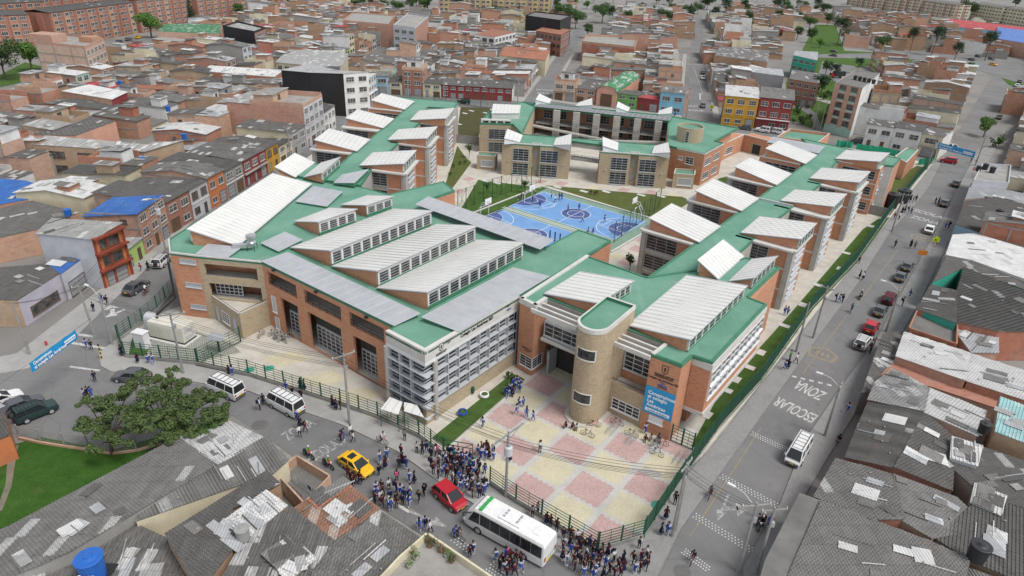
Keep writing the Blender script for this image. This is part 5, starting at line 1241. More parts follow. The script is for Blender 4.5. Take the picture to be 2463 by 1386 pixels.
 if detail and h>5 and r.random()<.5:
  c=pr.new('floor_band');c.obox(A+n*.005+up_*(h/max(1,round(h/2.75))-.1),u*L,n*r.choice((.08,.6)),up_*.22,HMI[r.choice(('white','slab',wall))])
 return pr
HOUSES=[]
def reserve(c,rad):HOUSES.append((c.x,c.y,rad))
def house(label,A,B,D,h,wall,roof,seed=0,group=None,**k):
 A,B=Vector((A[0],A[1],0)),Vector((B[0],B[1],0));u,n,L=frame_of(A,B)
 T=thing('house',label,'house',(A+B)/2-n*(D/2),0,group);pr=house_parts(A,B,D,h,wall,roof,random.Random(seed),**k);pr.emit(T)
 steps=max(1,int(D/6))
 for i in range(steps+1):reserve(A.lerp(B,.5)-n*(D*(i+.5)/(steps+1)),min(L,9)*.5)
 if L>10:
  for i in range(int(L/6)+1):reserve(A.lerp(B,(i+.5)/(int(L/6)+1))-n*(D/2),4)
 return T
def poly_house(label,pts,wall,roof,wins=(),extra=None,cat='house',name='house',par=None,walls=None,over=.0,group=None,sink=0):
# roof outline surveyed at its heights; walls drop to the ground. wins: (edge, h-storeys, density)
 q=plane_fit([P(*p)for p in pts]);n=len(q)
 ar=sum(q[i].x*q[(i+1)%n].y-q[(i+1)%n].x*q[i].y for i in range(n));idx=list(range(n))
 if ar<0:q=q[::-1];idx=idx[::-1]
 c=sum(q,Vector())/n;T=thing(name,label,cat,(c.x,c.y,0),0,group);pr=Parts();w=pr.new('wall');W_=HMI[wall]
 em=lambda e:(idx.index(e)if ar>=0 else(n-2-e)%n)
 wm={em(e):HMI[m_]for e,m_ in(walls or{}).items()}
 for i in range(n):a,b_=q[i],q[(i+1)%n];w.poly([V2(a,0),V2(b_,0),b_-up_*sink,a-up_*sink],wm.get(i,W_))
 if sink:
  par=(sink,par[1]if par else wall)
 qs=[p-up_*sink for p in q]
 rf=pr.new('roof');ro=[p+Vector((p.x-c.x,p.y-c.y,0)).normalized()*over+up_*.02 for p in qs]
 if n==4 or over==0:rf.poly([p+up_*.08 for p in ro],HMI[roof])
 else:rf.poly([p+up_*.08 for p in ro],HMI[roof])
 if HMI[roof]not in FLATR and c.length<260:ridges(rf,[p+up_*.08 for p in ro],HMI[roof],.32);loose(rf,[p+up_*.08 for p in ro],[HMI[k_]for k_ in('rlight','rmid','rzinc','rdark','rwhite','block')],5,LR)
 for i in range(n):j=(i+1)%n;rf.poly([ro[i],ro[j],ro[j]+up_*.08,ro[i]+up_*.08],HMI[roof])
 if par:
  pp=pr.new('parapet')
  for i in range(n):
   a,b_=q[i],q[(i+1)%n];u,nn,L=frame_of(a,b_);pp.obox(a+nn*.01-up_*(.02+sink),b_-a,-nn*.18,up_*(par[0]+i*.001),HMI[par[1]])
 r=random.Random(len(label)*7+int(pts[0][0]))
 for e,st,dens,fr,ground in wins:
  i=em(e);a,b_=q[i],q[(i+1)%n];facade(pr,V2(a,0),V2(b_,0),min(a.z,b_.z)-.1,r,fr,ground,dens,'glass',st)
 if extra:extra(pr,q)
 pr.emit(T);reserve(c,max((Vector((p.x,p.y,0))-Vector((c.x,c.y,0))).length for p in q)*.62)
 for i in range(n):reserve(q[i].lerp(q[(i+1)%n],.5).lerp(c,.35),3.5)
 return T
# ---- west side of the west street: facade by facade
def xf(y):
 k=((60,-61.5),(110,-62),(155,-55.5),(175,-53),(232,-49),(260,-47))
 for(a,b_),(c,d)in zip(k,k[1:]):
  if a<=y<=c:return b_+(d-b_)*(y-a)/(c-a)
 return k[-1][1]if y>200 else k[0][1]
for i,(y0,y1,D,h,wall,roof,label,k)in enumerate(((96.2,102,9,3.2,'lime','rzinc','one-storey lime green house with zinc roof between red house and blue-roofed brick house',dict(kind='shed',side='brick')),(102.2,111,9,7.4,'brick','rblue','brick house with bright blue roof on the west street',dict(kind='shed',side='brickp')),(111.2,118,14,6,'brickf','rdark','red brick house with white grilles beside the blue-roofed brick house',dict(kind='shed')),(118.2,124,14,6,'palegrey','rdark','pale grey two-storey house with dark windows facing the school hall',dict(kind='shed',fr='wood')),(124.2,130,14,6.2,'orange','rmid','orange-red two-storey house facing the school hall',dict(kind='gable')),(130.2,137,14,5.8,'block','rdark','bare grey block two-storey house facing the small west roof lights',dict(kind='shed')),(137.2,147,14,5.8,'darkred','rmix','wide dark red two-storey house on the west street',dict(kind='gable')),(147.2,153,14,5.6,'mustard','rdark','small mustard yellow house next to wide dark red house',dict(kind='gable',fr='wood')),(153.2,160,13,4.6,'cream','rdark','low cream house with dark roof beside mustard house',dict(kind='shed',side='cream')),(160.2,168,14,6,'grey','rmix','grey house with glazed bay on the west street',dict(kind='shed',side='cream')),(168.2,181,20,10.4,'palegrey','slab','four-storey brick and concrete building with roof terrace on the west street',dict(kind='terrace',side='brickp')),(181.2,190,14,6.2,'white','rdark','white two-storey house beside the four-storey brick building',dict(kind='gable',side='white')),(212.2,221,14,5.5,'salmon','rdark','salmon and brown house with red striped awning on the west street',dict(kind='shed')),(221.2,233,16,7.5,'white','rwhite','tall white corner house at the top of the west street',dict(kind='shed',side='brick')))):
 house(label,(xf(y0),y0),(xf(y1),y1),D,h,wall,roof,100+i,**k)
# big white building with the black gable wall
def blackwall(pr,q):
 pass
poly_house('tall white building with huge black side wall',[(675,172,11.5),(760,152,13.2),(838,184,12.4),(885,172,12.6),(815,158,13.2),(735,160,12.6)],'white','rwhite',walls={0:'black',1:'black'})if False else None
b0_,b1_,b2_,b3_=(677,176,10.6),(815,180,12.2),(885,172,12.2),(800,150,10.6)
poly_house('tall white building with huge black side wall on the west street',[(677,175,11),(745,168,13),(826,182,12),(886,178,12),(812,163,13),(745,155,11)],'black','rwhite',[(2,4,.7,'frame',False)],walls={2:'white',3:'white'},over=.2)
# corner houses at the crossing
poly_house('pale blue plastered corner house with dark roof by the street crossing',[(43,724,4.0),(147,660,4.0),(120,632,4.6),(-20,648,4.6),(-60,720,4.4)],'palegrey','rdark',[(0,1,.6,'wood',False)],walls={0:'lilac',4:'brickb'})
poly_house('low grey shop with blue tarpaulin roof beside three-storey red house',[(147,660,4.3),(201,622,4.3),(168,618,4.6),(118,640,4.6)],'palegrey','rblue',[(0,1,.5,'framed',True)])
def redtrim(pr,q):
 c=pr.new('floor_band');a,b_=sorted(q,key=lambda p:p.x)[-2:],None
 A,B=[Vector((p.x,p.y,0))for p in sorted(sorted(q,key=lambda p:-p.x)[:2],key=lambda p:p.y)]
 u,n,L=frame_of(A,B)
 for z in(2.8,5.6,8.1):c.obox(A+n*.01-u*.1+up_*z,u*(L+.2),n*.7,up_*.3,HMI['rust'])
 for t in(0,.42,1):c.obox(A+n*.012+u*(t*(L-.35)),u*.35,n*.14,up_*8.3,HMI['rust'])
poly_house('three-storey orange house with red bands and pale sloping roof',[(90,563,7.6),(220,577,8.2),(291,537,8.8),(127,527,8.0)],'orange','rlight',[(1,3,.9,'wood',True)],redtrim,walls={0:'palegrey',3:'block'},over=.3)
# ---- north street, facades looking at the school
def px_row(rows,base_z=0.0):
 for i,(xa,ya,xb,yb,D,h,wall,roof,label,k)in enumerate(rows):
  A,B=P(xa,ya),P(xb,yb);house(label,A,B,D,h,wall,roof,300+i+int(xa),**k)
px_row(((905,226,936,227,12,6,'blue','rmid','light blue house on the street north of the west wing',{}),(937,227,968,229,12,4.2,'cream','rdark','small cream house beside three-storey brick house north of school',dict(kind='gable')),(969,229,1017,232,14,8.6,'brickf','rmid','three-storey dark brick house with balconies north of the school',dict(kind='terrace',side='brick')),(1018,232,1061,235,11,4.4,'cream','rdark','low cream house beside the long dark red wall',dict(kind='shed')),(1062,235,1231,245,13,4.3,'darkred','rmix','long low dark red house with graffiti opposite the school',dict(kind='gable',side='white')),(1330,240,1382,245,13,6.6,'brickp','slab','brick corner house with rooftop terrace at the road mouth',dict(kind='terrace')),(1383,245,1430,251,13,4.6,'brick','rmix','low orange brick house beside the green-roofed workshop',dict(kind='shed')),(1482,258,1530,264,11,4.6,'green','rdark','bright green house behind the courtyard building',dict(kind='shed')),(1531,264,1582,271,9,4.0,'darkred','rred','low house with dark red sloping front behind courtyard building',dict(kind='shed')),(1583,271,1640,278,12,6.8,'sky','rmid','sky blue two-storey house at the corner of the far road',dict(kind='gable')),(1733,300,1812,308,13,9.0,'mustard','rwhite','three-storey mustard yellow house with white window frames',dict(kind='shed',side='brick')),(1814,308,1893,317,13,9.4,'darkred','rmid','three-storey dark red house with satellite dish beside mustard house',dict(kind='shed',side='darkred')),(2072,352,2135,362,12,6.4,'white','rmix','white two-storey house left of the wide white house near fence',dict(kind='split',side='white')),(2136,362,2202,374,12,6.6,'white','rdark','white two-storey house with long balcony window',dict(kind='split',side='white')),(2203,374,2252,384,12,6.2,'cream','rmix','beige two-storey corner house by the hanging banner',dict(kind='split',side='white')),))
# workshop with the green barrel roof
A,B=P(1432,253),P(1480,259);u,n,L=frame_of(A,B);T=thing('workshop','pink workshop with green barrel roof and olive gate','workshop',(A+B)/2);pr=Parts();w=pr.new('wall');D=34
w.obox(A,u*L,-n*D,up_*5.0,HMI['salmon']);rf=pr.new('roof')
for i in range(12):
 t0,t1=math.pi*i/12,math.pi*(i+1)/12;f=lambda t:A+u*(L/2-math.cos(t)*(L/2+.2))+up_*(4.9+math.sin(t)*1.9)
 for s in range(6):rf.poly([f(t0)+n*(.3-D*s/6),f(t1)+n*(.3-D*s/6),f(t1)+n*(.3-D*(s+1)/6),f(t0)+n*(.3-D*(s+1)/6)],HMI['rgreen']if s%2==0 or i%3 else HMI['rlight'])
rf.poly([A+u*(L/2-math.cos(math.pi*i/12)*L/2)+up_*(4.9+math.sin(math.pi*i/12)*1.8)+n*.02 for i in range(13)][::-1],HMI['salmon'])
hwin(pr,A,u,n,L*.22,.1,L*.56,4.0,'framed',2,'wood','gate',3);pr.emit(T)
for i in range(4):reserve(A+u*L/2-n*(4+9*i),5)
# tall brick and mint apartment house, right of the park
def aptwin(pr,q):
 A,B=[Vector((p.x,p.y,0))for p in(P(2009,200,14.6),P(2074,214,14.6))];u,n,L=frame_of(A,B)
 for c in(.2,.62):
  for s in range(5):
   g=pr.new('spandrel');g.obox(A+u*(L*c)+n*.01+up_*(2.9+s*2.55-.7),u*L*.24,n*.03,up_*.75,HMI['mint']);hwin(pr,A,u,n,L*c,3.0+s*2.5,L*.24,1.5,'framed',2)
 g=pr.new('plinth');g.obox(A+n*.015-u*.05,u*(L+.1),n*.1,up_*2.3,HMI['mint'])
poly_house('five-storey brick apartment house with mint panels and blank white side',[(2009,200,14.6),(2074,214,14.6),(2116,178,14.6),(2055,172,14.6)],'brickp','slabd',(),aptwin,'apartment house',walls={1:'white'},par=(.3,'slab'))
# ---- houses of several volumes, surveyed roof by roof
def multi_house(label,vols,name='house',cat='house',wins=(),group=None):
 allq=[]
 for v in vols:allq+=[P(*p)for p in v[0]]
 c=sum(allq,Vector())/len(allq);T=thing(name,label,cat,(c.x,c.y,0),0,group)
 for k,v in enumerate(vols):
  pts,wall,roof=v[:3];par=v[3]if len(v)>3 else None;pr=Parts();q=plane_fit([P(*p)for p in pts]);n=len(q)
  ar=sum(q[i].x*q[(i+1)%n].y-q[(i+1)%n].x*q[i].y for i in range(n))
  if ar<0:q=q[::-1]
  w=pr.new('wall')
  for i in range(n):a,b_=q[i],q[(i+1)%n];w.poly([V2(a,0),V2(b_,0),b_-up_*(.002*k),a-up_*(.002*k)],HMI[wall])
  rf=pr.new('roof');ce=sum(q,Vector())/n
  ro=[p+Vector((p.x-ce.x,p.y-ce.y,0)).normalized()*.12+up_*(.02+.003*k)for p in q]
  rf.poly([p+up_*.08 for p in ro],HMI[roof])
  if HMI[roof]not in FLATR and roof[0]=='r':
   ridges(rf,[p+up_*.08 for p in ro],HMI[roof],.29 if roof in('rdark','rmid')else .34,.15,.085,120);loose(rf,[p+up_*.08 for p in ro],[HMI[k_]for k_ in('rlight','rmid','rmid','rdark','rzinc','rwhite','block')],8,LR)
  for i in range(n):j=(i+1)%n;rf.poly([ro[i],ro[j],ro[j]+up_*.08,ro[i]+up_*.08],HMI[roof])
  if par:
   pp=pr.new('parapet')
   for i in range(n):a,b_=q[i],q[(i+1)%n];u,nn,L=frame_of(a,b_);pp.obox(a+nn*(.13+.002*i)-up_*.3,b_-a,-nn*.18,up_*(par[0]+.3+i*.001),HMI[par[1]])
  pr.emit(T);reserve(ce,max((Vector((p.x,p.y,0))-Vector((ce.x,ce.y,0))).length for p in q)*.65)
  for i in range(n):reserve(q[i].lerp(q[(i+1)%n],.5).lerp(ce,.35),3.2)
 return T
# south foreground
multi_house('long low grey-roofed shed beside the waste lawn with new white sheets at its street end',[([(-60,1312,3.4),(427,1054,3.4),(524,1118,4.4),(172,1324,4.4),(95,1362,4.3),(-60,1420,4.2)],'block','rmid'),([(428,1054,3.42),(551,1016,3.42),(637,1055,4.42),(525,1118,4.42)],'cream','rwhite'),([(524,1118,4.4),(637,1055,4.4),(693,1108,3.6),(655,1140,3.5),(330,1262,3.5),(346,1216,4.4)],'cream','rmid')],'shed','shed')
multi_house('brown brick house with heavy dark corrugated roof in the near foreground',[([(400,1284,4.9),(640,1132,4.9),(674,1166,4.6),(560,1232,4.5),(585,1290,4.3),(500,1400,4.3),(492,1440,4.3)],'brickb','rdark')])
multi_house('low house with white sheet roof beside the near brown brick house',[([(532,1258,4.75),(640,1182,4.75),(690,1218,4.4),(600,1292,4.3)],'brickb','rwhite')])
multi_house('dark ribbed low roof under the big blue water tank',[([(150,1352,3.0),(328,1264,3.2),(402,1300,3.0),(470,1440,2.8),(60,1460,2.8)],'brick','rmix')])
multi_house('pale ribbed roof in the bottom left corner',[([(-60,1424,3.4),(98,1366,3.4),(140,1460,3.2),(-60,1480,3.2)],'block','rlight')])
multi_house('patched streaky roof full of loose sheets in the near foreground',[([(590,1300,4.2),(700,1222,4.5),(802,1302,4.3),(715,1420,4.0),(505,1440,4.0)],'brick','rmix'),([(640,1330,4.5),(700,1290,4.5),(760,1345,4.4),(690,1400,4.4)],'brickb','rwhite')])
multi_house('house with rusty and clay-coloured sheet roofs next to the laundry yard',[([(706,1226,4.2),(742,1204,4.4),(823,1155,4.8),(911,1226,4.7),(850,1268,4.5),(800,1300,4.3)],'brick','rrust'),([(742,1204,4.5),(823,1155,4.9),(845,1172,4.9),(765,1224,4.5)],'brick','rclay'),([(803,1303,4.1),(911,1230,4.6),(1013,1298,4.6),(940,1390,4.2),(850,1440,4.0),(720,1430,4.0)],'brickb','rmix')])
multi_house('cream-walled house with flower pots on its roof terrace at the bottom',[([(1028,1300,4.5),(1190,1412,4.5),(1180,1480,4.5),(850,1480,4.5),(962,1358,4.5)],'cream','slab',(.85,'cream'))])
multi_house('small brick laundry yard with grey floor beside the near roofs',[([(668,1158,1.0),(716,1120,1.0),(795,1168,1.0),(735,1232,1.0)],'brick','slabd',(1.3,'brick'))],'yard','yard')
multi_house('brown corner wall house at the left edge by the parked cars',[([(-60,962,3.2),(4,972,3.2),(24,1046,3.2),(-60,1080,3.2)],'orange','rdark')])
# east side, near
multi_house('nearest ribbed-roof house on the east side with concrete porch slab',[([(1842,1347,4.2),(1922,1189,4.2),(1972,1207,4.3),(1905,1362,4.3),(1880,1440,4.3),(1820,1420,4.2)],'block','slabd'),([(1905,1367,4.4),(1975,1208,4.4),(2240,1302,5.2),(2330,1347,5.2),(2300,1460,5),(1870,1460,4.4)],'block','rmid')])
multi_house('grey double-pitched roof house behind the parked white van',[([(1958,1196,4.1),(2010,1106,4.1),(2150,1142,5.0),(2172,1252,5.0),(2095,1246,5.0)],'brick','rmid'),([(2150,1142,5),(2298,1200,4.4),(2378,1270,4.4),(2240,1298,4.6),(2172,1252,5)],'brick','rmid')])
multi_house('dark double-pitched roof house with red railings by the pavement',[([(2032,1102,4.1),(2057,1042,4.1),(2088,966,4.1),(2222,992,5.1),(2151,1124,5.1)],'brickf','rdark'),([(2222,992,5.1),(2298,1058,4.5),(2290,1180,4.4),(2151,1124,5.1)],'brickf','rdark')])
multi_house('house with half white half dark roof and maroon front on the east side',[([(2087,962,4.3),(2108,918,4.3),(2150,890,4.3),(2238,936,5.2),(2222,990,5.2)],'darkred','rlight'),([(2238,936,5.2),(2372,990,4.6),(2350,1050,4.6),(2224,993,5.2)],'brickp','rwhite')])
poly_house('pale teal sheet roof at the right edge',[(2405,955,5.6),(2500,990,5.6),(2500,1080,5.4),(2392,1040,5.4)],'brickb','rteal')
multi_house('house with white tin lean-to and dark roof at the right',[([(2300,1062,4.5),(2390,1086,4.5),(2500,1125,4.5),(2500,1235,4.5),(2360,1190,4.5),(2294,1130,4.5)],'block','rdark'),([(2290,1052,5.3),(2362,1074,5.3),(2350,1122,5.0),(2286,1102,5.0)],'palegrey','rwhite')])
multi_house('wide dark roof with white sheets in the bottom right corner',[([(2252,1298,4.6),(2362,1194,4.5),(2500,1240,4.5),(2500,1420,4.6),(2335,1350,4.6)],'brickb','rdark'),([(2345,1165,4.9),(2420,1195,4.9),(2405,1240,4.7),(2335,1210,4.7)],'block','rwhite'),([(2310,1362,4.5),(2500,1430,4.5),(2500,1480,4.5),(2300,1470,4.5)],'block','rmid')])
multi_house('white corrugated roofed brick house between grey awning and teal roof',[([(2155,858,4.2),(2175,800,4.2),(2332,850,4.6),(2322,916,4.6)],'brickp','rwhite'),([(2326,918,4.3),(2334,852,4.3),(2500,905,4.6),(2500,975,4.6)],'brick','rwhite'),([(2120,905,3.0),(2156,862,3.0),(2320,920,3.2),(2420,960,3.2),(2400,985,3.2),(2240,930,3.2)],'brickp','brickp')])
multi_house('small patchy grey awning roof over the pavement beside the parked red car',[([(2072,945,3.0),(2122,806,3.0),(2172,797,3.0),(2150,866,3.0),(2108,945,3.0)],'block','rmix')])
multi_house('brick-walled roof terrace with bare dark floor on the east side',[([(2184,800,3.7),(2203,758,3.7),(2298,790,3.7),(2296,838,3.7)],'brick','slabd',(.8,'brick')),([(2298,800,3.6),(2304,775,3.8),(2400,800,3.8),(2400,850,3.6),(2335,848,3.6)],'brickp','rzinc')])
multi_house('dark weathered roof house beside the brick roof terrace',[([(2203,743,4.5),(2238,688,4.5),(2302,700,5.0),(2300,778,5.0)],'teal','rdark'),([(2303,700,5),(2318,645,5),(2500,715,5),(2500,800,4.6),(2400,800,4.6),(2300,772,5)],'brick','rdark')])
poly_house('dark weathered roof house with teal porch on the east side',[(2242,682,4.6),(2276,618,4.6),(2335,628,5.1),(2500,690,5),(2500,712,5),(2318,643,5.0)],'teal','rdark')
poly_house('white-walled house with pale roofs on the east side',[(2274,614,5.0),(2290,568,5.0),(2345,560,5.6),(2500,610,5.8),(2500,685,5.6),(2335,626,5.2)],'white','rwhite',[(0,2,.7,'frame',False)])
poly_house('dark roof house with pale blue wall beyond the white-walled house',[(2298,540,4.9),(2320,486,4.9),(2400,474,5.4),(2500,505,5.4),(2500,600,5.2),(2345,556,5)],'blue','rdark')
poly_house('zinc roofed brick house on the east side of the wide street',[(2320,482,4.6),(2335,442,4.6),(2500,475,5),(2500,502,5.2),(2400,471,5.2)],'brick','rzinc')
poly_house('concrete house with tanks on its flat roof by the no-entry sign',[(2340,438,6.0),(2362,398,6.0),(2430,402,6.0),(2425,445,6.0)],'palegrey','slab',[(0,2,.8,'frame',True)],par=(.6,'palegrey'))
# west, surveyed landmarks
poly_house('low house with big bright blue roof at the left edge',[(-40,428,4.6),(60,435,4.6),(134,456,4.4),(70,482,4.0),(-40,500,4.0)],'brick','rblue')
poly_house('brick house with dark roof in front of the big blue roof',[(-40,512,4.2),(78,484,4.4),(190,512,4.6),(85,556,4.2),(-40,580,4.2)],'brick','rdark')
poly_house('long yellowish brick house with broad pale patched roof',[(78,349,6.4),(112,327,7.0),(345,345,7.0),(440,340,6.8),(345,367,6.2)],'brickb','rlight',[(4,2,.4,'framed',False)],over=.3)
poly_house('pink-ended house with long dark roof',[(80,325,4.6),(190,277,5.2),(278,292,5.2),(182,328,4.6)],'salmon','rdark')
poly_house('orange brick house with white roof and dark red balcony front',[(150,220,7.4),(268,240,7.4),(305,222,7.8),(215,205,7.8)],'brick','rwhite',[(1,2,.9,'wood',False)],walls={1:'darkred'},over=.3)
def towertop(pr,q):
 t=pr.new('rooftop_room');c=sum(q,Vector())/4;t.box(c-Vector((6,2,0)),9,6,2.6,-.2,HMI['brickp']);t.box(c+Vector((6,1,0)),5,4,1.8,-.2,HMI['brick'])
 a=sorted(q,key=lambda p:p.y)[:2];a.sort(key=lambda p:p.x);A,B=V2(a[0],0),V2(a[1],0);u,n,L=frame_of(A,B);g=pr.new('concrete_frame')
 for z in(2.8,5.6,8.4,11.2):g.obox(A+n*.01+up_*z,u*L,n*.05,up_*.3,HMI['conc'])
 for t_ in(0,.35,.7,.97):g.obox(A+n*.012+u*L*t_,u*.35,n*.052,up_*a[0].z,HMI['conc'])
poly_house('tall unfinished brick apartment block with concrete frame lines, upper left',[(84,105,14),(205,118,14),(250,98,14),(140,84,14)],'brickp','slab',[(1,5,.8,'frame',False)],towertop,'apartment house',par=(.9,'brickp'))
poly_house('four-storey house with black side wall and brown brick front',[(536,66,11),(612,80,11),(638,70,11),(572,55,11)],'black','rlight',[(1,4,.9,'frame',True)],walls={1:'brickf'},par=(.8,'black'))
poly_house('long pinkish brick house with green roof terrace, upper left',[(378,76,8),(528,82,8),(532,58,8),(400,58,8)],'brickp','rgreen')
poly_house('brown brick shed with long white roof',[(487,172,6),(660,186,6),(682,170,6.4),(505,158,6.4)],'brick','rwhite')
poly_house('long cream two-storey house with pale roof and strip of windows',[(664,150,6.2),(818,166,6.2),(836,130,7.2),(700,114,7.2)],'cream','rlight',[(0,2,1,'frame',True)],over=.3)
poly_house('four-storey grey and brick house standing above its neighbours',[(946,64,12.5),(998,70,12.5),(1030,42,12.5),(982,34,12.5)],'brickp','slab',[(0,4,.8,'frame',True)],walls={0:'palegrey'},par=(.8,'palegrey'))
poly_house('broad blank brick house left of the four-storey grey house',[(825,52,10),(934,62,10),(950,40,10),(850,32,10)],'brickp','slab',par=(.8,'brickp'))
poly_house('tall dark grey blank block at the head of the road',[(1264,40,14),(1348,52,14),(1374,40,14),(1286,30,14)],'black','slabd',par=(.7,'black'))
poly_house('brick house with open pinkish roofed top floor beside the road',[(1290,74,10),(1350,84,10),(1370,72,10),(1312,64,10)],'brickf','rclay',[(0,3,1,'framed',True),(1,3,.7,'frame',True)],over=.6)
poly_house('white three-storey house with open balcony',[(1142,84,9),(1190,90,9),(1240,78,9),(1185,70,9)],'white','rclay',[(0,3,.8,'framed',True),(1,3,.7,'frame',True)])
multi_house('house with wide red clay tile roofs by the road',[([(1200,134,6.4),(1312,146,6.4),(1322,122,7.4),(1215,112,7.4)],'cream','rclay'),([(1248,118,7.6),(1298,124,7.6),(1290,106,9.4),(1262,104,9.4)],'cream','rclay')])
poly_house('broad two-storey brick house with white-roofed top room near the road',[(1400,104,8),(1526,118,8),(1536,92,8),(1412,88,8)],'brick','slab',par=(1.0,'brick'))
poly_house('tan rubble-brick house with dark roof on the far road',[(1718,134,8),(1846,150,8),(1852,122,8),(1732,112,8)],'brickb','rmix')
poly_house('grey shed with long zinc roof behind the mustard house',[(1762,168,7),(1886,184,7),(1882,168,7.4),(1766,158,7.4)],'grey','rzinc')
poly_house('teal house with pale zinc roof by the park',[(1908,134,9),(1966,146,9),(1968,126,9.6),(1912,122,9.6)],'teal','rzinc',[(0,3,.9,'frame',True)])
poly_house('white and dark red corner house by the park court',[(1898,190,8.6),(1970,202,8.6),(1974,178,9),(1905,168,9)],'brickf','rmix',[(0,3,1,'frame',True)])
multi_house('long blue and white school building with red roof, upper right',[([(2270,62,7),(2463,82,7),(2500,70,8),(2280,45,8)],'sky','rred'),([(2266,74,4),(2463,96,4),(2463,82,4),(2270,62,4)],'brick','rteal')],'school_building','school building')
multi_house('brick and blue banded hall at the right edge, far',[([(2390,92,8),(2500,110,8),(2520,80,8),(2400,66,8)],'brickp','rblue')],'hall','hall')
# ---- apartment slabs far behind
def apartment(label,A,B,D,h,band,wall,roof='slabd',st=5,seed=1):
 A,B=Vector((A[0],A[1],0)),Vector((B[0],B[1],0));u,n,L=frame_of(A,B);T=thing('apartment_block',label,'apartment block',(A+B)/2-n*(D/2),0,'apartment blocks beyond the houses');pr=Parts()
 w=pr.new('wall');w.obox(A,u*L,-n*D,up_*h,HMI[wall]);r_=pr.new('roof');rect_roof(r_,A,u,n,L,D/2,h+.1,h+1.2,HMI[roof],.3);rect_roof(r_,A-n*(D/2),u,n,L,D/2,h+1.202,h+.1,HMI[roof],.3)
 k=max(2,int(L/7));bw_=L/k
 for face in range(3):
  if face==0:fA,fu,fn,fk,fb=A,u,n,k,bw_
  elif face==1:fA,fu,fn,fk,fb=A+u*L,-n,u,max(1,int(D/7)),D/max(1,int(D/7))
  else:fA,fu,fn,fk,fb=A-n*D,n,-u,max(1,int(D/7)),D/max(1,int(D/7))
  for i in range(fk):
   bd=pr.new('facade_bay');bd.obox(fA+fu*(i*fb+fb*.08),fu*fb*.42,fn*.5,up_*(h-.3),HMI[band])
   for s in range(st):
    z=(s+.35)*h/st
    if len([1 for nme,_ in pr.p if nme=='window'])<95:
     hwin(pr,fA+fn*.5,fu,fn,i*fb+fb*.14,z,fb*.3,h/st*.5,'frame',2);hwin(pr,fA,fu,fn,i*fb+fb*.58,z,fb*.3,h/st*.5,'frame',3)
 pr.emit(T);
 for i in range(int(L/8)+1):reserve(A+u*(i*8)-n*D/2,D*.6)
def Pa(x,y,z):q=P(x,y,z);return(q.x,q.y)
for i,(a,b_,D,h,band,wall,st,lab)in enumerate((((118,32,14),(325,6,14),14,14,'brickf','brick',5,'long red brick apartment block, upper left behind the unfinished tower'),((325,2,15),(465,-14,15),14,15,'brickf','brick',6,'red brick apartment block right of the long one, behind green trees'),((470,-12,15),(590,-26,15),14,15,'brickf','brick',6,'red brick apartment block farthest right of the brick estate'),((-40,40,14),(66,36,14),16,14,'brickf','brick',5,'red brick apartment block cut by the left edge'),((-40,12,15),(100,4,15),14,15,'brickf','brick',5,'red brick apartment block behind the one at the left edge'),((90,-2,15),(300,-24,15),14,15,'brickf','brick',5,'red brick apartment block at the back of the brick estate'))):
 apartment(lab,Pa(*a),Pa(*b_),D,h,'brick','brickf','rdark',st,i)
for i,(a,b_,D,h,band,wall,st,lab)in enumerate((((820,0),(905,5),14,17,'brickp','yellow',6,'yellow and brick apartment block partly behind trees, top left of centre'),((1055,38),(1180,44),14,17,'brickp','yellow',6,'yellow apartment block with brick bands, top centre'),((1184,44),(1320,52),14,17,'brickp','yellow',6,'yellow apartment block with brick bands, right of its twin at top centre'),((2035,12),(2120,24),14,13,'brickp','cream',5,'cream and pink apartment block, leftmost of the cream row at upper right'),((2125,25),(2205,36),14,13,'brickp','cream',5,'cream and pink apartment block, middle of the cream row at upper right'),((2210,37),(2290,50),14,13,'brickp','cream',5,'cream and pink apartment block beside the big tree at upper right'),((2330,46),(2400,58),14,13,'cream','cream',5,'plain cream apartment block right of the big tree'),((2405,58),(2500,74),14,13,'cream','cream',5,'plain cream apartment block at the right edge'))):
 apartment(lab,Pa(*a,0),Pa(*b_,0),D,h,band,wall,'slabd',st,i)
# ---- the rest of the quarter: rows of plots between the streets
def school_zone(p):return inside(p,SCH)
SCH=[P(*q)for q in((230,900),(330,770),(440,610),(580,470),(740,350),(880,232),(1250,250),(1700,275),(2045,335),(2250,385),(1560,1400),(1300,1400),(900,1100),(560,960))]
reserve(P(60,835),7);reserve(P(20,860),6)
def road_dist(p,line):
 d=1e9
 for a,b_ in zip(line,line[1:]):
  ab=b_-a;t=max(0,min(1,(p-a).dot(ab)/ab.length_squared));d=min(d,(p-a-ab*t).length)
 return d
def gl(*pts):return[Vector((P(*q).x,P(*q).y,0))for q in pts]
ROADS=[(gl((1290,245),(1332,166),(1356,130),(1380,100),(1402,60),(1430,20)),5),(gl((1680,276),(1677,200),(1676,130),(1678,70),(1682,40),(1684,10)),5),(gl((930,236),(1290,256),(1680,285),(1850,322),(2240,420)),9),(gl((1760,1200),(2060,740),(2260,430),(2380,250),(2480,90),(2500,40)),6.5),(gl((60,960),(380,690),(600,450),(760,330),(900,240)),6),(gl((260,130),(420,82),(620,32)),9),(gl((1955,138),(2200,142),(2463,212)),14),(gl((1920,300),(1930,200),(1965,110),(1985,60)),17),(gl((2010,200),(2020,150)),14),([Vector((-97,60,0)),Vector((-92,130,0)),Vector((-84,200,0)),Vector((-78,250,0)),Vector((-66,330,0))],1.5),([Vector((-170,130,0)),Vector((-150,250,0)),Vector((-130,350,0))],1),([Vector((-300,330,0)),Vector((-150,318,0)),Vector((0,306,0))],1)]
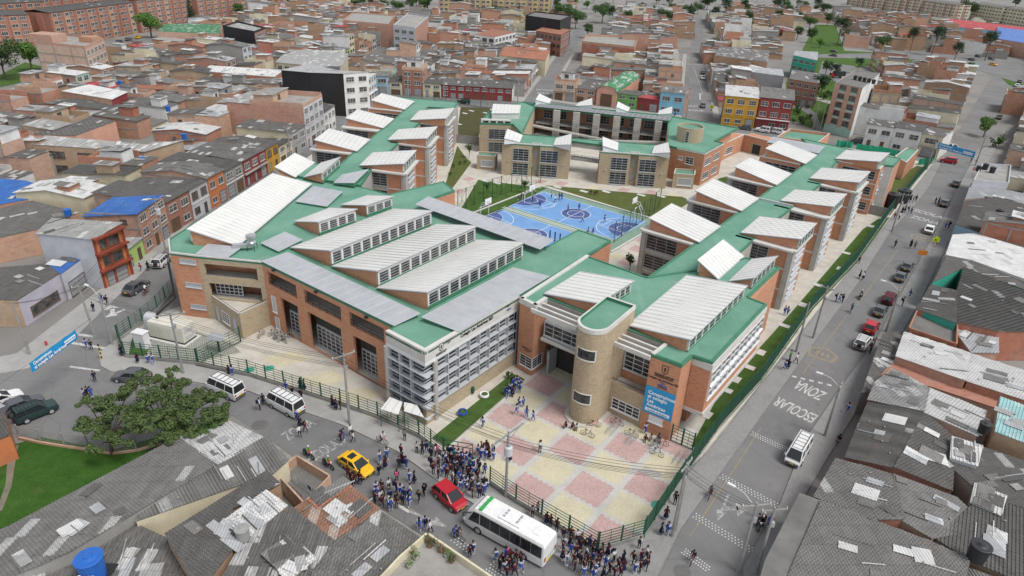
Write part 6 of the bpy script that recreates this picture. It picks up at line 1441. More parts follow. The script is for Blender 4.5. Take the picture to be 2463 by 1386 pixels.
PARK=[P(*q)for q in((1890,318),(1880,200),(1925,120),(1955,60),(1990,60),(2020,112),(2200,122),(2400,140),(2500,185),(2500,220),(2380,178),(2200,152),(2070,176),(2030,215),(2015,318))]
EST=[P(*q)for q in((-60,260),(-60,-30),(620,-60),(640,30),(440,96),(300,150),(240,200),(100,200))]
APT=[P(*q)for q in((760,-10),(1340,-40),(1340,58),(1000,46),(760,22))]
APT2=[P(*q)for q in((2020,-20),(2500,20),(2500,92),(2260,70),(2020,30))]
def free(p):
 if school_zone(p)or inside(p,PARK)or inside(p,EST)or inside(p,APT)or inside(p,APT2):return False
 if any(road_dist(p,l)<w+3.0 for l,w in ROADS):return False
 return all((p.x-x)**2+(p.y-y)**2>(r_+.9)**2 for x,y,r_ in HOUSES)
PLOTS=[]
def rblock(x0,y0,ang,w,l,seed):
 r=random.Random(seed);u=Vector((math.cos(R(ang)),math.sin(R(ang)),0));v=Vector((u.y,-u.x,0));o=Vector((x0,y0,0));c=0.0;k=0
 while c<w:
  D=r.uniform(11.5,14);s=0.0
  while s<l:
   fw=r.uniform(5.2,7.2);ce=o+v*(c+D/2)+u*(s+fw/2)
   PLOTS.append((ce,u.copy(),-v,fw-.04,D-.05,k%2,r.random(),seed));s+=fw
  c+=D+(6.5 if k%6==5 else .02);k+=1
PLOTS.clear()
rblock(-330,60,84.5,265,330,3)
rblock(-62,250,83,70,330,5)
rblock(-330,392,84,330,190,6)
rblock(16,236,80,72,330,7)
rblock(72,224,76,200,420,8)
rblock(100,205,57,110,300,9)
rblock(30,40,54,300,560,10)
PLOTS.sort(key=lambda q:q[0].length)
GRID={}
def far_ok(c,rad,bid):
 i,j=int(c.x//15),int(c.y//15)
 for a in range(i-1,i+2):
  for b_ in range(j-1,j+2):
   for q,k in GRID.get((a,b_),()):
    if k!=bid and(q-c).length<rad:return False
 return True
WALLS=['brick']*8+['brickp']*5+['brickb']*5+['white']*4+['cream']*3+['palegrey']*2+['grey','blue','yellow','brickf','brickf','darkred','mint','salmon','lime','block','mustard','green']
RFS=['rdark']*4+['rmid']*5+['rmix']*8+['rlight']*4+['rzinc']*3+['rwhite']*4+['slab','slabd','rclay','rred']
nh,big=0,MB();HLAB=[]
INDIV=226
for ce,u,v,fw,D,fl,rr,bid in PLOTS:
 px,py=proj(ce+up_*4)
 if not(-60<px<2540 and-30<py<1440):continue
 if not free(ce)or not far_ok(ce,8.5,bid):continue
 GRID.setdefault((int(ce.x//15),int(ce.y//15)),[]).append((ce,bid))
 r=random.Random(int(rr*1e6));nrm=v if fl else-v;dist=ce.length
 un=Vector((-nrm.y,nrm.x,0));A=ce+nrm*(D/2)-un*(fw/2);B=ce+nrm*(D/2)+un*(fw/2)
 h=r.choices((2.9,5.4,5.9,8.2,10.6),(24,38,22,13,3))[0]+r.uniform(-.3,.3);wall,roof=r.choice(WALLS),r.choice(RFS)
 indiv=nh<INDIV;RIDGE[:]=[.36,3]if dist<170 else[0,0]if dist>330 else[.7,2]
 seen_front=nrm.dot(Vector((-ce.x,-ce.y,0)))>0
 kind=None
 side=r.choice(('brick','brick','brickp','brickb','brickb','block','white','cream'));
 pr=house_parts(A,B,D,h,wall,roof,r,side=side,kind=kind,front=seen_front,detail=indiv,shack=True)
 if indiv:
  st=max(1,round(h/2.75));zone='western rows' if ce.x<-50 and ce.y<235 else 'north-western rows' if ce.x<-45 else 'northern rows' if ce.x<60 and ce.y>220 else 'rows near park' if ce.x<230 and ce.y>200 and ce.x<.9*ce.y-60 else 'eastern rows'
  vis=wall if seen_front else side
  T=thing('house',f'{NW[st]} {WALLN[vis]} house, {ROOFN[roof]}','house',ce,0,'row houses '+zone);pr.emit(T);HLAB.append((T,zone));nh+=1
 else:pr.merge(big)
used=sorted(set(big.m));rm={q:i for i,q in enumerate(used)};big.m=[rm[x]for x in big.m]
o=big.build('distant_houses',[HM[q]for q in used]);tag(o,'mass of far row houses filling the quarter to the horizon','houses',None,'stuff')
# ================================================================== fences
def fence(name,label,pts,h=2.3,step=2.6,wall=.45,mesh=False,rails=6,mat=None,postw=.12,cat='fence',cross=False):
 mat=mat or M_GREENPAINT;q=[P(*p)if len(p)==2 else Vector(p)for p in pts];T=thing(name,label,cat,q[0])
 z0=.1
 for a,b_ in zip(q,q[1:]):
  u,n,L=frame_of(a,b_);k=max(1,round(L/step));a=V2(a,z0);b2=V2(b_,z0)
  if wall:
   w=MB();w.obox(a-n*.1,b2-a,n*.2,up_*wall);w.build('low_wall',M_CONCD,T)
  for i in range(k+1):
   if i==0 and a!=V2(q[0],z0):continue
   p=a.lerp(b2,i/k);w=MB();w.bar(p,p+up_*(h+.15),postw);w.build('post',mat,T)
  for i in range(k):
   p0,p1=a.lerp(b2,i/k)+u*.08,a.lerp(b2,(i+1)/k)-u*.08;w=MB();zz=wall+.1
   for r_ in range(rails):z=zz+(h-zz)*r_/(rails-1);w.bar(p0+up_*z,p1+up_*z,.05)
   mid=(p0+p1)/2;w.bar(mid+up_*zz,mid+up_*h,.04);w.bar(p0+up_*zz,p0+up_*h,.04);w.bar(p1+up_*zz,p1+up_*h,.04)
   if mesh:
    s_=int((p1-p0).length/.11)
    for j in range(s_):e_=p0.lerp(p1,(j+.5)/s_);w.bar(e_+up_*zz,e_+up_*h,.022)
   if cross:w.bar(p0+up_*zz,p1+up_*h,.035);w.bar(p1+up_*zz,p0+up_*h,.035)
   w.build('panel',mat,T)
 return T
fence('school_fence','long green tube fence on a low wall along the front pavement',[(287,822),(303,861),(476,879),(599,906),(820,977),(909,1009),(1008,1054),(1066,1098)])
fence('school_fence','green tube fence in front of the pink and yellow plaza, beside the bus',[(1178,1167),(1240,1211),(1435,1327)],step=3.4)
fence('school_fence','short green fence across the cut corner of the plaza',[(1437,1327),(1546,1295)],step=2.6)
fence('school_fence','long dark green mesh fence along the pavement of the wide street',[(1548,1294),(1640,1155),(1737,1021),(1828,920),(1951,744),(2058,630),(2135,520),(2200,440),(2243,390)],2.6,2.6,.25,True)
fence('school_fence','green fence between the generator yard and the paved forecourt',[(478,878),(530,850),(580,825)],step=2.6,wall=.1)
fence('school_fence','green fence behind the generator yard by the west street',[(289,820),(345,780),(380,748),(418,705)],step=3)
fence('school_fence','short green fence between the banner wall and the street fence',[(1612,1062),(1665,1085)],step=1.6,wall=.05)
fence('school_fence','dark post fence along the north street by the west wing',[(985,243),(1045,247),(1100,252),(1185,263),(1245,268)],2.2,5,.3)
fence('court_fence','tall green court fence with crossed braces on the left of the ball court',[(1101,508),(1140,494),(1205,470),(1300,440)],4.2,3.2,0,False,2,None,.12,'fence',True)
fence('court_fence','tall green court fence with crossed braces on the right of the ball court',[(1476,585),(1512,556),(1560,522),(1585,500)],4.2,3.2,0,False,2,None,.12,'fence',True)
gt=thing('school_gate','open green school gate leaf with crossed bars beside the crowd','gate',P(1066,1098));w=MB();ga,gb=V2(P(1067,1100),.15),V2(P(1136,1112),.15)
for z in(.1,.9,1.7,2.3):w.bar(ga+up_*z,gb+up_*z,.07)
for t in(0,.5,1):p=ga.lerp(gb,t);w.bar(p,p+up_*2.35,.08)
w.bar(ga,gb+up_*2.3,.05);w.bar(gb,ga+up_*2.3,.05);w.build('gate_leaf',M_GREENPAINT,gt);w=MB();w.bar(ga,ga+up_*2.7,.2);w.build('gate_post',M_GREENPAINT,gt)
sp_=thing('green_screen','crumpled bright green building-site netting by the parked cars','netting',P(2110,372))
for(x0,y0,x1,y1)in((2012,352,2048,358),(2056,360,2150,376),(2152,377,2172,384),(2205,398,2240,396)):
 w=MB();a,b_=P(x0,y0),P(x1,y1);N=10;rr=random.Random(x0)
 p=[a.lerp(b_,i/N)+Vector((rr.uniform(-.25,.25),rr.uniform(-.25,.25),0))for i in range(N+1)];hh=[1.9+rr.uniform(-.25,.15)for i in range(N+1)]
 for i in range(N):
  v=[p[i],p[i+1],p[i+1]+up_*hh[i+1],p[i]+up_*hh[i]];w.poly(v);w.poly([q+Vector((.04,.04,0))for q in v][::-1])
 w.build('net_panel',HM[HMI['green_mesh']],sp_)
sf=thing('sheet_fence','grey sheet metal fence beside the black water tanks','fence',P(2112,520));w=MB();A,B=P(2086,515),P(2130,525);u,n,L=frame_of(A,B);w.obox(A,u*L,n*.08,up_*2.2);w.build('sheet',m_plain('grey_sheeting',(.25,.25,.245),.7,.15,1),sf)
sf=thing('sheet_fence','grey sheet fence between the west wing and the courtyard building','fence',P(1120,350));w=MB();A,B=P(1098,345),P(1152,350);u,n,L=frame_of(A,B);w.obox(A,u*L,n*.08,up_*2.4);w.build('sheet',MATS['grey_sheeting'],sf)
wf=thing('wire_fence','sagging wire fence with pale posts on a low brick kerb at the waste lawn','fence',P(160,1070));wp=[P(*q)for q in((48,1055),(100,1066),(157,1075),(215,1083),(272,1092),(330,1085),(410,1062))]
w=MB()
for a,b_ in zip(wp,wp[1:]):u,n,L=frame_of(a,b_);w.obox(a,u*L,n*.2,up_*.3)
w.build('brick_kerb',HM[HMI['brick']],wf)
for p in wp:w=MB();w.bar(p,p+up_*1.9,.13);w.build('post',M_POLE,wf)
w=MB()
for a,b_ in zip(wp,wp[1:]):
 for z in(.5,.8,1.1,1.4,1.7):w.bar(a+up_*z,b_+up_*z,.018)
 for i in range(14):t=i/14;w.bar(a.lerp(b_,t)+up_*.3,a.lerp(b_,min(1,t+.12))+up_*1.75,.012);w.bar(a.lerp(b_,t)+up_*1.75,a.lerp(b_,min(1,t+.12))+up_*.3,.012)
w.build('wire',M_POLE,wf)
# ================================================================== poles, lamps, cables
POLE_TOP={}
def pole(key,base,h,label,arm=1.6,ang=0.0,tr=False,lamp=None,lean=(0,0)):
 B=P(*base);T=thing('utility_pole',label,'utility pole',B);w=MB();top=B+Vector((lean[0],lean[1],h));w.tube(B,top,.17,8,0,.1);w.build('shaft',M_POLE,T)
 a=Vector((math.cos(ang),math.sin(ang),0))
 if arm:
  w=MB();w.bar(top-a*arm*.75-up_*.3,top+a*arm*.75-up_*.3,.13);w.bar(top-up_*1.1,top+a*arm*.6-up_*.32,.05);w.build('crossarm',HM[HMI['conc']],T)
  w=MB()
  for t in(-.7,0,.7):w.lathe(top+a*arm*t-up_*.25,[(.05,0),(.07,.1),(.04,.22),(0,.26)],8)
  w.build('insulators',M_FASCIA,T)
  w=MB();w.box(top+a*.2-up_*2.2,.3,.3,.5);w.build('junction_box',M_FRAMED,T)
 if tr:
  w=MB();w.lathe(top-up_*2.9+a*.1,[(.0,0),(.42,0),(.42,.95),(.3,1.05),(0,1.08)],12);w.build('transformer',M_FRAME,T)
 if lamp is not None:
  d=Vector((math.cos(lamp),math.sin(lamp),0));w=MB();w.path([top-up_*.6,top+d*1.2+up_*.3,top+d*2.2+up_*.45],.04,6);w.build('lamp_arm',M_FRAME,T);w=MB();w.box(top+d*2.4+up_*.36,.7,.25,.14,lamp);w.build('lamp_head',M_BARW,T)
 POLE_TOP[key]=(top,a);return T
SA=R(-33)
pole('a',(441,899),8.8,'utility pole with crossarm in front of the generator yard fence',2.2,R(20))
pole('b',(841,1020),9.6,'concrete utility pole with twin crossarms before the orange brick portals',1.8,R(40))
pole('c',(1216,1196),8.4,'utility pole with transformer and long crossarm in front of the plaza',3.0,R(50),True)
pole('d',(1616,1292),9.2,'tall utility pole on the wide street pavement by the plaza corner',1.5,R(54));pole('d2',(1623,1277),8.2,'second pole standing close behind the tall corner pole',0,0)
pole('e',(1955,815),8.6,'utility pole with cross bracket on the pavement by the long green fence',1.2,R(-36));pole('f',(1914,848),8.0,'slim pole just below the bracketed pole by the long fence',0,0);pole('g',(2145,557),8.2,'utility pole beside pupils on the pavement halfway up the wide street',1.2,R(-36))
pole('h',(401,613),10.2,'tall pole with many cables and street lamp on the west street',1.4,R(10),True,R(0));pole('i',(72,854),7.8,'pole wrapped in posters at the corner of the pale blue house',0,0)
pole('j',(230,812),7.6,'leaning thin pole at the street crossing',1.0,R(30),False,None,(-.8,.6));pole('k',(271,830),7.8,'pale street lamp pole on the rounded pavement corner',0,0,False,R(150))
pole('l',(1983,1050),7.5,'pole with lamp arm on the east pavement beside the dark roof house',.8,R(54),False,R(150));pole('m',(2130,800),7.5,'pole by the parked pickup on the east pavement',.8,R(54),False,R(150));pole('n',(1775,1375),8.4,'pole with timber crossarms at the bottom edge of the wide street',1.8,R(10),False,R(140));pole('n2',(1818,1378),8.0,'second pole with timber crossarm at the bottom edge',1.6,R(10))
pole('o',(2228,410),9,'utility pole holding the blue street banner',1.2,R(-36));pole('p',(2345,400),9,'pole at the far end of the blue street banner',.8,R(54));pole('q',(700,390),8.6,'pole on the west street in front of the dark red house',1.2,0);pole('r',(982,235),8.6,'pole in front of the three-storey dark brick house',1.2,0);pole('s',(1068,240),9,'pole before the long dark red house',1.2,0);pole('t',(1245,250),8.5,'pole at the corner of the first road north',1.2,0)
for key,b_,h,lab in(('u',(1650,285),8.5,'pole at the corner by the sky blue house'),('v',(1955,312),9.5,'left of three tall bare poles in the park'),('w',(1972,314),9.8,'middle of three tall bare poles in the park'),('x',(1992,318),10,'right of three tall bare poles in the park'),('y',(455,270),8,'pole standing among the western roofs beside cream house'),('z',(620,285),8,'pole in front of dark roofs left of black gable')):pole(key,b_,h,lab,1.2 if key not in 'vwx' else 0,R(30))
def cables(label,pairs,sag=.5):
 T=thing('power_cables',label,'cables',(pairs[0][0].x,pairs[0][0].y,0))
 for a,b_ in pairs:
  w=MB();N=14;pts=[a.lerp(b_,i/N)-up_*(4*sag*(i/N)*(1-i/N))for i in range(N+1)];w.path(pts,.016,4);w.build('cable',M_WIRE,T)
def span(k1,k2,n=5,label='',sag=.5,dz=0):
 (t1,a1),(t2,a2)=POLE_TOP[k1],POLE_TOP[k2];pr_=[]
 for i in range(n):
  f=(i-(n-1)/2)*.45;dzz=-.25 if i<3 else-1.6-.25*(i-3)
  pr_.append((t1+a1*(f if i<3 else 0.1*i)+up_*(dzz+dz),t2+a2*(f if i<3 else .1*i)+up_*(dzz+dz)))
 cables(label,pr_,sag)
span('a','b',6,'cables slung over the front fence between the first two poles',.7);span('b','c',6,'cables slung over the school gate crowd',.7);span('c','d',7,'cables slung across the plaza corner behind the bus',.6);span('d','n',5,'cables crossing the wide street at the bottom',.4);span('d','e',5,'cables along the long green fence',.6);span('e','g',4,'cables along the pavement halfway up the wide street',.7);span('h','q',4,'cables along the west street house fronts',.8);span('h','j',4,'cables over the mouth of the west street',.5);span('j','a',4,'cables across the street crossing',.5);span('i','j',3,'cables from the poster pole to the leaning pole',.4);span('r','s',4,'cables along the north street',.6);span('g','o',4,'cables along the upper part of the wide street',.8)
# street banners
def street_banner(label,A,B,hgt_,lines,face):
 T=thing('street_banner',label,'banner',(A.x,A.y,0));u=(B-A).normalized();vv=Vector((0,0,1));vv=(vv-u*vv.dot(u)).normalized();n=u.cross(vv);L=(B-A).length
 w=MB();N=12
 for i in range(N):
  s0,s1=math.sin(i*1.9)*.05,math.sin((i+1)*1.9)*.05;a,b_=A+u*(L*i/N)+n*s0,A+u*(L*(i+1)/N)+n*s1
  w.poly([a,b_,b_+vv*hgt_,a+vv*hgt_]);w.poly([a-n*.02+vv*hgt_,b_-n*.02+vv*hgt_,b_-n*.02,a-n*.02])
 w.build('cloth',M_BANNER,T);s_=.42*hgt_
 w=MB();w.obox(A+u*(L*.70)+n*.1+vv*(hgt_*.28),u*L*.25,vv*hgt_*.42,n*.004);w.build('white_strip',M_WHT,T)
 for i,t in enumerate(lines):text_obj(t,s_,M_WHT,T,A+u*(L*.05)+n*.09+vv*(hgt_*(.58-i*.42)),u,vv,align='LEFT',bold=.01)
 text_obj('Alcaldía de Bogotá',s_*.62,M_BANNER,T,A+u*(L*.825)+n*.11+vv*(hgt_*.42),u,vv)
 w=MB();w.tube(A+vv*hgt_-u*4,A+vv*hgt_,.015,4);w.tube(B+vv*hgt_,B+vv*hgt_+u*5,.015,4);w.build('rope',M_WIRE,T)
street_banner('blue street banner hung over the crossing by the pale blue house',P(78,896,4.6),P(188,814,4.6),1.25,('Construimos','el colegio Las Américas'),1)
street_banner('blue street banner hung across the far end of the wide street',P(2254,356,5.2),P(2342,380,5.2),1.5,('Construimos','el colegio Las Américas'),1)
# ================================================================== road lettering and arrows
def road_text(t,size,px,dpx,flip=False,z=.016,mat=None,stretch=1.0,name='road_lettering'):
 o,q=P(*px),P(*dpx);x=(q-o).normalized();y=Vector((-x.y,x.x,0))
 ob=text_obj(t,size,mat or M_MARK,None,V2(o,z),x,y,name,'CENTER',0.001,.02);ob['kind']='structure'
 for v in ob.data.vertices:
  p=v.co-V2(o,0);yy=p.dot(y);v.co=v.co+y*(yy*(stretch-1))
 return ob
road_text('ESCOLAR',1.2,(1921,978),(1881,959),False,.016,None,stretch=2.5);road_text('ZONA',1.25,(1957,931),(1917,912),stretch=2.7)
road_text('ESCOLAR',1.9,(2230,517),(2262,526),stretch=1.5);road_text('ZONA',1.9,(2221,532),(2252,541),stretch=1.5)
road_text('ZONA',1.9,(1676,268),(1700,269),stretch=2.0);road_text('ESCOLAR',1.7,(1676,258),(1700,259),stretch=2.0);road_text('ESCOLAR',1.5,(1310,218),(1330,219),stretch=2.2);road_text('ZONA',1.6,(1306,226),(1326,227),stretch=2.2)
road_text('ZONA',1.3,(728,1040),(768,1016),False,.016,M_MARKW,stretch=1.7);road_text('ESCOLAR',1.1,(790,1090),(832,1064),False,.016,M_MARKW,stretch=1.9)
def arrow(px,tip,w=.5,head=1.3,mat=None,branch=0):
 a,b_=P(*px),P(*tip);u=(b_-a).normalized();v=Vector((-u.y,u.x,0));L=(b_-a).length;mb=MB();z=.0165
 q=lambda s,t:V2(a+u*s+v*t,z)
 mb.poly([q(0,-w/2),q(L-1.6,-w/2),q(L-1.6,w/2),q(0,w/2)]);mb.poly([q(L-1.6,-head/2*1.2),q(L,0),q(L-1.6,head/2*1.2)])
 if branch:
  s=L*.45;e_=lambda s_,t:V2(a+u*s_+v*(t*branch),z+.001);pts=[e_(s,.2),e_(s-.8,1.6),e_(s-.3,1.9),e_(s+.6,.25)];mb.poly(pts if branch<0 else pts[::-1]);pts=[e_(s-1.2,1.2),e_(s-.8,2.9),e_(s+.6,2.1)];mb.poly(pts if branch<0 else pts[::-1])
 merge_structure(mb,'road_arrow',mat or M_MARK)
arrow((1752,1190),(1725,1254),.26,.8,M_MARKW,.75);arrow((985,1230),(1076,1268),.28,.95,M_MARKW);arrow((300,745),(250,765),.4,1.3,None,-1);arrow((1270,262),(1295,244),.5,1.5);arrow((1684,240),(1684,225),.5,1.5)
def dash(pts,w,z=.015,mat=None,name='road_marking',n=1,gap=0):
 a,b_=P(*pts[0]),P(*pts[1]);u=(b_-a).normalized();v=Vector((-u.y,u.x,0))*w/2;L=(b_-a).length;mb=MB()
 for i in range(n):
  s0,s1=L*i/n,L*(i+1)/n-gap;mb.poly([V2(a+u*s0-v,z),V2(a+u*s1-v,z),V2(a+u*s1+v,z),V2(a+u*s0+v,z)])
 merge_structure(mb,name,mat or M_MARK)
def studs(a,b_,n,rows=3):
 A,B=P(*a),P(*b_);u=(B-A).normalized();v=Vector((-u.y,u.x,0));mb=MB()
 for i in range(n):
  for j in range(rows):
   if(i+j)%2:continue
   p=A.lerp(B,i/(n-1))+v*(j*.32);mb.poly([V2(p+Vector((dx*.055,dy*.055,0)),.0155)for dx,dy in((-1,-1),(1,-1),(1,1),(-1,1))])
 merge_structure(mb,'road_studs',M_LINE)
studs((1806,1046),(1892,1086),30);studs((1732,1150),(1868,1222),36);studs((1667,1244),(1806,1330),36);studs((1640,1330),(1700,1375),22);studs((1085,1300),(1125,1330),12);studs((1170,1370),(1200,1390),10)
for q in(((1660,1290),(1830,1030)),((1930,900),(2040,755)),((2060,735),(2160,600))):dash(q,.12,.0148,M_MARKY,'centre_line',1)
dash(((430,935),(330,922)),.14,.0148,M_MARKY,'centre_line');dash(((905,1175),(1000,1232)),.14,.0148,M_MARKY,'centre_line')
dash(((188,805),(230,810)),.5,.0148);dash(((172,825),(252,838)),.45,.0148);dash(((168,882),(240,892)),.35,.0148);dash(((1905,905),(2010,930)),.4,.0148,None,'road_marking',5,.5);dash(((925,1195),(985,1232)),.35,.0148);dash(((1655,155),(1692,155)),.5,.0148);dash(((1668,160),(1690,226)),.12,.0148)
def yellow_zone(c,s=1.0):
 o=P(*c);mb=MB();u,v=d36,d54;q=[(-1.1,-1),(1.1,-1),(1.3,.5),(0,1.4),(-1.3,.5)]
 for k in range(5):
  a,b_=q[k],q[(k+1)%5];A,B=o+u*a[0]*s+v*a[1]*s,o+u*b_[0]*s+v*b_[1]*s;d=(B-A).normalized();e_=Vector((-d.y,d.x,0))*.18;mb.poly([V2(A-e_,.0152+k*.0001),V2(B-e_,.0152+k*.0001),V2(B+e_,.0152+k*.0001),V2(A+e_,.0152+k*.0001)])
 for t in(-.5,0,.5):A=o+u*t*s;mb.poly([V2(A+u*a_*.22+v*b_*.5,.0152)for a_,b_ in((-1,-1),(1,-1),(.6,1),(-.6,1))])
 merge_structure(mb,'school_zone_marking',M_MARKY)
yellow_zone((1978,852),1.4);yellow_zone((2216,572),1.4);yellow_zone((1688,285),2)
mb=MB();
for c_,r_ in(((625,1022),.9),((1640,1375),.8)):
 o=P(*c_);mb.poly([V2(o+Vector((math.cos(2*math.pi*i/20),math.sin(2*math.pi*i/20),0))*r_,.0158)for i in range(20)])
structure(mb,'manhole_cover',m_plain('manhole_iron',(.13,.125,.12),.7,.15,2))
# slabs set in the side lawn and other lawns
for i,(x,y)in enumerate(((1660,1040),(1700,1000),(1745,940),(1770,915),(1800,885),(1830,850),(1885,785),(1930,735),(1967,688),(2020,648),(2033,610),(2095,546))):
 a,b_=(.9,1.5)if i%2 else(1.4,1.0);o=P(x,y);slab('lawn_slab',[tuple((o+d36*sx*a+d54*sy*b_)[:2])for sx,sy in((-.6,-.5),(.6,-.5),(.6,.5),(-.6,.5))],.17,M_FASCIA,False)
for x,y in((1168,437),(1195,442),(1341,452),(1404,462),(1458,463),(1542,471),(1590,474),(1134,268),(1118,274),(1104,300),(1168,273)):
 o=P(x,y);slab('lawn_slab',[tuple((o+d36*sx*1.6+d54*sy*1.0)[:2])for sx,sy in((-.6,-.5),(.6,-.5),(.6,.5),(-.6,.5))],.18,M_FASCIA,False)
# ================================================================== things on the school ground
GE=thing('generator','big cream diesel generator cabinet on a pad in the fenced yard','generator',P(422,830));gA=P(362,814);gB=P(440,832);ua=(gB-gA).normalized();va=Vector((-ua.y,ua.x,0));go=gA+up_*.45
mb=MB();mb.obox(gA-ua*.4-va*.4,ua*6.4,va*3.2,up_*.2);mb.build('pad',M_FASCIA,GE);mb=MB();mb.obox(gA+up_*.2,ua*5.6,va*2.3,up_*.25);mb.build('skid',M_BLACK,GE);mb=MB();mb.obox(go,ua*5.6,va*2.3,up_*2.2);mb.obox(go+up_*2.2+ua*.1+va*.1,ua*5.4,va*2.1,up_*.06);mb.build('cabinet',M_CREAM,GE)
for i in range(4):mb=MB();mb.obox(go+ua*(.3+i*1.3)-va*.03+up_*.3,ua*1.1,va*.03,up_*1.6);mb.build('door',M_CREAM,GE)
for z in(.3,1.3):mb=MB();mb.obox(go+ua*5.6+va*.4+up_*z,va*1.5,ua*.05,up_*.5);mb.build('vent',M_FRAME,GE)
mb=MB();mb.path([go+ua*.8+va*1.1+up_*2.2,go+ua*.8+va*1.1+up_*2.8,f_a+Vector((-.3,-.5,3.2)),f_a+Vector((-.3,-.3,8.6)),f_a+Vector((-.5,.6,9.6))],.16,8);mb.build('exhaust_pipe',M_BLACK,GE)
SILO=thing('steel_hood','round-topped pale metal hood beside the generator','hood',P(368,790));mb=MB();o_=P(352,800)+up_*.1;mb.obox(o_,ua*2.6,va*1.6,up_*1.9)
for i in range(8):
 t0,t1=math.pi*i/8,math.pi*(i+1)/8;f=lambda t,s:o_+va*(.8-math.cos(t)*.8)+up_*(1.9+math.sin(t)*.8)+ua*s;mb.poly([f(t0,0),f(t0,2.6),f(t1,2.6),f(t1,0)])
for s in(0,2.6):mb.poly([o_+va*(.8-math.cos(math.pi*i/8)*.8)+up_*(1.9+math.sin(math.pi*i/8)*.8)+ua*s for i in range(9)][::(1 if s else-1)])
mb.build('hood',M_EDGE,SILO)
CB=thing('switch_cabinet','white electrical cabinet on the lawn left of the generator','cabinet',P(338,835));mb=MB();o_=P(326,838);mb.obox(o_,ua*1.7,va*1.0,up_*2.4);mb.obox(o_+up_*2.4-ua*.1-va*.1,ua*1.9,va*1.2,up_*.1);mb.build('cabinet',M_BARW,CB)
SP=thing('solar_panel','dark tilted panel on a post by the inner green fence','panel',P(528,850));mb=MB();o_=P(528,850);mb.bar(o_,o_+up_*2.4,.12);mb.build('post',M_GREENPAINT,SP);mb=MB();mb.obox(o_+up_*2.35-ua*1.2-va*.6,ua*2.4,va*1.2+up_*.3,up_*.06);mb.build('panel',M_FRAMED,SP)
GH=thing('guard_shelter','white tin lean-to shelter on the fence below the glazed corner','shelter',P(960,1000));
mb=MB();pp_=[P(915,985,2.5),P(958,998,2.5),P(968,968,3.0),P(938,956,3.0)];q_=[P(972,990,2.4),P(1020,1005,2.4),P(1003,975,2.9),P(972,968,2.9)]
for s in(pp_,q_):
 if(s[1]-s[0]).cross(s[2]-s[0]).z<0:s=s[::-1]
 mb.poly([p+up_*.05 for p in s]);mb.poly(s[::-1])
mb.build('tin_roof',M_WHITE,GH);mb=MB()
for s in pp_+q_:mb.bar((s.x,s.y,.1),s,.07)
mb.build('post',M_GREENPAINT,GH)
def hoop(px,yaw,label):
 T=thing('basketball_hoop',label,'basketball hoop',P(*px),yaw);k=MB();O=P(*px);d=Vector((math.cos(yaw),math.sin(yaw),0));s=Vector((-d.y,d.x,0))
 for t in(-1.3,1.3):k.bar(O+s*t,O+s*t+up_*2.2,.1)
 k.bar(O-s*1.3+up_*2.2,O+s*1.3+up_*2.2,.1)
 for t in(-.5,.5):k.bar(O-d*1.2+s*t,O-d*1.2+s*t+up_*1.2,.08);k.bar(O-d*1.2+s*t+up_*1.2,O+s*t+up_*3.0,.08);k.bar(O+s*t+up_*3.0,O+d*.9+s*t*.8+up_*3.3,.07)
 k.build('goal_frame',M_WHT,T);k=MB();k.obox(O+d*.9-s*.95+up_*2.8,s*1.9,d*.06,up_*1.2);bb=k.build('backboard',M_WHT,T)
 k=MB();o_=O+d*.962+up_*2.95
 for a,b_ in((-.3,.3),):k.obox(o_+s*a,s*.6,d*.01,up_*.05);k.obox(o_+s*a+up_*.4,s*.6,d*.01,up_*.05);k.obox(o_+s*a+up_*.05,s*.05,d*.01,up_*.35);k.obox(o_+s*(b_-.05)+up_*.05,s*.05,d*.01,up_*.35)
 k.build('target_square',M_INK,bb);k=MB();c=O+d*1.25+up_*2.95;N=14
 for i in range(N):t0,t1=2*math.pi*i/N,2*math.pi*(i+1)/N;k.bar(c+d*.24*math.cos(t0)+s*.24*math.sin(t0),c+d*.24*math.cos(t1)+s*.24*math.sin(t1),.03)
 k.build('rim',m_paint('hoop_red',(.5,.06,.03)),T)
ya=math.atan2(CX.y,CX.x)
hoop((1270,486),ya,'white basketball goal frame at the far left end of the blue court');hoop((1165,520),ya,'white basketball goal frame behind the long canopy roof');hoop((1532,522),ya+math.pi,'basketball goal frame with dark backboard behind the right court fence')
for i in range(3):
 B=pz(1322+i*12,578+i*4,0);o=thing('steel_post',('left','middle','right')[i]+' of three black posts standing beyond the long canopy','post',(B.x,B.y,.14));k=MB();k.tube((B.x,B.y,.14),(B.x,B.y,2.0),.12,8);k.build('shaft',M_BLACK,o)
def rack(px,yaw,label,n=6):
 T=thing('bike_rack',label,'bike rack',P(*px),yaw);O=P(*px)+up_*.13;d=Vector((math.cos(yaw),math.sin(yaw),0));s=Vector((-d.y,d.x,0));k=MB()
 for i in range(n):
  c=O+d*(i-n/2)*.38;k.path([c-s*.3,c-s*.3+up_*.75,c+s*.3+up_*.75,c+s*.3],.025,5)
 k.bar(O-d*n*.2-s*.3,O+d*n*.18-s*.3,.05);k.bar(O-d*n*.2+s*.3,O+d*n*.18+s*.3,.05);k.build('frame',M_FRAMED,T)
rack((1473,1037),R(54),'grey hoop bike rack in front of the balcony room');rack((1520,1060),R(54),'grey hoop bike rack holding a dark bicycle');rack((1578,1072),R(54),'grey hoop bike rack nearest the banner wall');rack((1632,1107),R(54),'empty grey hoop bike rack at the plaza edge')
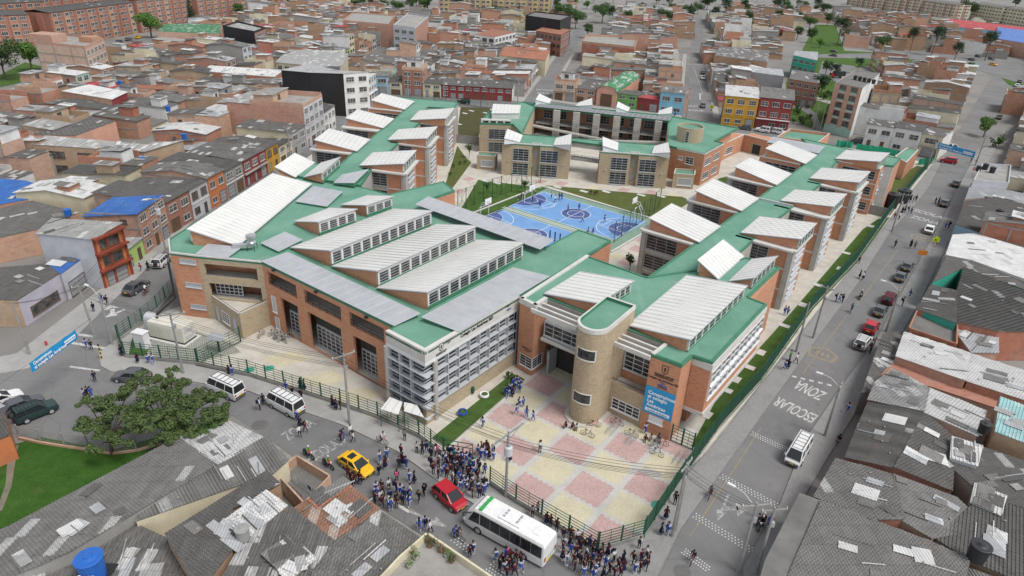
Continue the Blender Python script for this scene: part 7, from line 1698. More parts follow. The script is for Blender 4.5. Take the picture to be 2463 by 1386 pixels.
for px,lab in(((1165,958),'white tyre planter with handle on the planting bed'),((1112,1000),'blue tyre planter on the planting bed')):
 T=thing('tyre_planter',lab,'planter',V2(P(*px),.3));k=MB();k.lathe(V2(P(*px),.3),[(.45,0),(.6,.15),(.55,.4),(.42,.38),(.4,.1)],16);k.build('tub',M_WHT if 'white' in lab else M_INKB,T);k=MB();k.lathe(V2(P(*px),.55),[(.4,0),(.25,.2),(0,.35)],9);k.build('plant',M_GRASS,T)
T=thing('litter_bin','dark green litter bin beside the glazed front','bin',P(1137,950));k=MB();k.lathe(P(1137,950)+up_*.35,[(.2,0),(.25,.7),(.2,.8),(0,.82)],10);k.bar(P(1137,950),P(1137,950)+up_*.4,.08);k.build('bin',M_GREENPAINT,T)
for px,lab in(((1580,1218),'round teal ground cover at the plaza edge'),((600,892),'round teal ground cover left on the forecourt'),((648,888),'round teal ground cover right on the forecourt')):
 o=P(*px);mb=MB();mb.lathe(V2(o,.136),[(.62,0),(.6,.03),(0,.035)],20);ob=mb.build('ground_cover',m_plain('teal_cover',(.05,.30,.22),.6,.1,1));tag(ob,lab,'cover')
o=P(1565,1140);slab('access_slab',[tuple((o+d36*a+d54*b_)[:2])for a,b_ in((-1,-.6),(1,-.6),(1,.6),(-1,.6))],.16,M_CONC,False)
T=thing('hydrant','red fire hydrant on the pavement corner by the pale blue house','hydrant',P(113,833));k=MB();k.lathe(P(113,833),[(.16,0),(.12,.1),(.11,.6),(.15,.65),(.1,.8),(0,.88)],10);k.bar(P(113,833)+Vector((-.2,0,.5)),P(113,833)+Vector((.2,0,.5)),.12);k.build('body',m_paint('hydrant_red',(.45,.03,.03)),T)
T=thing('marker_post','yellow and black striped post on the rounded corner','post',P(246,866));k=MB()
for i in range(8):z=i*.3;k.tube(P(246,866)+up_*z,P(246,866)+up_*(z+.3),.09,8,i%2)
k.build('post',[m_paint('post_yellow',(.6,.42,.03)),M_BLACK],T)
def sign(px,h,label,kind):
 B=P(*px);T=thing('road_sign',label,'road sign',B);k=MB();k.bar(B,B+up_*h,.08);k.build('post',M_FRAME,T);d=Vector((-.2,-1,.15)).normalized();x=Vector((1,-.2,0)).normalized();y=d.cross(x)*-1;y=Vector((0,0,1));c=B+up_*h+d*.06
 if kind=='school':
  k=MB();pts=[(0,.65),(.6,.1),(.6,-.6),(-.6,-.6),(-.6,.1)];k.poly([c+x*a+y*b_ for a,b_ in pts][::-1]);k.poly([c+x*a*.9-d*.02+y*b_ for a,b_ in pts]);k.build('plate',m_paint('sign_lime',(.55,.75,.02)),T);k=MB();k.box(c+x*-.15+d*.02-y*.4,.12,.02,.5);k.box(c+x*.15+d*.02-y*.4,.12,.02,.4);k.build('symbol',M_INK,T)
  k=MB();cc=c-up_*1.15;k.poly([cc+d*.01+x*.36*math.cos(t)+y*.36*math.sin(t)for t in[2*math.pi*i/18 for i in range(18)]][::-1]);k.build('speed_disc',m_paint('sign_red',(.5,.03,.03)),T);k=MB();k.poly([cc+d*.02+x*.26*math.cos(t)+y*.26*math.sin(t)for t in[2*math.pi*i/18 for i in range(18)]][::-1]);k.build('disc_face',M_WHT,T);text_obj('30',.3,M_INK,T,cc+d*.03-y*.1,x,y)
 elif kind=='orange':k=MB();k.obox(c-x*.8,x*1.6,y*.9,d*.03);k.build('plate',m_paint('sign_orange',(.65,.22,.03)),T)
 else:k=MB();k.poly([c+x*.4*math.cos(t)+y*.4*math.sin(t)for t in[2*math.pi*i/18 for i in range(18)]][::-1]);k.build('plate',MATS['sign_red'],T);k=MB();k.obox(c-x*.26-y*.07+d*.01,x*.52,y*.14,d*.02);k.build('white_bar',M_WHT,T)
sign((2240,610),3.0,'lime school sign above a speed disc on the east pavement','school');sign((1708,280),3.2,'lime school sign above a speed disc by the mustard house','school');sign((2208,640),2.2,'orange works sign on the east pavement','orange');sign((2335,430),2.6,'red no-entry disc sign at the far street corner','noentry')
# ---- water tanks on roofs (two kinds, copied)
def tank_proto(mat,name='water_tank',lid=.1):
 T=thing(name,'tank','water tank');k=MB();k.lathe((0,0,0),[(.50,0),(.58,1.05),(.6,1.1),(.6,1.16),(.2,1.3),(.18,1.36),(0,1.38)],18);k.build('tank_body',mat,T);k=MB();k.lathe((0,0,1.16),[(.62,0),(.62,.06),(.56,.08)],18);k.build('lid_rim',mat,T);return T
TB=tank_proto(m_paint('tank_blue',(.015,.11,.42),.5));TK=tank_proto(m_paint('tank_black',(.02,.022,.024),.5));TG=tank_proto(m_paint('tank_grey',(.27,.27,.265),.8))
KIDS.update({t.name:list(t.children)for t in(TB,TK,TG)})
used_t=set()
def tank(pr_,loc,label,s=1.0,group=None):
 if pr_.name not in used_t:used_t.add(pr_.name);pr_.location=loc;pr_.scale=(s,)*3;pr_['label']=label;return pr_
 return copy_tree(pr_,loc,rng.uniform(0,6),label,s,None,group)
t_=tank(TB,P(228,1386,3.2),'big bright blue water tank with lid on the bottom left roof',1.75)
T=thing('tank_stand','black steel stand under the big blue water tank','stand',P(228,1392,3.0));k=MB();k.box(P(228,1388,2.95),2.6,2.4,.22);k.build('deck',M_BLACK,T)
tank(TG,P(586,1296,4.4),'round grey concrete tank on the near patched roof',1.0)
for pr_,px,z,s,lab in((TK,(2363,1040),5.0,1.0,'black water tank by the half white roof on the right'),(TK,(2345,1345),5.2,1.35,'biggest black water tank in the bottom right corner'),(TB,(165,520),5.0,1.0,'blue water tank on the brown brick wall at left'),(TB,(405,268),6.2,1.1,'blue water tank on the yellowish brick shell'),(TB,(290,205),6,1.0,'blue water tank behind the white-roofed brick house'),(TB,(652,232),9.8,1.1,'left of two blue tanks on the brick building by the black gable'),(TB,(664,229),9.8,1.0,'right of two blue tanks on the brick building by the black gable'),(TB,(444,335),6.8,1.0,'blue water tank at the end of the broad pale roof'),(TB,(345,392),5,1.0,'blue water tank on pale tin roof in the west'),(TK,(2385,416),6.1,1.1,'black tank at the right end of the flat concrete roof by no-entry sign'),(TK,(2368,408),6.1,1.1,'middle black tank on the flat concrete roof by no-entry sign'),(TK,(2352,412),6.1,1.0,'left black tank on the flat concrete roof by no-entry sign'),(TK,(2400,520),5.6,1.1,'black tank on the dark roof at the far right')):
 tank(pr_,P(px[0],px[1],z),lab,s)
for i,px in enumerate(((2140,500),(2168,488),(2112,460))):
 tank(TK,V2(P(*px),.14),('front','rear','small far')[i]+' huge black water tank on the ground beside the classroom wing',(2.6,2.4,1.9)[i])
for i in range(5):tank(TK,P(2056+i*11,192+i*2.5,14.7),'black roof tank in a row on the five-storey apartment house',1.0,'row of tanks on the apartment house')
tx=text_obj('Pavco',.3,M_WHT,None,(.14,-.63,.62),(1,.12,0),(0,0,1));tx.parent=t_ if t_ is TB else TB
# ================================================================== vehicles
M_TYRE=m_paint('tyre_rubber',(.018,.018,.018),.8);M_RIM=m_paint('alloy_rim',(.35,.35,.36),.4);M_CGL=m_paint('car_glass',(.02,.023,.026),.08,.6);M_LAMP=m_paint('lamp_lens',(.6,.6,.58),.2);M_RED=m_paint('tail_lens',(.35,.02,.02),.3);M_PLATE=m_paint('yellow_plate',(.6,.42,.02),.5);M_TRIM=m_paint('black_trim',(.025,.025,.026),.6)
PAINT={k:m_paint('car_paint_'+k,c,.28)for k,c in dict(white=(.70,.70,.70),black=(.013,.013,.015),grey=(.085,.09,.10),silver=(.36,.37,.38),red=(.40,.012,.022),yellow=(.72,.42,.01),green=(.02,.045,.045),wine=(.16,.015,.03),blue=(.03,.06,.16)).items()}
def wheel(T,x,y,r=.31,w=.2):
 k=MB();k.tube((x,y-w/2,r),(x,y+w/2,r),r,18);t=k.build('wheel',M_TYRE,T);k=MB();s=1 if y>0 else-1;k.tube((x,y+s*(w/2),r),(x,y+s*(w/2+.015),r),r*.62,10);k.build('rim',M_RIM,t)
def car_proto(name,cat,L,W,H,prof,cab,rw=.31,wb=.62,rack=False,spare=False,sunroof=False,taxi=False,hood_h=None,plate=True,louv=0):
# prof: stations (x/L, z low, z shoulder, half-width factor); cab: (x rear base, x rear top, x front top, x front base) fractions
 T=thing(name,'car',cat);body=MB();st=[]
 for fx,zl,zs,wf in prof:
  x=(fx-.5)*L;w=W/2*wf;st.append([(x,-w*.93,zl),(x,-w,(zl+zs)*.5),(x,-w*.97,zs-.05),(x,-w*.86,zs),(x,w*.86,zs),(x,w*.97,zs-.05),(x,w,(zl+zs)*.5),(x,w*.93,zl)])
 for a,b_ in zip(st,st[1:]):
  for i in range(8):j=(i+1)%8;body.poly([a[j],b_[j],b_[i],a[i]])
 body.poly(st[0][::-1]);body.poly(st[-1])
 for f in range(len(body.f)):body.f[f]=body.f[f][::-1]
 X=[(c-.5)*L for c in cab];zb=prof[len(prof)//2][2]-.03;wb0,wt=W/2*.93,W/2*.76
 z_at=lambda x:zb
 B4=[(X[0],-wb0),(X[3],-wb0),(X[3],wb0),(X[0],wb0)];T4=[(X[1],-wt),(X[2],-wt),(X[2],wt),(X[1],wt)]
 g=MB();Bv=[Vector((x,y,zb))for x,y in B4];Tv=[Vector((x,y,H-.05))for x,y in T4]
 for i in range(4):j=(i+1)%4;g.poly([Bv[i],Bv[j],Tv[j],Tv[i]])
 body.prism(T4,H-.055,H,0)
 for i in range(4):body.bar(Bv[i],Tv[i],.11,.09)
 n_p=3 if X[2]-X[1]>1.9 else 2
 for s in(-1,1):
  for k in range(1,n_p):t=k/n_p;body.bar((X[0]+(X[3]-X[0])*t,s*wb0,zb),(X[1]+(X[2]-X[1])*t,s*wt,H-.03),.1,.05)
  body.bar((X[1],s*wt,H-.03),(X[2],s*wt,H-.03),.1,.08)
 body.build('body',PAINT['white'],T);g.build('glass',M_CGL,T)
 xf_=(prof[-1][0]-.5)*L;xr=(prof[0][0]-.5)*L;wf,wr=W/2*prof[-1][3],W/2*prof[0][3]
 for s in(-1,1):
  k=MB();k.box((xf_-.08,s*wf*.72,prof[-1][2]-.2),.2,.36,.16);k.build('headlight',M_LAMP,T);k=MB();k.box((xr+.06,s*wr*.8,prof[0][2]-.28),.16,.24,.22);k.build('tail_light',M_RED,T)
  for x in(-wb*L/2+.02*L,wb*L/2-.0*L):wheel(T,x,s*(W/2-.08),rw)
  k=MB();k.box((X[3]-.25,s*(W/2+.06),zb+.02),.12,.18,.13);k.build('mirror',PAINT['white'],T)
 k=MB();k.box((xf_-.02,0,prof[-1][1]+.06),.12,W*.9*prof[-1][3],.16);k.build('front_bumper',M_TRIM,T);k=MB();k.box((xr+.02,0,prof[0][1]+.06),.12,W*.9*prof[0][3],.18);k.build('rear_bumper',M_TRIM,T)
 k=MB();k.box((xr-.05,0,prof[0][1]+.26),.02,.45,.16);k.build('plate',M_PLATE,T);k=MB();k.box((xf_+.05,0,prof[-1][1]+.12),.02,.45,.14);k.build('plate',M_PLATE,T)
 if rack:
  k=MB()
  for s in(-1,1):k.bar((X[1]+.2,s*wt*.8,H+.1),(X[2]-.1,s*wt*.8,H+.1),.05)
  for i in range(6):x=X[1]+.25+(X[2]-X[1]-.4)*i/5;k.bar((x,-wt*.8,H+.1),(x,wt*.8,H+.1),.035);
  for i in(0,5):
   x=X[1]+.25+(X[2]-X[1]-.4)*i/5
   for s in(-1,1):k.bar((x,s*wt*.8,H),(x,s*wt*.8,H+.1),.04)
  k.build('roof_rack',M_TRIM,T)
 if spare:k=MB();k.tube((xr-.2,0,.95),(xr-.02,0,.95),.33,14);k.build('spare_wheel',M_TYRE,T)
 if sunroof:k=MB();k.box(((X[1]+X[2])/2-.1,0,H+.003),.75,.8,.012);k.build('sunroof',M_CGL,T)
 if taxi:text_obj('VBC 41',.32,M_INK,T,(X[1]+.45,0,H+.01),(0,-1,0),(1,0,0))
 KIDS[T.name]=list(T.children);return T
SEDAN=car_proto('sedan_car','car',4.35,1.72,1.43,((.0,.36,.82,.82),(.04,.24,.93,.93),(.2,.22,.96,1),(.5,.2,.94,1),(.72,.22,.92,1),(.93,.24,.76,.93),(1,.36,.62,.8)),(.10,.24,.56,.74))
HATCH=car_proto('hatchback_car','car',3.7,1.62,1.5,((.0,.36,.92,.86),(.03,.24,.98,.95),(.2,.22,1.0,1),(.5,.2,.97,1),(.75,.22,.95,1),(.93,.24,.82,.93),(1,.36,.66,.8)),(.02,.12,.58,.80))
SUV=car_proto('suv_car','car',4.2,1.78,1.72,((.0,.42,1.05,.9),(.03,.3,1.1,.96),(.2,.28,1.1,1),(.5,.28,1.08,1),(.74,.28,1.06,1),(.95,.32,.98,.95),(1,.44,.8,.86)),(.015,.06,.60,.74),.36,.6,True,True)
VAN=car_proto('minibus_van','van',4.75,1.75,2.05,((.0,.4,1.1,.94),(.02,.28,1.18,.98),(.3,.26,1.18,1),(.6,.26,1.18,1),(.85,.26,1.14,1),(.95,.3,1.02,.97),(1,.4,.8,.88)),(.01,.035,.84,.965),.3,.56,True)
TAXI=car_proto('taxi_car','taxi',4.3,1.7,1.45,((.0,.36,.82,.82),(.04,.24,.93,.93),(.2,.22,.96,1),(.5,.2,.94,1),(.72,.22,.92,1),(.93,.24,.78,.93),(1,.36,.62,.8)),(.09,.22,.58,.76),sunroof=True,taxi=True)
usedc=set()
def car(proto,px,to,color,label,s=1.0,group=None):
 a,b_=P(*px),P(*to);d=b_-a;yaw=math.atan2(d.y,d.x);z=.015
 if color and proto.name not in usedc and PAINT[color]:
  pass
 swap={'car_paint_white':PAINT[color]}if color!='white' else None
 if proto.name not in usedc:
  usedc.add(proto.name);o=proto;o.location=(a.x,a.y,z);o.rotation_euler=(0,0,yaw);o['label']=label;o.scale=(s,)*3
  if group:o['group']=group
  if swap:
   for ch in KIDS[proto.name]:
    for sl in ch.material_slots:
     if sl.material.name in swap:m_=swap[sl.material.name];sl.link='OBJECT';sl.material=m_
  return o
 o=copy_tree(proto,(a.x,a.y,z),yaw,label,s,swap,group)
 if proto is not None and not swap:
  def fix(ob):
   for sl in ob.material_slots:
    if sl.link=='OBJECT' and sl.material and sl.material.name.startswith('car_paint'):sl.material=PAINT['white']
   for c in ob.children:fix(c)
  fix(o)
 return o
car(TAXI,(857,1128),(900,1156),'yellow','bright yellow taxi with sunroof driving past the near roofs')
car(HATCH,(1082,1206),(1112,1232),'red','red hatchback in front of the white bus at the gate crowd',1.06)
car(VAN,(688,984),(640,958),'white','white minibus van with roof rack by the pupils on the front street',1.05);car(VAN,(545,946),(498,925),'white','white minibus van half hidden behind the big tree',1.05)
car(SEDAN,(319,914),(270,911),'grey','dark grey old sedan by the rounded kerb',1.03);car(SEDAN,(330,699),(362,678),'black','black sedan parked in front of the three-storey orange house',1.05)
car(SUV,(391,636),(414,614),'white','white four-wheel drive with spare wheel on the west street')
car(SEDAN,(2,972),(45,955),'white','white car cut off by the left edge beside a black car',1.03);car(SEDAN,(55,985),(98,968),'black','black sedan between white car and green estate at lower left',1.03);car(SUV,(90,1000),(138,981),'green','dark green four-wheel drive parked by the wire fence',1.0)
car(VAN,(1917,1098),(1899,1128),'white','white van with roof rack parked on the wide street')
for px,to,proto,c,lab,s in(((2073,832),(2092,808),SUV,'white','white four-wheel drive, nearest in the parked row on the wide street',.95),((2093,795),(2110,770),HATCH,'red','red hatchback second in the parked row on the wide street',1.05),((2115,754),(2132,730),SEDAN,'silver','silver sedan third in the parked row on the wide street',.95),((2136,726),(2152,702),SUV,'wine','dark four-wheel drive with loaded rack in the parked row',.95),((2164,672),(2178,652),SEDAN,'black','black sedan parked below a grey sedan on the wide street',.95),((2180,647),(2194,626),SEDAN,'grey','grey sedan at the top end of the parked row',.95),((2234,558),(2246,536),SEDAN,'white','white sedan driving by the lime school sign',1),((2270,494),(2282,474),SEDAN,'silver','silver sedan parked by people above the school zone lettering',1),((2298,447),(2306,432),SEDAN,'silver','silver sedan coming towards the no-entry sign',1),((2280,392),(2258,388),HATCH,'red','bright red hatchback turning at the street corner under the banner',1.1),((2288,362),(2316,372),SUV,'white','white four-wheel drive parked behind the far street banner',1.1),((2218,372),(2240,378),SEDAN,'silver','silver car parked beside green netting left of the banner',1),((2124,356),(2150,364),SEDAN,'white','white car behind the green netting',1),((2066,346),(2090,352),SEDAN,'black','black car behind the green netting',1),((1790,312),(1765,308),SEDAN,'red','red car parked in front of the mustard house',1),((1834,318),(1810,314),SUV,'white','white four-wheel drive parked left in front of the dark red house',1.05),((1874,323),(1898,327),SUV,'white','white pickup-like car parked right in front of the dark red house',1.0),((1690,258),(1692,270),SEDAN,'silver','silver car on the far road beside the school lettering',1),((1690,191),(1691,200),SEDAN,'white','white car farther up the second road north',1),((1690,178),(1690,172),SEDAN,'grey','dark car in front of the white car up the second road',1),((1115,250),(1090,249),SUV,'black','black car passing the north fence',1.0)):car(proto,px,to,c,lab,s)
for i,(x,y,c)in enumerate(((2402,286,'silver'),(2411,268,'silver'),(2419,254,'black'),(2426,242,'white'),(2433,230,'silver'),(2439,219,'grey'),(2445,209,'white'),(2451,199,'silver'))):
 car(SEDAN,(x,y),(x+8,y-14),c,c+' car parked on the far upper part of the wide street, '+('first','second','third','fourth','fifth','sixth','seventh','eighth')[i]+' from below',1,'cars parked up the wide street')
for px,to,c,lab in(((2388,158),(2405,161),'yellow','yellow taxi on the avenue beyond the park'),((2352,138),(2370,142),'red','left of two red cars parked beyond the park'),((2384,144),(2400,148),'wine','dark red car parked beyond the park'),((2335,146),(2318,142),'black','black car parked beyond the park'),((2005,126),(2030,129),'grey','grey car on the avenue by the park court'),((2003,136),(1980,133),'black','black car on the avenue by the park court'),((333,93),(350,88),'yellow','yellow taxi parked by the brick estate'),((288,104),(300,101),'red','red car parked by the brick estate'),((310,98),(322,95),'wine','wine-coloured car parked by the brick estate'),((640,26),(660,27),'yellow','left of two yellow taxis on the far upper left road'),((678,28),(660,27),'yellow','right of two yellow taxis on the far upper left road'),((900,30),(880,29),'yellow','yellow taxi far off at the top')):car(SEDAN if c!='yellow' else TAXI,px,to,c,lab)
# lorries
def lorry(px,to,cabc,boxm,label):
 a,b_=P(*px),P(*to);yaw=math.atan2((b_-a).y,(b_-a).x);T=thing('lorry',label,'lorry',a,yaw);d=Vector((math.cos(yaw),math.sin(yaw),0));s=Vector((-d.y,d.x,0));k=MB();k.obox(a+d*1.6-s*1.05+up_*.5,d*1.5,s*2.1,up_*1.7);k.build('cab',cabc,T);k=MB();k.obox(a-d*3.2-s*1.15+up_*.8,d*4.6,s*2.3,up_*2.2);k.build('load_box',boxm,T);k=MB();k.obox(a+d*2.6-s*.95+up_*1.4,d*.52,s*1.9,up_*.65);k.build('windscreen',M_CGL,T)
 for x in(-2,2.2):
  for y in(-1,1):k=MB();k.tube(a+d*x+s*(y*1.0-.12)+up_*.45,a+d*x+s*(y*1.0+.12)+up_*.45,.45,14);k.build('wheel',M_TYRE,T)
lorry((2012,188),(1985,187),PAINT['red'],M_TRIM,'red lorry with dark box by the park court');lorry((650,20),(670,21),PAINT['white'],M_FASCIA,'white box lorry on the far upper left road')
# the bus
A,B=P(1119,1268),P(1300,1371);d=(A-B).normalized();s=Vector((d.y,-d.x,0));Lb,Wb,Hb=(A-B).length+.5,2.35,2.95;O=(A+B)/2+s*(Wb/2)+d*.05
BUS=thing('coach_bus','white midi coach with green roof bar and dark windows by the plaza fence','bus',(O.x,O.y,.015),math.atan2(d.y,d.x));q=lambda x,y,z:Vector((O.x,O.y,.015))+d*x+s*y+up_*z
hl,hw=Lb/2,Wb/2;k=MB();prof=[]
for x,zl,zt,w,rf in((-hl,.45,2.75,.94,.80),(-hl+.12,.32,2.92,.99,.86),(-hl+1.2,.3,Hb,1,.88),(hl-2.2,.3,Hb,1,.88),(hl-1.25,.3,2.86,.99,.86),(hl-.55,.32,2.3,.97,.86),(hl-.12,.36,1.25,.92,.86),(hl,.45,.95,.8,.7)):
 prof.append([q(x,-hw*w*.96,zl),q(x,-hw*w,1.0 if zt>1.3 else zt*.7),q(x,-hw*w*.96,zt-.22),q(x,-hw*w*rf,zt),q(x,hw*w*rf,zt),q(x,hw*w*.96,zt-.22),q(x,hw*w,1.0 if zt>1.3 else zt*.7),q(x,hw*w*.96,zl)])
for a,b_ in zip(prof,prof[1:]):
 for i in range(8):j=(i+1)%8;k.poly([a[i],a[j],b_[j],b_[i]])
k.poly(prof[0]);k.poly(prof[-1][::-1]);k.build('body',PAINT['white'],BUS)
for sg in(-1,1):
 k=MB();y0,y1=sg*hw*1.003,sg*hw*.978
 for i in range(6):
  x0,x1=-hl+.25+i*(Lb-2.2)/6,-hl+.25+(i+1)*(Lb-2.2)/6-.03;k.poly([q(x0,y0,1.32),q(x1,y0,1.32),q(x1,y1,2.62),q(x0,y1,2.62)][::(-1 if sg<0 else 1)][::-1]if sg>0 else[q(x0,y0,1.32),q(x0,y1,2.62),q(x1,y1,2.62),q(x1,y0,1.32)][::-1])
 k.poly([q(hl-1.9,y0,1.32),q(hl-.62,y0*.99,1.2),q(hl-1.2,y1*.985,2.5),q(hl-1.9,y1,2.62)][::(1 if sg<0 else-1)]);k.build('side_window',M_CGL,BUS)
k=MB();k.poly([q(hl-1.24,-hw*.84,2.86),q(hl-1.24,hw*.84,2.86),q(hl-.10,hw*.88,1.30),q(hl-.10,-hw*.88,1.30)]);f_=k;k.v=[tuple(Vector(v)+d*.035+up_*.03)for v in k.v];k.build('windscreen',M_CGL,BUS)
k=MB();k.obox(q(hl-2.05,-hw*.84,Hb+.01),s*hw*1.68,d*.34,up_*.1);k.build('green_roof_bar',m_paint('bus_green',(.03,.30,.07),.4),BUS)
k=MB();k.obox(q(-hl+2.9,-.75,Hb),s*1.5,d*2.3,up_*.16);ac=k.build('roof_unit',PAINT['white'],BUS)
for i in range(3):k=MB();k.lathe(q(-hl+4.8,-.35+i*.38,Hb+.165),[(.14,0),(.14,.03),(.05,.035),(0,.035)],12);k.build('fan',M_FRAMED,ac)
text_obj('WLV 031',.3,M_INK,ac,q(-hl+3.3,.1,Hb+.17),s,d)
for x in(-hl+1.0,hl-2.6):k=MB();k.obox(q(x,-.4,Hb+.005),s*.8,d*.7,up_*.05);k.build('roof_hatch',PAINT['white'],BUS)
for y in(-.6,.1,.6):
 k=MB();k.lathe(q(hl-1.55,y,2.84),[(.09,0),(.07,.12),(0,.16)],8);k.build('roof_lamp',M_LAMP,BUS)
for x in(-hl+2.1,hl-1.75):
 for sg in(-1,1):
  k=MB();k.tube(q(x,sg*(hw-.28),.42),q(x,sg*(hw+.012),.42),.43,18);w_=k.build('wheel',M_TYRE,BUS);k=MB();k.tube(q(x,sg*(hw+.012),.42),q(x,sg*(hw+.03),.42),.26,12);k.build('rim',M_RIM,w_)
for sg in(-1,1):k=MB();k.obox(q(hl-.2,sg*.95-.2,.75),s*.4,d*.2,up_*.25);k.build('headlight',M_LAMP,BUS);k=MB();k.obox(q(-hl-.02,sg*.9-.12,.85),s*.24,d*.05,up_*.5);k.build('tail_light',M_RED,BUS);k=MB();k.path([q(hl-1.0,sg*hw,2.3),q(hl-.3,sg*(hw+.35),2.2),q(hl-.3,sg*(hw+.35),1.8)],.06,6);k.build('mirror',M_TRIM,BUS)
k=MB();k.obox(q(-hl-.02,-hw*.9,1.05),s*hw*1.8,d*.03,up_*.07);k.obox(q(-hl-.022,-hw*.5,.5),s*.9,d*.03,up_*.3,1);k.build('rear_stripe',[MATS['bus_green'],MATS['post_yellow']],BUS)
k=MB();k.obox(q(-hl+2.9,hw*1.0+.002,.85),d*1.2,s*.004,up_*.28);k.build('side_emblem',MATS['bus_green'],BUS);text_obj('WLV 031',.2,M_INK,BUS,q(hl-2.6,hw*1.0+.01,.95),-d,up_)if True else None
# ---- two-wheelers
def bicycle_proto(name='bicycle',frame=None):
 T=thing(name,'bicycle','bicycle');fr=frame or m_paint('bicycle_frame',(.05,.05,.055),.4)
 for x in(-.52,.52):
  k=MB();N=20
  for i in range(N):t0,t1=2*math.pi*i/N,2*math.pi*(i+1)/N;k.tube((x+.33*math.cos(t0),0,.34+.33*math.sin(t0)),(x+.33*math.cos(t1),0,.34+.33*math.sin(t1)),.024,5,cap=False)
  for i in range(6):t=math.pi*i/6;k.tube((x-.32*math.cos(t),0,.34-.32*math.sin(t)),(x+.32*math.cos(t),0,.34+.32*math.sin(t)),.005,3,cap=False)
  k.build('wheel',M_TYRE,T)
 k=MB();a,b_,c,h=(-.52,0,.34),(-.05,0,.3),(-.2,0,.86),(.36,0,.84)
 for p,r_ in(((a,b_),.02),((b_,c),.022),((c,a),.018),((c,h),.022),((b_,h),.024),((h,(.52,0,.34)),.022),((h,(.34,0,1.0)),.02)):k.tube(p[0],p[1],r_,6)
 k.build('frame',fr,T);k=MB();k.tube((.34,-.28,1.02),(.34,.28,1.02),.018,6);k.build('handlebar',M_TRIM,T);k=MB();k.box((-.22,0,.9),.26,.14,.06);k.build('saddle',M_TRIM,T);KIDS[T.name]=list(T.children);return T
BIKE=bicycle_proto();BFR={c:m_paint('bicycle_frame_'+c,v,.4)for c,v in dict(red=(.45,.03,.03),blue=(.04,.12,.4),pink=(.5,.2,.25)).items()}
def place(proto,loc,yaw,label,c=None,group=None,s=1.0,store=set()):
 if proto.name not in usedc:
  usedc.add(proto.name);proto.location=loc;proto.rotation_euler=(0,0,yaw);proto['label']=label
  if group:proto['group']=group
  return proto
 return copy_tree(proto,loc,yaw,label,s,c,group)
def bike(px,to,label,c=None,z=.135,group=None):
 a,b_=P(*px),P(*to);dd=b_-a;return place(BIKE,V2(a,z),math.atan2(dd.y,dd.x),label,{'bicycle_frame':BFR[c]}if c else None,group)
bike((1483,1024),(1500,1030),'dark bicycle leaning on the first hoop rack by the balcony room');bike((1517,1052),(1535,1058),'dark bicycle in the second hoop rack');bike((1428,1030),(1448,1030),'red bicycle standing against the round tower','red');bike((1412,1052),(1426,1057),'bicycle held by the two seated riders near the tower');bike((1578,1098),(1592,1104),'pale bicycle nearest in the rack by the banner wall','blue');bike((1575,1078),(1592,1082),'dark bicycle behind the nearest one in the rack by the banner wall');bike((1590,1072),(1604,1077),'red bicycle in the rack by the banner wall','red')
bike((629,812),(640,803),'pink child bicycle alone by the buff terrace wall','pink')
for i,(x,y)in enumerate(((658,808),(664,822),(672,815),(682,825),(690,818),(700,812))):bike((x,y),(x+8,y+(5 if i%2 else-4)),'bicycle in the cluster parked before the first portal door',None,.135,'bicycles parked at the portal door')
def moto_proto():
 T=thing('motorcycle','motorcycle','motorcycle')
 for x in(-.62,.66):k=MB();k.tube((x,-.06,.3),(x,.06,.3),.3,16);w_=k.build('wheel',M_TYRE,T);k=MB();k.tube((x,-.065,.3),(x,.065,.3),.17,10);k.build('rim',M_RIM,w_)
 k=MB();k.bar((-.6,0,.32),(.1,0,.42),.14,.16);k.bar((.66,0,.3),(.38,0,.95),.07);k.box((.0,0,.35),.45,.26,.32);k.build('engine_frame',M_TRIM,T);k=MB();k.box((.18,0,.66),.5,.26,.22);k.build('fuel_tank',PAINT['red'],T);k=MB();k.box((-.38,0,.7),.75,.26,.1);k.build('seat',M_TRIM,T);k=MB();k.tube((.42,-.36,1.0),(.42,.36,1.0),.02,6);k.build('handlebar',M_TRIM,T);k=MB();k.box((.5,0,.82),.14,.18,.18);k.build('headlight',M_LAMP,T);k=MB();k.box((-.82,0,.5),.03,.2,.16);k.build('plate',M_PLATE,T);KIDS[T.name]=list(T.children);return T
MOTO=moto_proto()
def moto(px,to,label,c='red'):
 a,b_=P(*px),P(*to);dd=b_-a;return place(MOTO,V2(a,.015),math.atan2(dd.y,dd.x),label,{'car_paint_red':PAINT[c]})
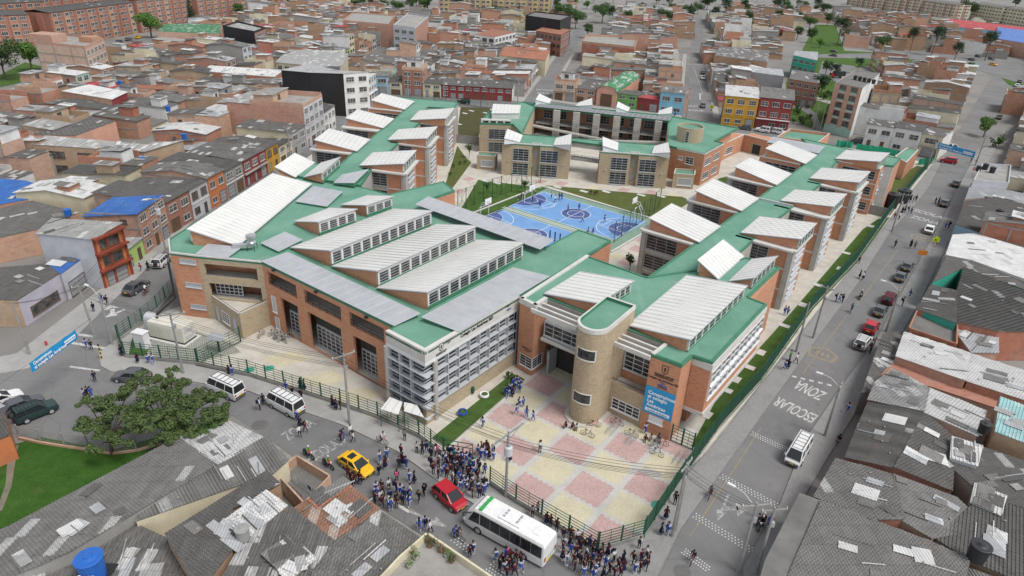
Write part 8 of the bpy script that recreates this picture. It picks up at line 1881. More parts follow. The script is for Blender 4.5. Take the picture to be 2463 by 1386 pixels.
# ================================================================== people
SKIN=m_paint('skin',(.36,.19,.115),.6);HAIR=m_paint('dark_hair',(.012,.009,.008),.7);SHOE_W=m_paint('white_shoes',(.6,.6,.6),.6);SHOE_K=m_paint('black_shoes',(.02,.02,.02),.6)
CL={k:m_paint('cloth_'+k,c,.85,.2)for k,c in dict(maroon=(.075,.012,.02),navy=(.012,.016,.042),blue=(.03,.08,.36),white=(.62,.62,.63),black=(.014,.014,.016),grey=(.2,.2,.21),teal=(.03,.22,.24),pink=(.55,.09,.22),red=(.4,.03,.03),green=(.10,.28,.04),olive=(.12,.14,.05),jean=(.06,.10,.2)).items()}
TOP,BOT,SHOE=m_paint('top',(.1,.1,.1),.85),m_paint('bottom',(.05,.05,.05),.85),m_paint('shoes',(.1,.1,.1),.6)
def person_proto(pose,skirt=False,stripe=False,pack=False,longhair=False,helmet=False):
 T=thing('person','person','person');J={}
 hipz=.88 if pose!='sit' else .2
 if pose in('bike','moto'):hipz=.98 if pose=='bike' else .84
 lean=dict(stand=0,walk=.04,wave=0,sit=.08,bike=.26,moto=.16,lookdown=.03)[pose]
 hip=Vector((0,0,hipz));ch=hip+Vector((lean,0,.40));nk=ch+Vector((lean*.5,0,.16));hd=nk+Vector((.03+(.05 if pose=='lookdown' else 0),0,.13));cr=hd+Vector((.01,0,.09))
 V,E,Rr=[hip,hip+(ch-hip)*.5,ch,nk,hd,cr],[(0,1),(1,2),(2,3),(3,4),(4,5)],[(.135,.155),(.115,.14),(.125,.175),(.055,.06),(.095,.085),(.075,.07)];tagv=['b','t','t','s','s','s']
 def chain(root,pts,rad,tg):
  p=root
  for q,r_,t in zip(pts,rad,tg):V.append(Vector(q));Rr.append((r_,r_));tagv.append(t);E.append((p,len(V)-1));p=len(V)-1
 for s in(-1,1):
  h=hip+Vector((0,s*.09,-.06))
  if pose in('stand','wave','lookdown'):kn,an=Vector((.02,s*.1,.47)),Vector((0,s*.1,.08))
  elif pose=='walk':kn,an=Vector((.16*s+.05,s*.09,.48)),Vector((.24*s-.04,s*.09,.09 if s>0 else .14))
  elif pose=='sit':kn,an=Vector((.30,s*.13,.46)),Vector((.48,s*.1,.08))
  elif pose=='bike':kn,an=Vector((.28,s*.12,.72+.1*s)),Vector((.02+.08*s,s*.1,.36+.1*s))
  else:kn,an=Vector((.38,s*.2,.7)),Vector((.2,s*.2,.3))
  toe=an+Vector((.14,0,-.045))
  chain(0,[h,kn,an,toe],[.085,.062,.045,.04],['b','b','f','f'])
  sh=ch+Vector((0,s*.19,.06))
  if pose in('bike','moto'):el,wr=ch+Vector((.18,s*.24,-.14)),ch+Vector((.36 if pose=='bike' else .42,s*.24,-.22))
  elif pose=='wave' and s>0:el,wr=ch+Vector((.08,.32,.2)),ch+Vector((.12,.30,.46))
  elif pose=='walk':el,wr=ch+Vector((-.1*s,s*.25,-.22)),ch+Vector((.02-.16*s,s*.25,-.42))
  elif pose=='lookdown' or pose=='sit':el,wr=ch+Vector((.06,s*.25,-.2)),ch+Vector((.26,s*.12,-.16))
  else:el,wr=ch+Vector((-.02,s*.25,-.22)),ch+Vector((.06,s*.24,-.44))
  hand=wr+(wr-el).normalized()*.09
  chain(2,[sh,el,wr,hand],[.062,.05,.036,.04],['t','t','s','s'])
 me=bpy.data.meshes.new('body');me.from_pydata([tuple(v)for v in V],E,[]);ob=bpy.data.objects.new('body',me);COL.objects.link(ob)
 sk=ob.modifiers.new('skin','SKIN');sv=me.skin_vertices[0].data
 for i,(a,b_)in enumerate(Rr):sv[i].radius=(a,b_)
 sv[0].use_root=True;sub=ob.modifiers.new('sub','SUBSURF');sub.levels=1;bpy.context.view_layer.update()
 m2=bpy.data.meshes.new_from_object(ob.evaluated_get(bpy.context.evaluated_depsgraph_get()));bpy.data.objects.remove(ob)
 for mm in(SKIN,TOP,BOT,SHOE):m2.materials.append(mm)
 idx=dict(s=0,t=1,b=2,f=3);segs=[(V[a],V[b_],tagv[b_]if tagv[b_]!=tagv[a]else tagv[a])for a,b_ in E]
 for p in m2.polygons:
  c=p.center;best=min(range(len(V)),key=lambda i:(V[i]-c).length-Rr[i][0]*.6);t=tagv[best]
  if t=='s' and best>5 and tagv[best]=='s' and False:t='t'
  p.material_index=idx[t];p.use_smooth=True
 if pose=='sit':m2.transform(Matrix.Translation((0,0,0)))
 body=bpy.data.objects.new('body',m2);COL.objects.link(body);body.parent=T
 k=MB();prof=[(.0,-.115),(.085,-.08),(.105,0),(.09,.07),(.05,.115),(0,.125)];k.lathe(cr-Vector((.02,0,.01)),prof if not longhair else[(.07,-.22),(.1,-.1),(.108,0),(.09,.07),(.05,.115),(0,.125)],10);
 if longhair:k.box(nk+Vector((-.09,0,-.14)),.05,.17,.26)
 k.build('helmet' if helmet else 'hair',CL['white']if helmet else HAIR,T,smooth=True)
 k=MB();k.box(hd+Vector((.098,0,.0)),.03,.03,.035);k.build('nose',SKIN,T)
 if skirt:k=MB();k.lathe(hip+Vector((0,0,-.42)),[(.27,0),(.2,.25),(.15,.46)],12);k.build('skirt',BOT,T)
 if stripe:
  k=MB()
  for s in(-1,1):k.obox(ch+Vector((-.16,s*.19-.03,.02)),(.3,0,0),(0,.06,0),(0,0,.1));k.obox(hip+Vector((-.1,s*.165-.012,-.75 if pose!='sit' else 0)),(.05,0,0),(0,.024,0),(0,0,.7 if pose!='sit' else .05))
  k.obox(ch+Vector((.08,-.13,-.04)),(.05,0,0),(0,.26,0),(0,0,.09));k.build('white_panels',CL['white'],T)
 if pack:k=MB();k.box(ch+Vector((-.22,0,-.24)),.17,.3,.42);k.box(ch+Vector((-.32,0,-.2)),.06,.22,.22);k.build('backpack',BOT if pack is True else CL[pack],T)
 KIDS[T.name]=list(T.children);return T
PP=dict(stand=person_proto('stand'),standp=person_proto('stand',pack='navy'),skirt=person_proto('stand',skirt=True,longhair=True),stripe=person_proto('stand',stripe=True),walk=person_proto('walk'),walkp=person_proto('walk',pack='black'),walks=person_proto('walk',stripe=True,longhair=True),wave=person_proto('wave'),look=person_proto('lookdown',longhair=True),pinkp=person_proto('stand',pack='pink',longhair=True),sit=person_proto('sit',longhair=True),bike=person_proto('bike'),moto=person_proto('moto',helmet=True))
OUT=dict(m=('maroon','navy',SHOE_K),b=('blue','blue',SHOE_W),w=('white','navy',SHOE_K),n=('navy','navy',SHOE_K),k=('black','black',SHOE_K),t=('teal','jean',SHOE_W),g=('green','jean',SHOE_K),y=('grey','black',SHOE_K),r=('red','jean',SHOE_W),o=('olive','jean',SHOE_K))
OUTN=dict(m='maroon jumper',b='blue tracksuit',w='white shirt',n='navy uniform',k='black clothes',t='teal top and jeans',g='green vest',y='grey top',r='red top',o='olive jacket')
prng=random.Random(5)
def person(px,code,label,pose=None,yaw=None,z=.13,group=None,s=None,loc=None):
 if pose is None:
  pose=prng.choice({'b':('stripe','stripe','walks','standp'),'m':('stand','skirt','standp','look','walk'),'w':('stand','standp','walk'),'n':('skirt','skirt','stand')}.get(code,('stand','walk','standp')))
 top,bot,sh=OUT[code]
 if code=='m' and pose=='skirt':sh=SHOE_W
 sw={'top':CL[top],'bottom':CL[bot],'shoes':sh};loc=loc or V2(P(*px),z);yaw=prng.uniform(0,6.28)if yaw is None else yaw;s=s or prng.uniform(.9,1.04);pr_=PP[pose]
 if pr_.name not in usedc:
  usedc.add(pr_.name);pr_.location=loc;pr_.rotation_euler=(0,0,yaw);pr_.scale=(s,)*3;pr_['label']=label
  if group:pr_['group']=group
  for ch in KIDS[pr_.name]:
   for sl in ch.material_slots:
    if sl.material.name in sw:m_=sw[sl.material.name];sl.link='OBJECT';sl.material=m_
  RES[pr_.name]=1;return pr_
 o=copy_tree(pr_,loc,yaw,label,s,None,group)
 for ch in o.children:
  for sl,s0 in zip(ch.material_slots,ch.data.materials):
   if s0.name in sw:sl.link='OBJECT';sl.material=sw[s0.name]
   elif sl.link=='OBJECT' and s0:sl.material=s0
 return o
RES={}
# singles and small groups: (pixel of the feet, clothes code, where, pose)
SING=(((1161,1032),'b','walking alone across the plaza by the planting bed','walks'),((1169,1090),'m','standing tall on the plaza near the gate pole','look'),((1298,1091),'w','with backpack standing alone in the middle of the plaza','standp'),((1226,1113),'m','beside the transformer pole on the plaza','skirt'),((1241,1000),'b','leftmost of five walking over the pink square','walks'),((1248,984),'b','upper left of five walking over the pink square',None),((1258,982),'b','upper right of five walking over the pink square',None),((1266,1008),'b','in the middle of five walking over the pink square','walks'),((1282,1016),'b','rightmost of five walking over the pink square','walks'),((1551,1046),'b','leaning on the brick banner wall','stripe'),((1280,1246),'y','with backpack at the fence beside the bus roof','standp'),((1293,1240),'w','raising an arm at the plaza fence beside the bus','wave'),((914,1116),'b','left of a pair on the road above the crowd',None),((931,1108),'b','right of a pair on the road above the crowd',None),((965,1098),'m','standing on the kerb above the gate crowd','stand'),((960,1128),'m','left of three at the kerb','standp'),((969,1122),'m','middle of three at the kerb',None),((977,1131),'b','with backpack, right of three at the kerb','standp'),((912,1146),'m','with backpack, left of a pair behind the taxi','standp'),((927,1130),'m','right of a pair behind the taxi','skirt'),((955,1160),'m','with pink backpack on the road between taxi and red car','pinkp'),((985,1162),'b','in a pair on the road left of the red car',None),((997,1164),'n','in a pair on the road left of the red car','skirt'),((838,1154),'m','beside the taxi door','look'),((852,1168),'m','below the taxi near the clay roof',None),((866,1164),'m','walking below the taxi bonnet','walk'),((820,1066),'m','left of a pair walking up the front street',None),((828,1062),'b','right of a pair walking up the front street',None),((845,1052),'w','upper of two in white shirts on the front street','walk'),((850,1066),'w','lower of two in white shirts on the front street','walk'),((716,1014),'b','directly behind the white minibus',None),((722,1032),'n','behind the white minibus by the road lettering',None),((735,1042),'m','with backpack walking behind the white minibus','walkp'),((722,1054),'w','standing on the road lettering behind the minibus','walk'),((626,988),'w','leaning in at the minibus front window',None),((634,974),'n','by the minibus front door',None),((690,944),'b','on the pavement above the minibus',None),((704,956),'m','with red backpack above the minibus','standp'),((724,940),'n','left of a pair at the fence above the minibus','skirt'),((733,942),'n','right of a pair at the fence above the minibus','skirt'),((726,962),'m','at the rear corner of the minibus',None),((801,982),'m','left of three on the pavement before the portals','skirt'),((809,988),'n','middle of three on the pavement before the portals','skirt'),((819,988),'m','right of three on the pavement before the portals',None),((552,905),'m','left of a pair on the pavement beyond the big tree','skirt'),((561,906),'b','right of a pair on the pavement beyond the big tree',None),((333,876),'m','standing alone in front of the generator yard fence','skirt'),((359,878),'b','left of a pair in front of the generator yard fence',None),((370,879),'b','right of a pair in front of the generator yard fence',None),((294,858),'n','at the fence corner by the rounded kerb','skirt'),((210,840),'b','left of a pair crossing by the blue banner','walks'),((222,844),'k','right of a pair crossing by the blue banner',None),((227,752),'m','nearest of three walking up the west street','standp'),((246,732),'b','middle of three walking up the west street','walkp'),((259,736),'m','farthest of three walking up the west street','walkp'),((341,656),'r','by the lime house door in a pink top',None),((358,652),'n','beside the zinc porch of the lime house',None),((206,966),'b','left edge of a small group by the big tree',None),((214,960),'n','in a small group by the big tree',None),((222,958),'b','right edge of a small group by the big tree',None),((212,972),'m','nearest of a small group by the big tree','skirt'),((230,920),'n','on the road near the grey sedan',None),((6,1078),'m','at the left edge below the brown wall',None),((974,1062),'y','with hands behind head by the guard shelter','wave'),((1003,1092),'w','pointing, at the left end of the line by the fence','wave'),((1016,1096),'m','second in the line by the fence left of the gate',None),((1026,1092),'t','third in the line left of the gate',None),((1037,1106),'k','fourth in the line by the fence left of the gate',None),((1048,1100),'w','fifth in the line with pink backpack left of the gate','pinkp'),((1008,1210),'k','left of a pair in black standing in the road',None),((1020,1196),'k','right of a pair in black standing in the road',None),((1009,1278),'b','left of three below the white road arrow',None),((1023,1276),'b','middle of three below the white road arrow',None),((1036,1284),'w','right of three below the white road arrow',None),((1172,1184),'b','waiting at the fence between crowd and bus',None),((1314,1264),'m','left of three in a row behind the bus rear',None),((1324,1270),'m','middle of three in a row behind the bus rear',None),((1338,1282),'m','right of three in a row behind the bus rear',None),((1192,1352),'b','striding past the bus rear wheel','walks'),((1216,1348),'b','with pink backpack by the bus rear wheel','pinkp'),((1130,1342),'m','left of a pair by the cream terrace wall',None),((1138,1334),'b','right of a pair by the cream terrace wall',None),((1600,1252),'m','leaning on the street-side fence by the plaza corner',None),((1622,1216),'k','on the pavement above the corner pole',None),((1589,1288),'n','left of a pair walking past the corner pole','skirt'),((1603,1290),'b','right of a pair walking past the corner pole',None),((1536,1322),'w','alone at the end of the cut corner fence',None),((2036,996),'b','with long hair on the east pavement by the maroon porch','walks'),((2017,1062),'k','sitting by the red railings on the east side','sit'),((1848,1272),'b','with pink backpack by the motorcycle','pinkp'),((1898,870),'g','tall adult in green on the pavement by the mesh fence',None),((1912,876),'w','woman in white top on the pavement by the mesh fence','walk'),((1885,892),'b','left of two children before the adults by the mesh fence',None),((1893,890),'n','right of two children before the adults by the mesh fence',None),((2009,728),'m','left of three on the pavement halfway up',None),((2016,730),'b','middle of three on the pavement halfway up',None),((2024,731),'k','right of three on the pavement halfway up','standp'),((2066,671),'n','left of a pair on the pavement above the three',None),((2074,675),'w','right of a pair on the pavement above the three','skirt'),((2064,636),'n','walking alone along the mesh fence','walk'),((2188,598),'n','left of a pair crossing the wide street','skirt'),((2198,600),'y','right of a pair crossing the wide street','walk'),((2149,530),'r','with red bag by the upper pavement pole',None),((2161,530),'w','beside the upper pavement pole',None),((2168,516),'n','left of four on the upper pavement','skirt'),((2175,512),'n','second of four on the upper pavement','skirt'),((2183,514),'b','third of four on the upper pavement',None),((2190,516),'y','right of four on the upper pavement',None),((2182,488),'m','left of four higher on the upper pavement',None),((2188,487),'m','second of four higher on the upper pavement','skirt'),((2194,489),'m','third of four higher on the upper pavement',None),((2201,487),'k','right of four higher on the upper pavement',None),((2248,492),'m','left of a pair by the silver parked sedan',None),((2256,491),'n','right of a pair by the silver parked sedan',None),((2186,718),'b','walking on the east pavement by the teal porch','walk'),((2168,739),'k','with big black bag on the east pavement','standp'),((2272,552),'b','left of a pair on the east pavement by the lime sign',None),((2280,551),'m','right of a pair on the east pavement by the lime sign',None),((2091,852),'m','at the door of the parked white four-wheel drive',None),((2100,836),'r','behind the parked white four-wheel drive',None),((1885,760),'b','left of a pair at the wing corner on the lawn path',None),((1892,762),'b','right of a pair at the wing corner on the lawn path',None),((1280,488),'m','defending under the far left hoop','walk'),((1287,474),'b','closest to the far left hoop',None),((1298,502),'b','on the near sideline of the blue court',None),((1326,479),'w','left of two in white at the far court','walk'),((1336,489),'w','running inside the three-point line','walk'),((1345,483),'m','right of the three-point line on the court',None),((1351,484),'b','beside the three-point line on the court',None),((1366,511),'m','striding left of the centre circle','walk'),((1392,509),'b','inside the centre circle','walk'),((1401,537),'w','below the centre circle','walk'),((1453,537),'b','near the right free-throw line',None),((1622,284),'b','standing on the green roof of the courtyard building',None),((1862,372),'k','walking in the lobby doorway','walk'),((1372,880),'k','in the dark school doorway',None),((2326,376),'k','left of two under the far street banner',None),((2345,398),'t','in a teal shirt near the no-entry sign',None),((2334,392),'y','near the no-entry sign',None))
for px,c,where,pose in SING:
 z=.13
 if px==(1622,284):z=None
 lab='person in '+OUTN[c]+' '+where
 loc=pz(1622,284,ZN)+up_*(ZN+.02)if z is None else None
 person(px,c,lab,pose,None,.13,None,None,loc)
for px,c,where in(((1362,1030),'m','leftmost of three sitting at the tower foot'),((1375,1032),'m','middle of three sitting at the tower foot'),((1387,1034),'w','rightmost of three sitting at the tower foot'),((1552,1062),'m','left of three sitting by the banner wall'),((1567,1060),'w','middle of three sitting by the banner wall'),((1583,1060),'m','right of three sitting by the banner wall'),((1416,560),'w','left of a pair sitting by the right court fence'),((1425,561),'b','right of a pair sitting by the right court fence'),((1247,482),'b','left of three sitting under the far left hoop'),((1255,477),'m','middle of three sitting under the far left hoop'),((1264,472),'n','right of three sitting under the far left hoop'),((1421,468),'n','left of three sitting on the lawn behind the court'),((1430,469),'m','middle of three sitting on the lawn behind the court'),((1436,468),'m','right of three sitting on the lawn behind the court')):
 person(px,c,'person in '+OUTN[c]+' '+where,'sit',prng.uniform(3.6,5.4))
def rider(px,to,code,lab,kind='bike',c=None,z=.015,back=None):
 a,b_=P(*px),P(*to);yaw=math.atan2((b_-a).y,(b_-a).x);d=(b_-a).normalized()
 if kind=='bike':bike(px,to,'bicycle under '+lab,c,z);person(px,code,'person in '+OUTN[code]+' cycling, '+lab,'bike',yaw,z,None,.95,V2(a-d*.2,z))
 else:moto(px,to,'motorcycle '+lab,c or 'red');person(px,code,'helmeted person in '+OUTN[code]+' on motorcycle '+lab,'moto',yaw,z,None,.97,V2(a-d*.15,z))
 if back:person(px,back,'person in '+OUTN[back]+' as pillion, '+lab,'bike' if kind=='bike' else 'moto',yaw,z,None,.93,V2(a-d*.62,z))
rider((1707,1196),(1700,1212),'y','cyclist beside the white turn arrow','bike','red');rider((1665,1352),(1655,1372),'k','cyclist at the bottom of the wide street','bike','pink');rider((2046,752),(2040,766),'t','cyclist in a teal jersey on the wide street');rider((2151,596),(2146,606),'k','cyclist on the upper wide street');rider((920,1068),(932,1074),'w','cyclist on the red bicycle on the front pavement','bike','red',.13);rider((1102,1298),(1118,1308),'n','cyclist pair left of the bus','bike',None,.015,'b');rider((352,708),(362,700),'w','cyclist passing the parked black sedan','bike','red')
rider((743,1100),(752,1106),'g','by the laundry yard on the front street','moto');rider((790,1124),(804,1134),'g','left of the yellow taxi','moto');rider((2069,718),(2066,728),'y','coming down the wide street','moto','black');rider((1830,1268),(1822,1284),'k','stopped by the white van at lower right','moto','black',.015,'k');person((1820,1266),'m','person in maroon jumper standing behind the stopped motorcycle','stand',None,.015)
# crowds: pupils nothing tells apart share a label
def crowd(poly,n,codes,where,group,mind=.42,seed=1):
 q=[P(*p)for p in poly];r=random.Random(seed);xs=[p.x for p in q];ys=[p.y for p in q];done=[];t=0
 while len(done)<n and t<6000:
  t+=1;c=Vector((r.uniform(min(xs),max(xs)),r.uniform(min(ys),max(ys)),0))
  if not inside(c,q)or any((c-e_).length<mind for e_ in done):continue
  done.append(c);code=r.choice(codes);person(None,code,'pupil in '+OUTN[code]+' '+where,None,None,.13,group+', '+OUTN[code],None,V2(c,.13 if True else 0))
crowd([(1034,1128),(1062,1108),(1100,1120),(1150,1150),(1170,1185),(1160,1205),(1120,1198),(1075,1165),(1045,1150)],42,'mmmbbbwnmk','in the dense crowd outside the school gate','crowd at the gate',.5,3)
crowd([(1078,1100),(1130,1112),(1175,1150),(1150,1140),(1100,1115)],14,'bbbbmt','passing through the open gate','pupils in the gateway',.42,4)
crowd([(1145,1090),(1185,1098),(1192,1112),(1150,1112)],9,'bbmm','just inside the gate on the plaza','pupils inside the gate',.4,14)
crowd([(1345,1296),(1385,1300),(1440,1335),(1500,1350),(1500,1400),(1400,1400),(1350,1350)],40,'mmmmbbwnk','crowding the pavement behind the bus','crowd behind the bus',.55,5)
crowd([(1520,1345),(1550,1335),(1565,1365),(1520,1395)],7,'mmmwb','in the knot at the plaza street corner','knot at the corner',.5,6)
crowd([(1196,1362),(1250,1352),(1268,1385),(1205,1400)],11,'mmkbn','gathered in the road beside the bus rear','group beside the bus',.45,7)
crowd([(895,1185),(925,1175),(990,1195),(985,1222),(940,1232),(900,1215)],22,'bbbwmk','loitering in the road above the striped roofs','group in the road',.6,8)
crowd([(838,1160),(862,1160),(872,1172),(850,1178)],4,'mm','beside the taxi at the roof edge','group by the taxi',.4,12)
crowd([(1206,950),(1225,934),(1250,930),(1252,948),(1222,962)],9,'bbbbn','resting at the edge of the planting bed','group at the planting bed',.42,9)
# ================================================================== trees
def m_leaf(name,a,c):
 b=NB(name);p=b.obj();f=b.ramp(b.noise(p,1.1,4,.7),.32,.68);col=b.mix(f,a,c);g=b.ramp(b.noise(p,9,2,.7),.3,.7);col=b.mix(b.math('MULTIPLY',g,.45),col,sc(c,1.35));r_=b.n('HueSaturation');b.set(r_.inputs['Color'],col);b.set(r_.inputs['Value'],b.math('MULTIPLY_ADD',b.rnd(),.5,.75));return b.fin(r_.outputs[0],.7,0,.25)
LEAF=dict(mid=m_leaf('leaf_mid',(.022,.05,.014),(.05,.10,.025)),dark=m_leaf('leaf_dark',(.012,.03,.014),(.028,.055,.022)),bright=m_leaf('leaf_bright',(.04,.10,.015),(.085,.17,.03)),big=m_leaf('leaf_olive',(.032,.058,.017),(.072,.104,.034)))
M_BARK=m_plain('bark',(.10,.078,.055),.9,.3,2,local=True)
def leaf_cloud(mb,c,rad,n,size,r,flat=1.0,shell=.55):
 for _ in range(n):
  while True:
   v=Vector((r.uniform(-1,1),r.uniform(-1,1),r.uniform(-1,1)))
   if .02<v.length<1 and(v.length>shell or r.random()<.35):break
  p=c+Vector((v.x*rad,v.y*rad,v.z*rad*flat));nrm=(v.normalized()+Vector((r.uniform(-.8,.8),r.uniform(-.8,.8),r.uniform(-.2,1.0)))).normalized();x=nrm.orthogonal().normalized();y=nrm.cross(x);a=r.uniform(0,6.28);x,y=x*math.cos(a)+y*math.sin(a),y*math.cos(a)-x*math.sin(a);s=size*r.uniform(.6,1.25)
  mb.poly([p-x*s*.5,p-y*s*.28+x*.05*s,p+x*s*.5,p+y*s*.28])
def tree_proto(name,cat,h,w,leaf,seed,n=1700,conif=False,size=.55,trunk=.22,bare=.35):
 r=random.Random(seed);T=thing(name,'tree',cat);k=MB();k.tube((0,0,0),(.1,0,h*bare*1.2),trunk,8,0,trunk*.7,False);cl=[]
 if conif:
  k.tube((.1,0,h*bare),(0,0,h*.95),trunk*.6,6,0,.04)
  for i in range(16):t=i/15;z=h*(.18+.8*t);cl.append((Vector((r.uniform(-.25,.25),r.uniform(-.25,.25),z)),w*.5*(1-t*.82)*r.uniform(.75,1.1),.55))
 else:
  for i in range(11):
   a=r.uniform(0,6.28);rr=w*.34*math.sqrt(r.random())*1.1;z=h*(bare+(1-bare)*r.uniform(.18,.84));c=Vector((math.cos(a)*rr,math.sin(a)*rr,z));cl.append((c,w*r.uniform(.17,.27),.8));k.tube((.1,0,h*bare*r.uniform(.8,1.1)),c,trunk*.4,5,0,.03)
 k.build('trunk',M_BARK,T);m_=MB();tot=sum(q[1]**2 for q in cl)
 for c,rad,fl in cl:leaf_cloud(m_,c,rad,int(n*rad*rad/tot),size,r,fl)
 m_.build('crown',leaf,T);KIDS[T.name]=list(T.children);return T
TP=dict(round=tree_proto('broadleaf_tree','tree',8,6,LEAF['mid'],1),wide=tree_proto('broadleaf_tree','tree',9,9,LEAF['mid'],2,2300),tall=tree_proto('eucalyptus_tree','tree',14,7,LEAF['dark'],3,1800,False,.55,.22,.45),conif=tree_proto('conifer_tree','tree',12,6,LEAF['dark'],4,1900,True),bright=tree_proto('broadleaf_tree','tree',6,6,LEAF['bright'],5,1700),shrub=tree_proto('shrub','shrub',1.6,2,LEAF['mid'],6,260,False,.35,.06,.1),sapling=tree_proto('sapling','sapling',2.8,1.8,LEAF['mid'],7,260,False,.3,.05,.4))
def tree(kind,px,s,label,group=None,z=0):
 pr_=TP[kind];loc=V2(P(*px),z);yaw=rng.uniform(0,6.28)
 if pr_.name not in usedc:
  usedc.add(pr_.name);pr_.location=loc;pr_.scale=(s,)*3;pr_['label']=label
  if group:pr_['group']=group
  return pr_
 return copy_tree(pr_,loc,yaw,label,s,None,group)
for kind,px,s,lab in(('bright',(365,92),1.9,'bright green tree before the long red brick apartment block'),('conif',(460,58),1.25,'dark conifer before the red brick apartment blocks'),('round',(575,46),1.1,'tree at the right end of the brick estate'),('round',(612,38),.9,'small tree beside the far upper left road'),('bright',(78,172),1.7,'bright tree left of the unfinished tower'),('wide',(14,192),1.5,'dark spreading tree at the left edge below the brick estate'),('round',(105,112),.9,'tree squeezed between brick blocks at upper left'),('wide',(918,34),1.2,'leftmost broad tree before the yellow apartments'),('wide',(958,36),1.1,'second broad tree before the yellow apartments'),('round',(988,30),1.2,'third tree before the yellow apartments'),('tall',(1098,44),1.1,'tall tree before the middle yellow apartment block'),('round',(1160,44),.9,'small tree between the yellow apartment blocks'),('wide',(1196,48),1.1,'tree in front of the right yellow apartment block'),('wide',(1246,50),1.2,'broad tree left of the tall dark grey block'),('wide',(1352,58),1.5,'big tree right of the yellow apartments'),('wide',(1384,70),1.4,'big tree at the head of the first road'),('round',(1412,92),1.0,'small tree beside the head of the first road'),('wide',(1448,56),1.5,'large round tree above the broad brick house'),('round',(1505,62),1.2,'round tree right of the large round one'),('round',(1518,36),1.2,'tree among far roofs above the broad brick house'),('wide',(1600,62),1.3,'broad tree among roofs left of the second road'),('conif',(1656,60),1.2,'dark tree at the head of the second road'),('wide',(1700,24),1.5,'tree clump beyond the head of the second road'),('tall',(1790,92),1.15,'tall loose tree behind the mustard cottage row'),('bright',(1758,98),.8,'small bright tree by the yellow cottage'),('round',(1890,30),1.2,'tree among far roofs upper right'),('round',(1916,96),1.0,'tree left of the park avenue'),('round',(1950,104),1.1,'dark tree at the corner of the park'),('bright',(1970,116),.9,'bright low tree by the park court'),('tall',(2012,112),1.25,'tallest tree beside the park avenue'),('wide',(2032,108),1.0,'leafy tree behind the tallest park tree'),('bright',(2076,62),1.1,'bright tree among red roofs upper right'),('wide',(2118,122),1.0,'low spreading tree on the avenue lawn'),('tall',(2188,124),1.0,'left tall tree on the avenue lawn'),('tall',(2240,134),1.2,'right tall tree on the avenue lawn'),('tall',(2368,146),1.15,'tall tree in front of the brick and blue hall'),('wide',(2318,46),1.9,'huge dark tree between the cream apartment rows'),('bright',(2365,330),1.0,'bright green street tree on the upper wide street'),('round',(2440,20),1.3,'tree at the top right edge'),('sapling',(1128,382),1.3,'young tree on the school path by the west kiosk'),('sapling',(1512,660),1.3,'young tree in the corner court below the roofs'),('sapling',(1262,466),1.1,'young tree behind the left court fence'),('sapling',(1170,470),1.0,'young tree on the lawn left of the court fence'),('shrub',(1345,236),1.2,'round bush on the corner of the first road'),('shrub',(912,224),1.6,'reddish bush at the west street head'),('shrub',(2390,355),2.2,'bushy plant by the upper east pavement')):
 tree(kind,px,s,lab,None,.14 if kind=='sapling' else 0)
for i,(x,y)in enumerate(((1905,296),(1915,276),(1930,300),(1945,285),(1985,290),(1995,268),(1940,262),(1920,268),(1978,240),(1992,228))):tree('shrub',(x,y),1.0+(i%3)*.35,'low shrub on the small park lawn','shrubs on the small park lawn')
for i,(x,y)in enumerate(((1090,405),(1106,398),(1082,425),(1118,395),(1250,925),(1225,912))):tree('shrub',(x,y),.5,'knee-high plant in a school bed','plants in the school beds',.3)
r2=random.Random(9)
for i in range(70):
 x,y=r2.uniform(1350,2463),r2.uniform(-5,66)
 if inside(P(x,y),APT2)or inside(P(x,y),APT):continue
 tree(r2.choice(('round','wide','tall','bright')),(x,y),r2.uniform(.8,1.3),'tree among the farthest roofs','trees among the farthest roofs')
for i in range(26):tree(r2.choice(('round','wide','wide','tall')),(r2.uniform(1340,1960),r2.uniform(22,88)),r2.uniform(.7,1.2),'tree standing among the northern roofs','trees among the northern roofs')
for i in range(30):tree(r2.choice(('round','wide')),(r2.uniform(640,1340),r2.uniform(4,30)),r2.uniform(.8,1.2),'tree among the farthest roofs','trees among the farthest roofs')
for i,(x,y)in enumerate(((1912,232),(1948,205),(1960,250),(1975,225),(1900,255),(2000,205),(1985,180),(1935,175),(2060,178),(2100,158),(2150,160),(2290,160),(2330,172))):tree(('round','bright','tall')[i%3],(x,y),.55+(i%4)*.12,('small tree','small bright tree','thin young tree')[i%3]+' on the park lawns',('small trees','small bright trees','thin young trees')[i%3]+' on the park lawns')
# the big spreading tree in the left foreground
BT=thing('spreading_tree','big spreading olive-green tree over the wire fence, left foreground','tree',P(345,1082));r=random.Random(21);k=MB()
bA,bB=P(269,1093),P(408,1066);tops=[]
for x,y,z,rad in((225,1010,4.2,1.5),(262,960,5.0,1.6),(300,1000,5.2,1.8),(330,940,5.6,1.7),(352,1010,4.6,1.7),(385,960,5.8,1.9),(420,925,5.4,1.5),(435,1000,5.0,1.8),(470,960,5.4,1.7),(505,1000,4.8,1.5),(515,950,4.6,1.2),(540,990,4.2,1.2),(400,1030,3.8,1.5),(300,1045,3.6,1.4),(250,1035,3.4,1.2),(208,965,4.0,.9),(460,1035,3.4,1.1),(345,905,5.6,.9),(415,895,5.2,.8),(235,1075,2.6,1.0),(380,1065,2.8,1.0)):
 tops.append((P(x,y,z),rad))
for _ in range(26):
 t=r.uniform(0,6.28);q_=math.sqrt(r.random());x,y=378+185*q_*math.cos(t),985+82*q_*math.sin(t);tops.append((P(x,y,4.9-q_*1.3+r.uniform(-.3,.3)),r.uniform(.55,1.05)))
for base in(bA,bB):
 k.tube(base,base+Vector((.2,.1,1.6)),.2,8,0,.15,False)
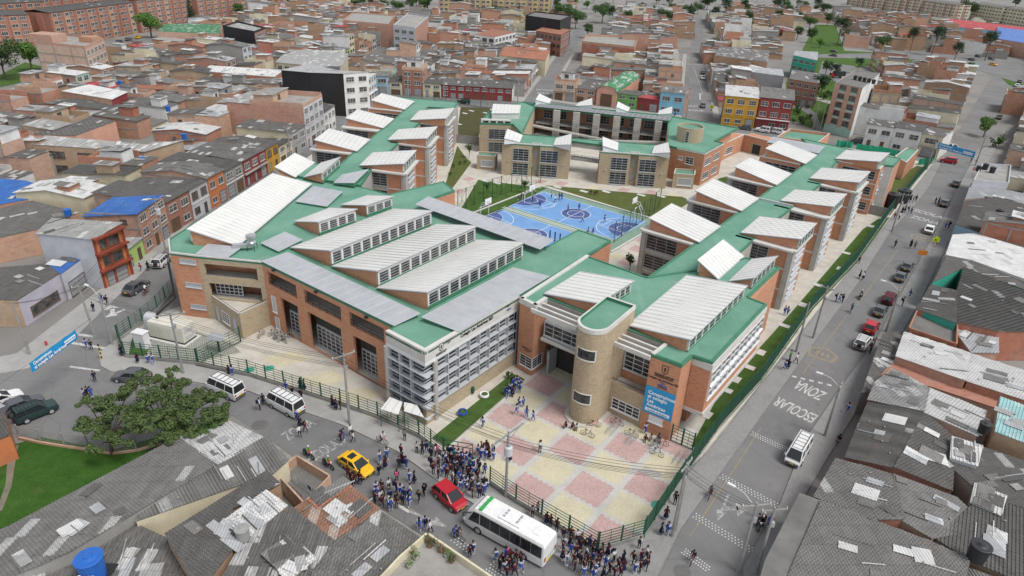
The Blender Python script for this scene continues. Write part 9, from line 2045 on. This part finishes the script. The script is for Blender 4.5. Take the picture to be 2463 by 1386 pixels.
for c,rad in tops:
 base=min((bA,bB),key=lambda q:(V2(q,0)-V2(c,0)).length)+Vector((.2,.1,1.5));mid=base.lerp(c,.5)+up_*.35;k.path([base,mid,c],.06,6)
 for _ in range(5):e_=c+Vector((r.uniform(-1,1),r.uniform(-1,1),r.uniform(-.3,.5)))*rad*.9;k.tube(mid.lerp(c,.6),e_,.025,4,0,.01,False)
k.build('trunk',M_BARK,BT);m_=MB()
for c,rad in tops:
 for _ in range(7):
  cc=c+Vector((r.uniform(-1,1),r.uniform(-1,1),r.uniform(-.35,.35)))*rad*.75;leaf_cloud(m_,cc,rad*.42,int(130*rad),.27,r,.6,.2)
m_.build('crown',LEAF['big'],BT)
SB=thing('leafy_bush','dense dark green bush hanging over the new white sheets','bush',P(508,1040));m_=MB()
for x,y,z,rad in((490,1030,3.6,.7),(515,1020,3.8,.8),(535,1000,4.0,.6),(500,1045,3.5,.5)):leaf_cloud(m_,P(x,y,z),rad,420,.2,r,.7,.2)
m_.build('foliage',LEAF['bright'],SB);k=MB();k.tube(P(500,1020),P(510,1030,3.5),.08,6);k.build('trunk',M_BARK,SB)
# laundry and terrace pots
for i,(a,b_)in enumerate((((678,1150),(728,1190)),((700,1138),(762,1182)),((690,1170),(735,1205)))):
 A,B=P(*a,2.2),P(*b_,2.2);T=thing('washing_line',('middle','far','near')[i]+' washing line with pale clothes over the brick yard','washing line',(A.x,A.y,1.0));k=MB();k.tube(A,B,.012,4);k.bar((A.x,A.y,1.0),A,.05);k.bar((B.x,B.y,1.0),B,.05);k.build('line',M_POLE,T)
 for j in range(5):
  p0=A.lerp(B,.08+j*.18);p1=A.lerp(B,.08+j*.18+.13);hh=r.uniform(.5,.85);m_=MB();v=[p0,p1,p1-up_*hh+Vector((.06,-.05,0)),p0-up_*hh+Vector((.03,.08,0))];m_.poly(v);m_.poly([q+Vector((.015,.015,0))for q in v][::-1]);m_.build('garment',CL[r.choice(('white','white','white','pink','jean'))]if j else M_WHT,T)
for i,(x,y)in enumerate(((1026,1302),(1048,1312),(990,1330),(1000,1345),(1062,1328),(1075,1340),(1086,1352),(985,1365),(1035,1316))):
 c=P(x,y,4.6);T=thing('flower_pot',('clay flower pot with leafy plant at the terrace corner','pot of pink flowers beside the terrace corner','clay trough with herbs on the terrace left edge','second trough on the terrace left edge','pot of pink roses on the terrace right edge','pot with yellowish bush on the terrace right edge','pale-leaved plant lowest on the terrace right edge','leafy pot lowest on the terrace left edge','small pot between the corner plants')[i],'flower pot',c);k=MB();k.lathe(c,[(.18,0),(.25,.3),(.22,.32),(0,.28)],10);k.build('pot',HM[HMI['rclay']]if i%2==0 else M_CONC,T);m_=MB();leaf_cloud(m_,c+up_*.55,.42,90,.16,r,.9,.1);m_.build('plant',LEAF['bright' if i%2 else 'mid'],T)
 if i in(1,4):
  m_=MB();leaf_cloud(m_,c+up_*.6,.45,16,.14,r,.9,.5);m_.build('flowers',CL['pink'],T)
# ================================================================== labels: look-alike houses are told apart by their place in the rows
ORD=['','first','second','third','fourth','fifth','sixth','seventh','eighth','ninth','tenth','eleventh','twelfth','thirteenth','fourteenth','fifteenth','sixteenth','seventeenth','eighteenth','nineteenth','twentieth']
def settle(zone_of):
 by={}
 for T,zone in zone_of:by.setdefault((T['label'],zone),[]).append(T)
 for(lab,zone),L in by.items():
  if len(L)==1:L[0]['label']=lab+', '+zone;continue
  L.sort(key=lambda t:proj(t.location)[0])
  for i,t in enumerate(L):
   t['label']=f'{lab}, {zone}, {ORD[i + 1]} from left of {len(L)}' if len(L)>2 else f'{lab}, {zone}, {"left" if i == 0 else "right"} of two'
settle(HLAB)
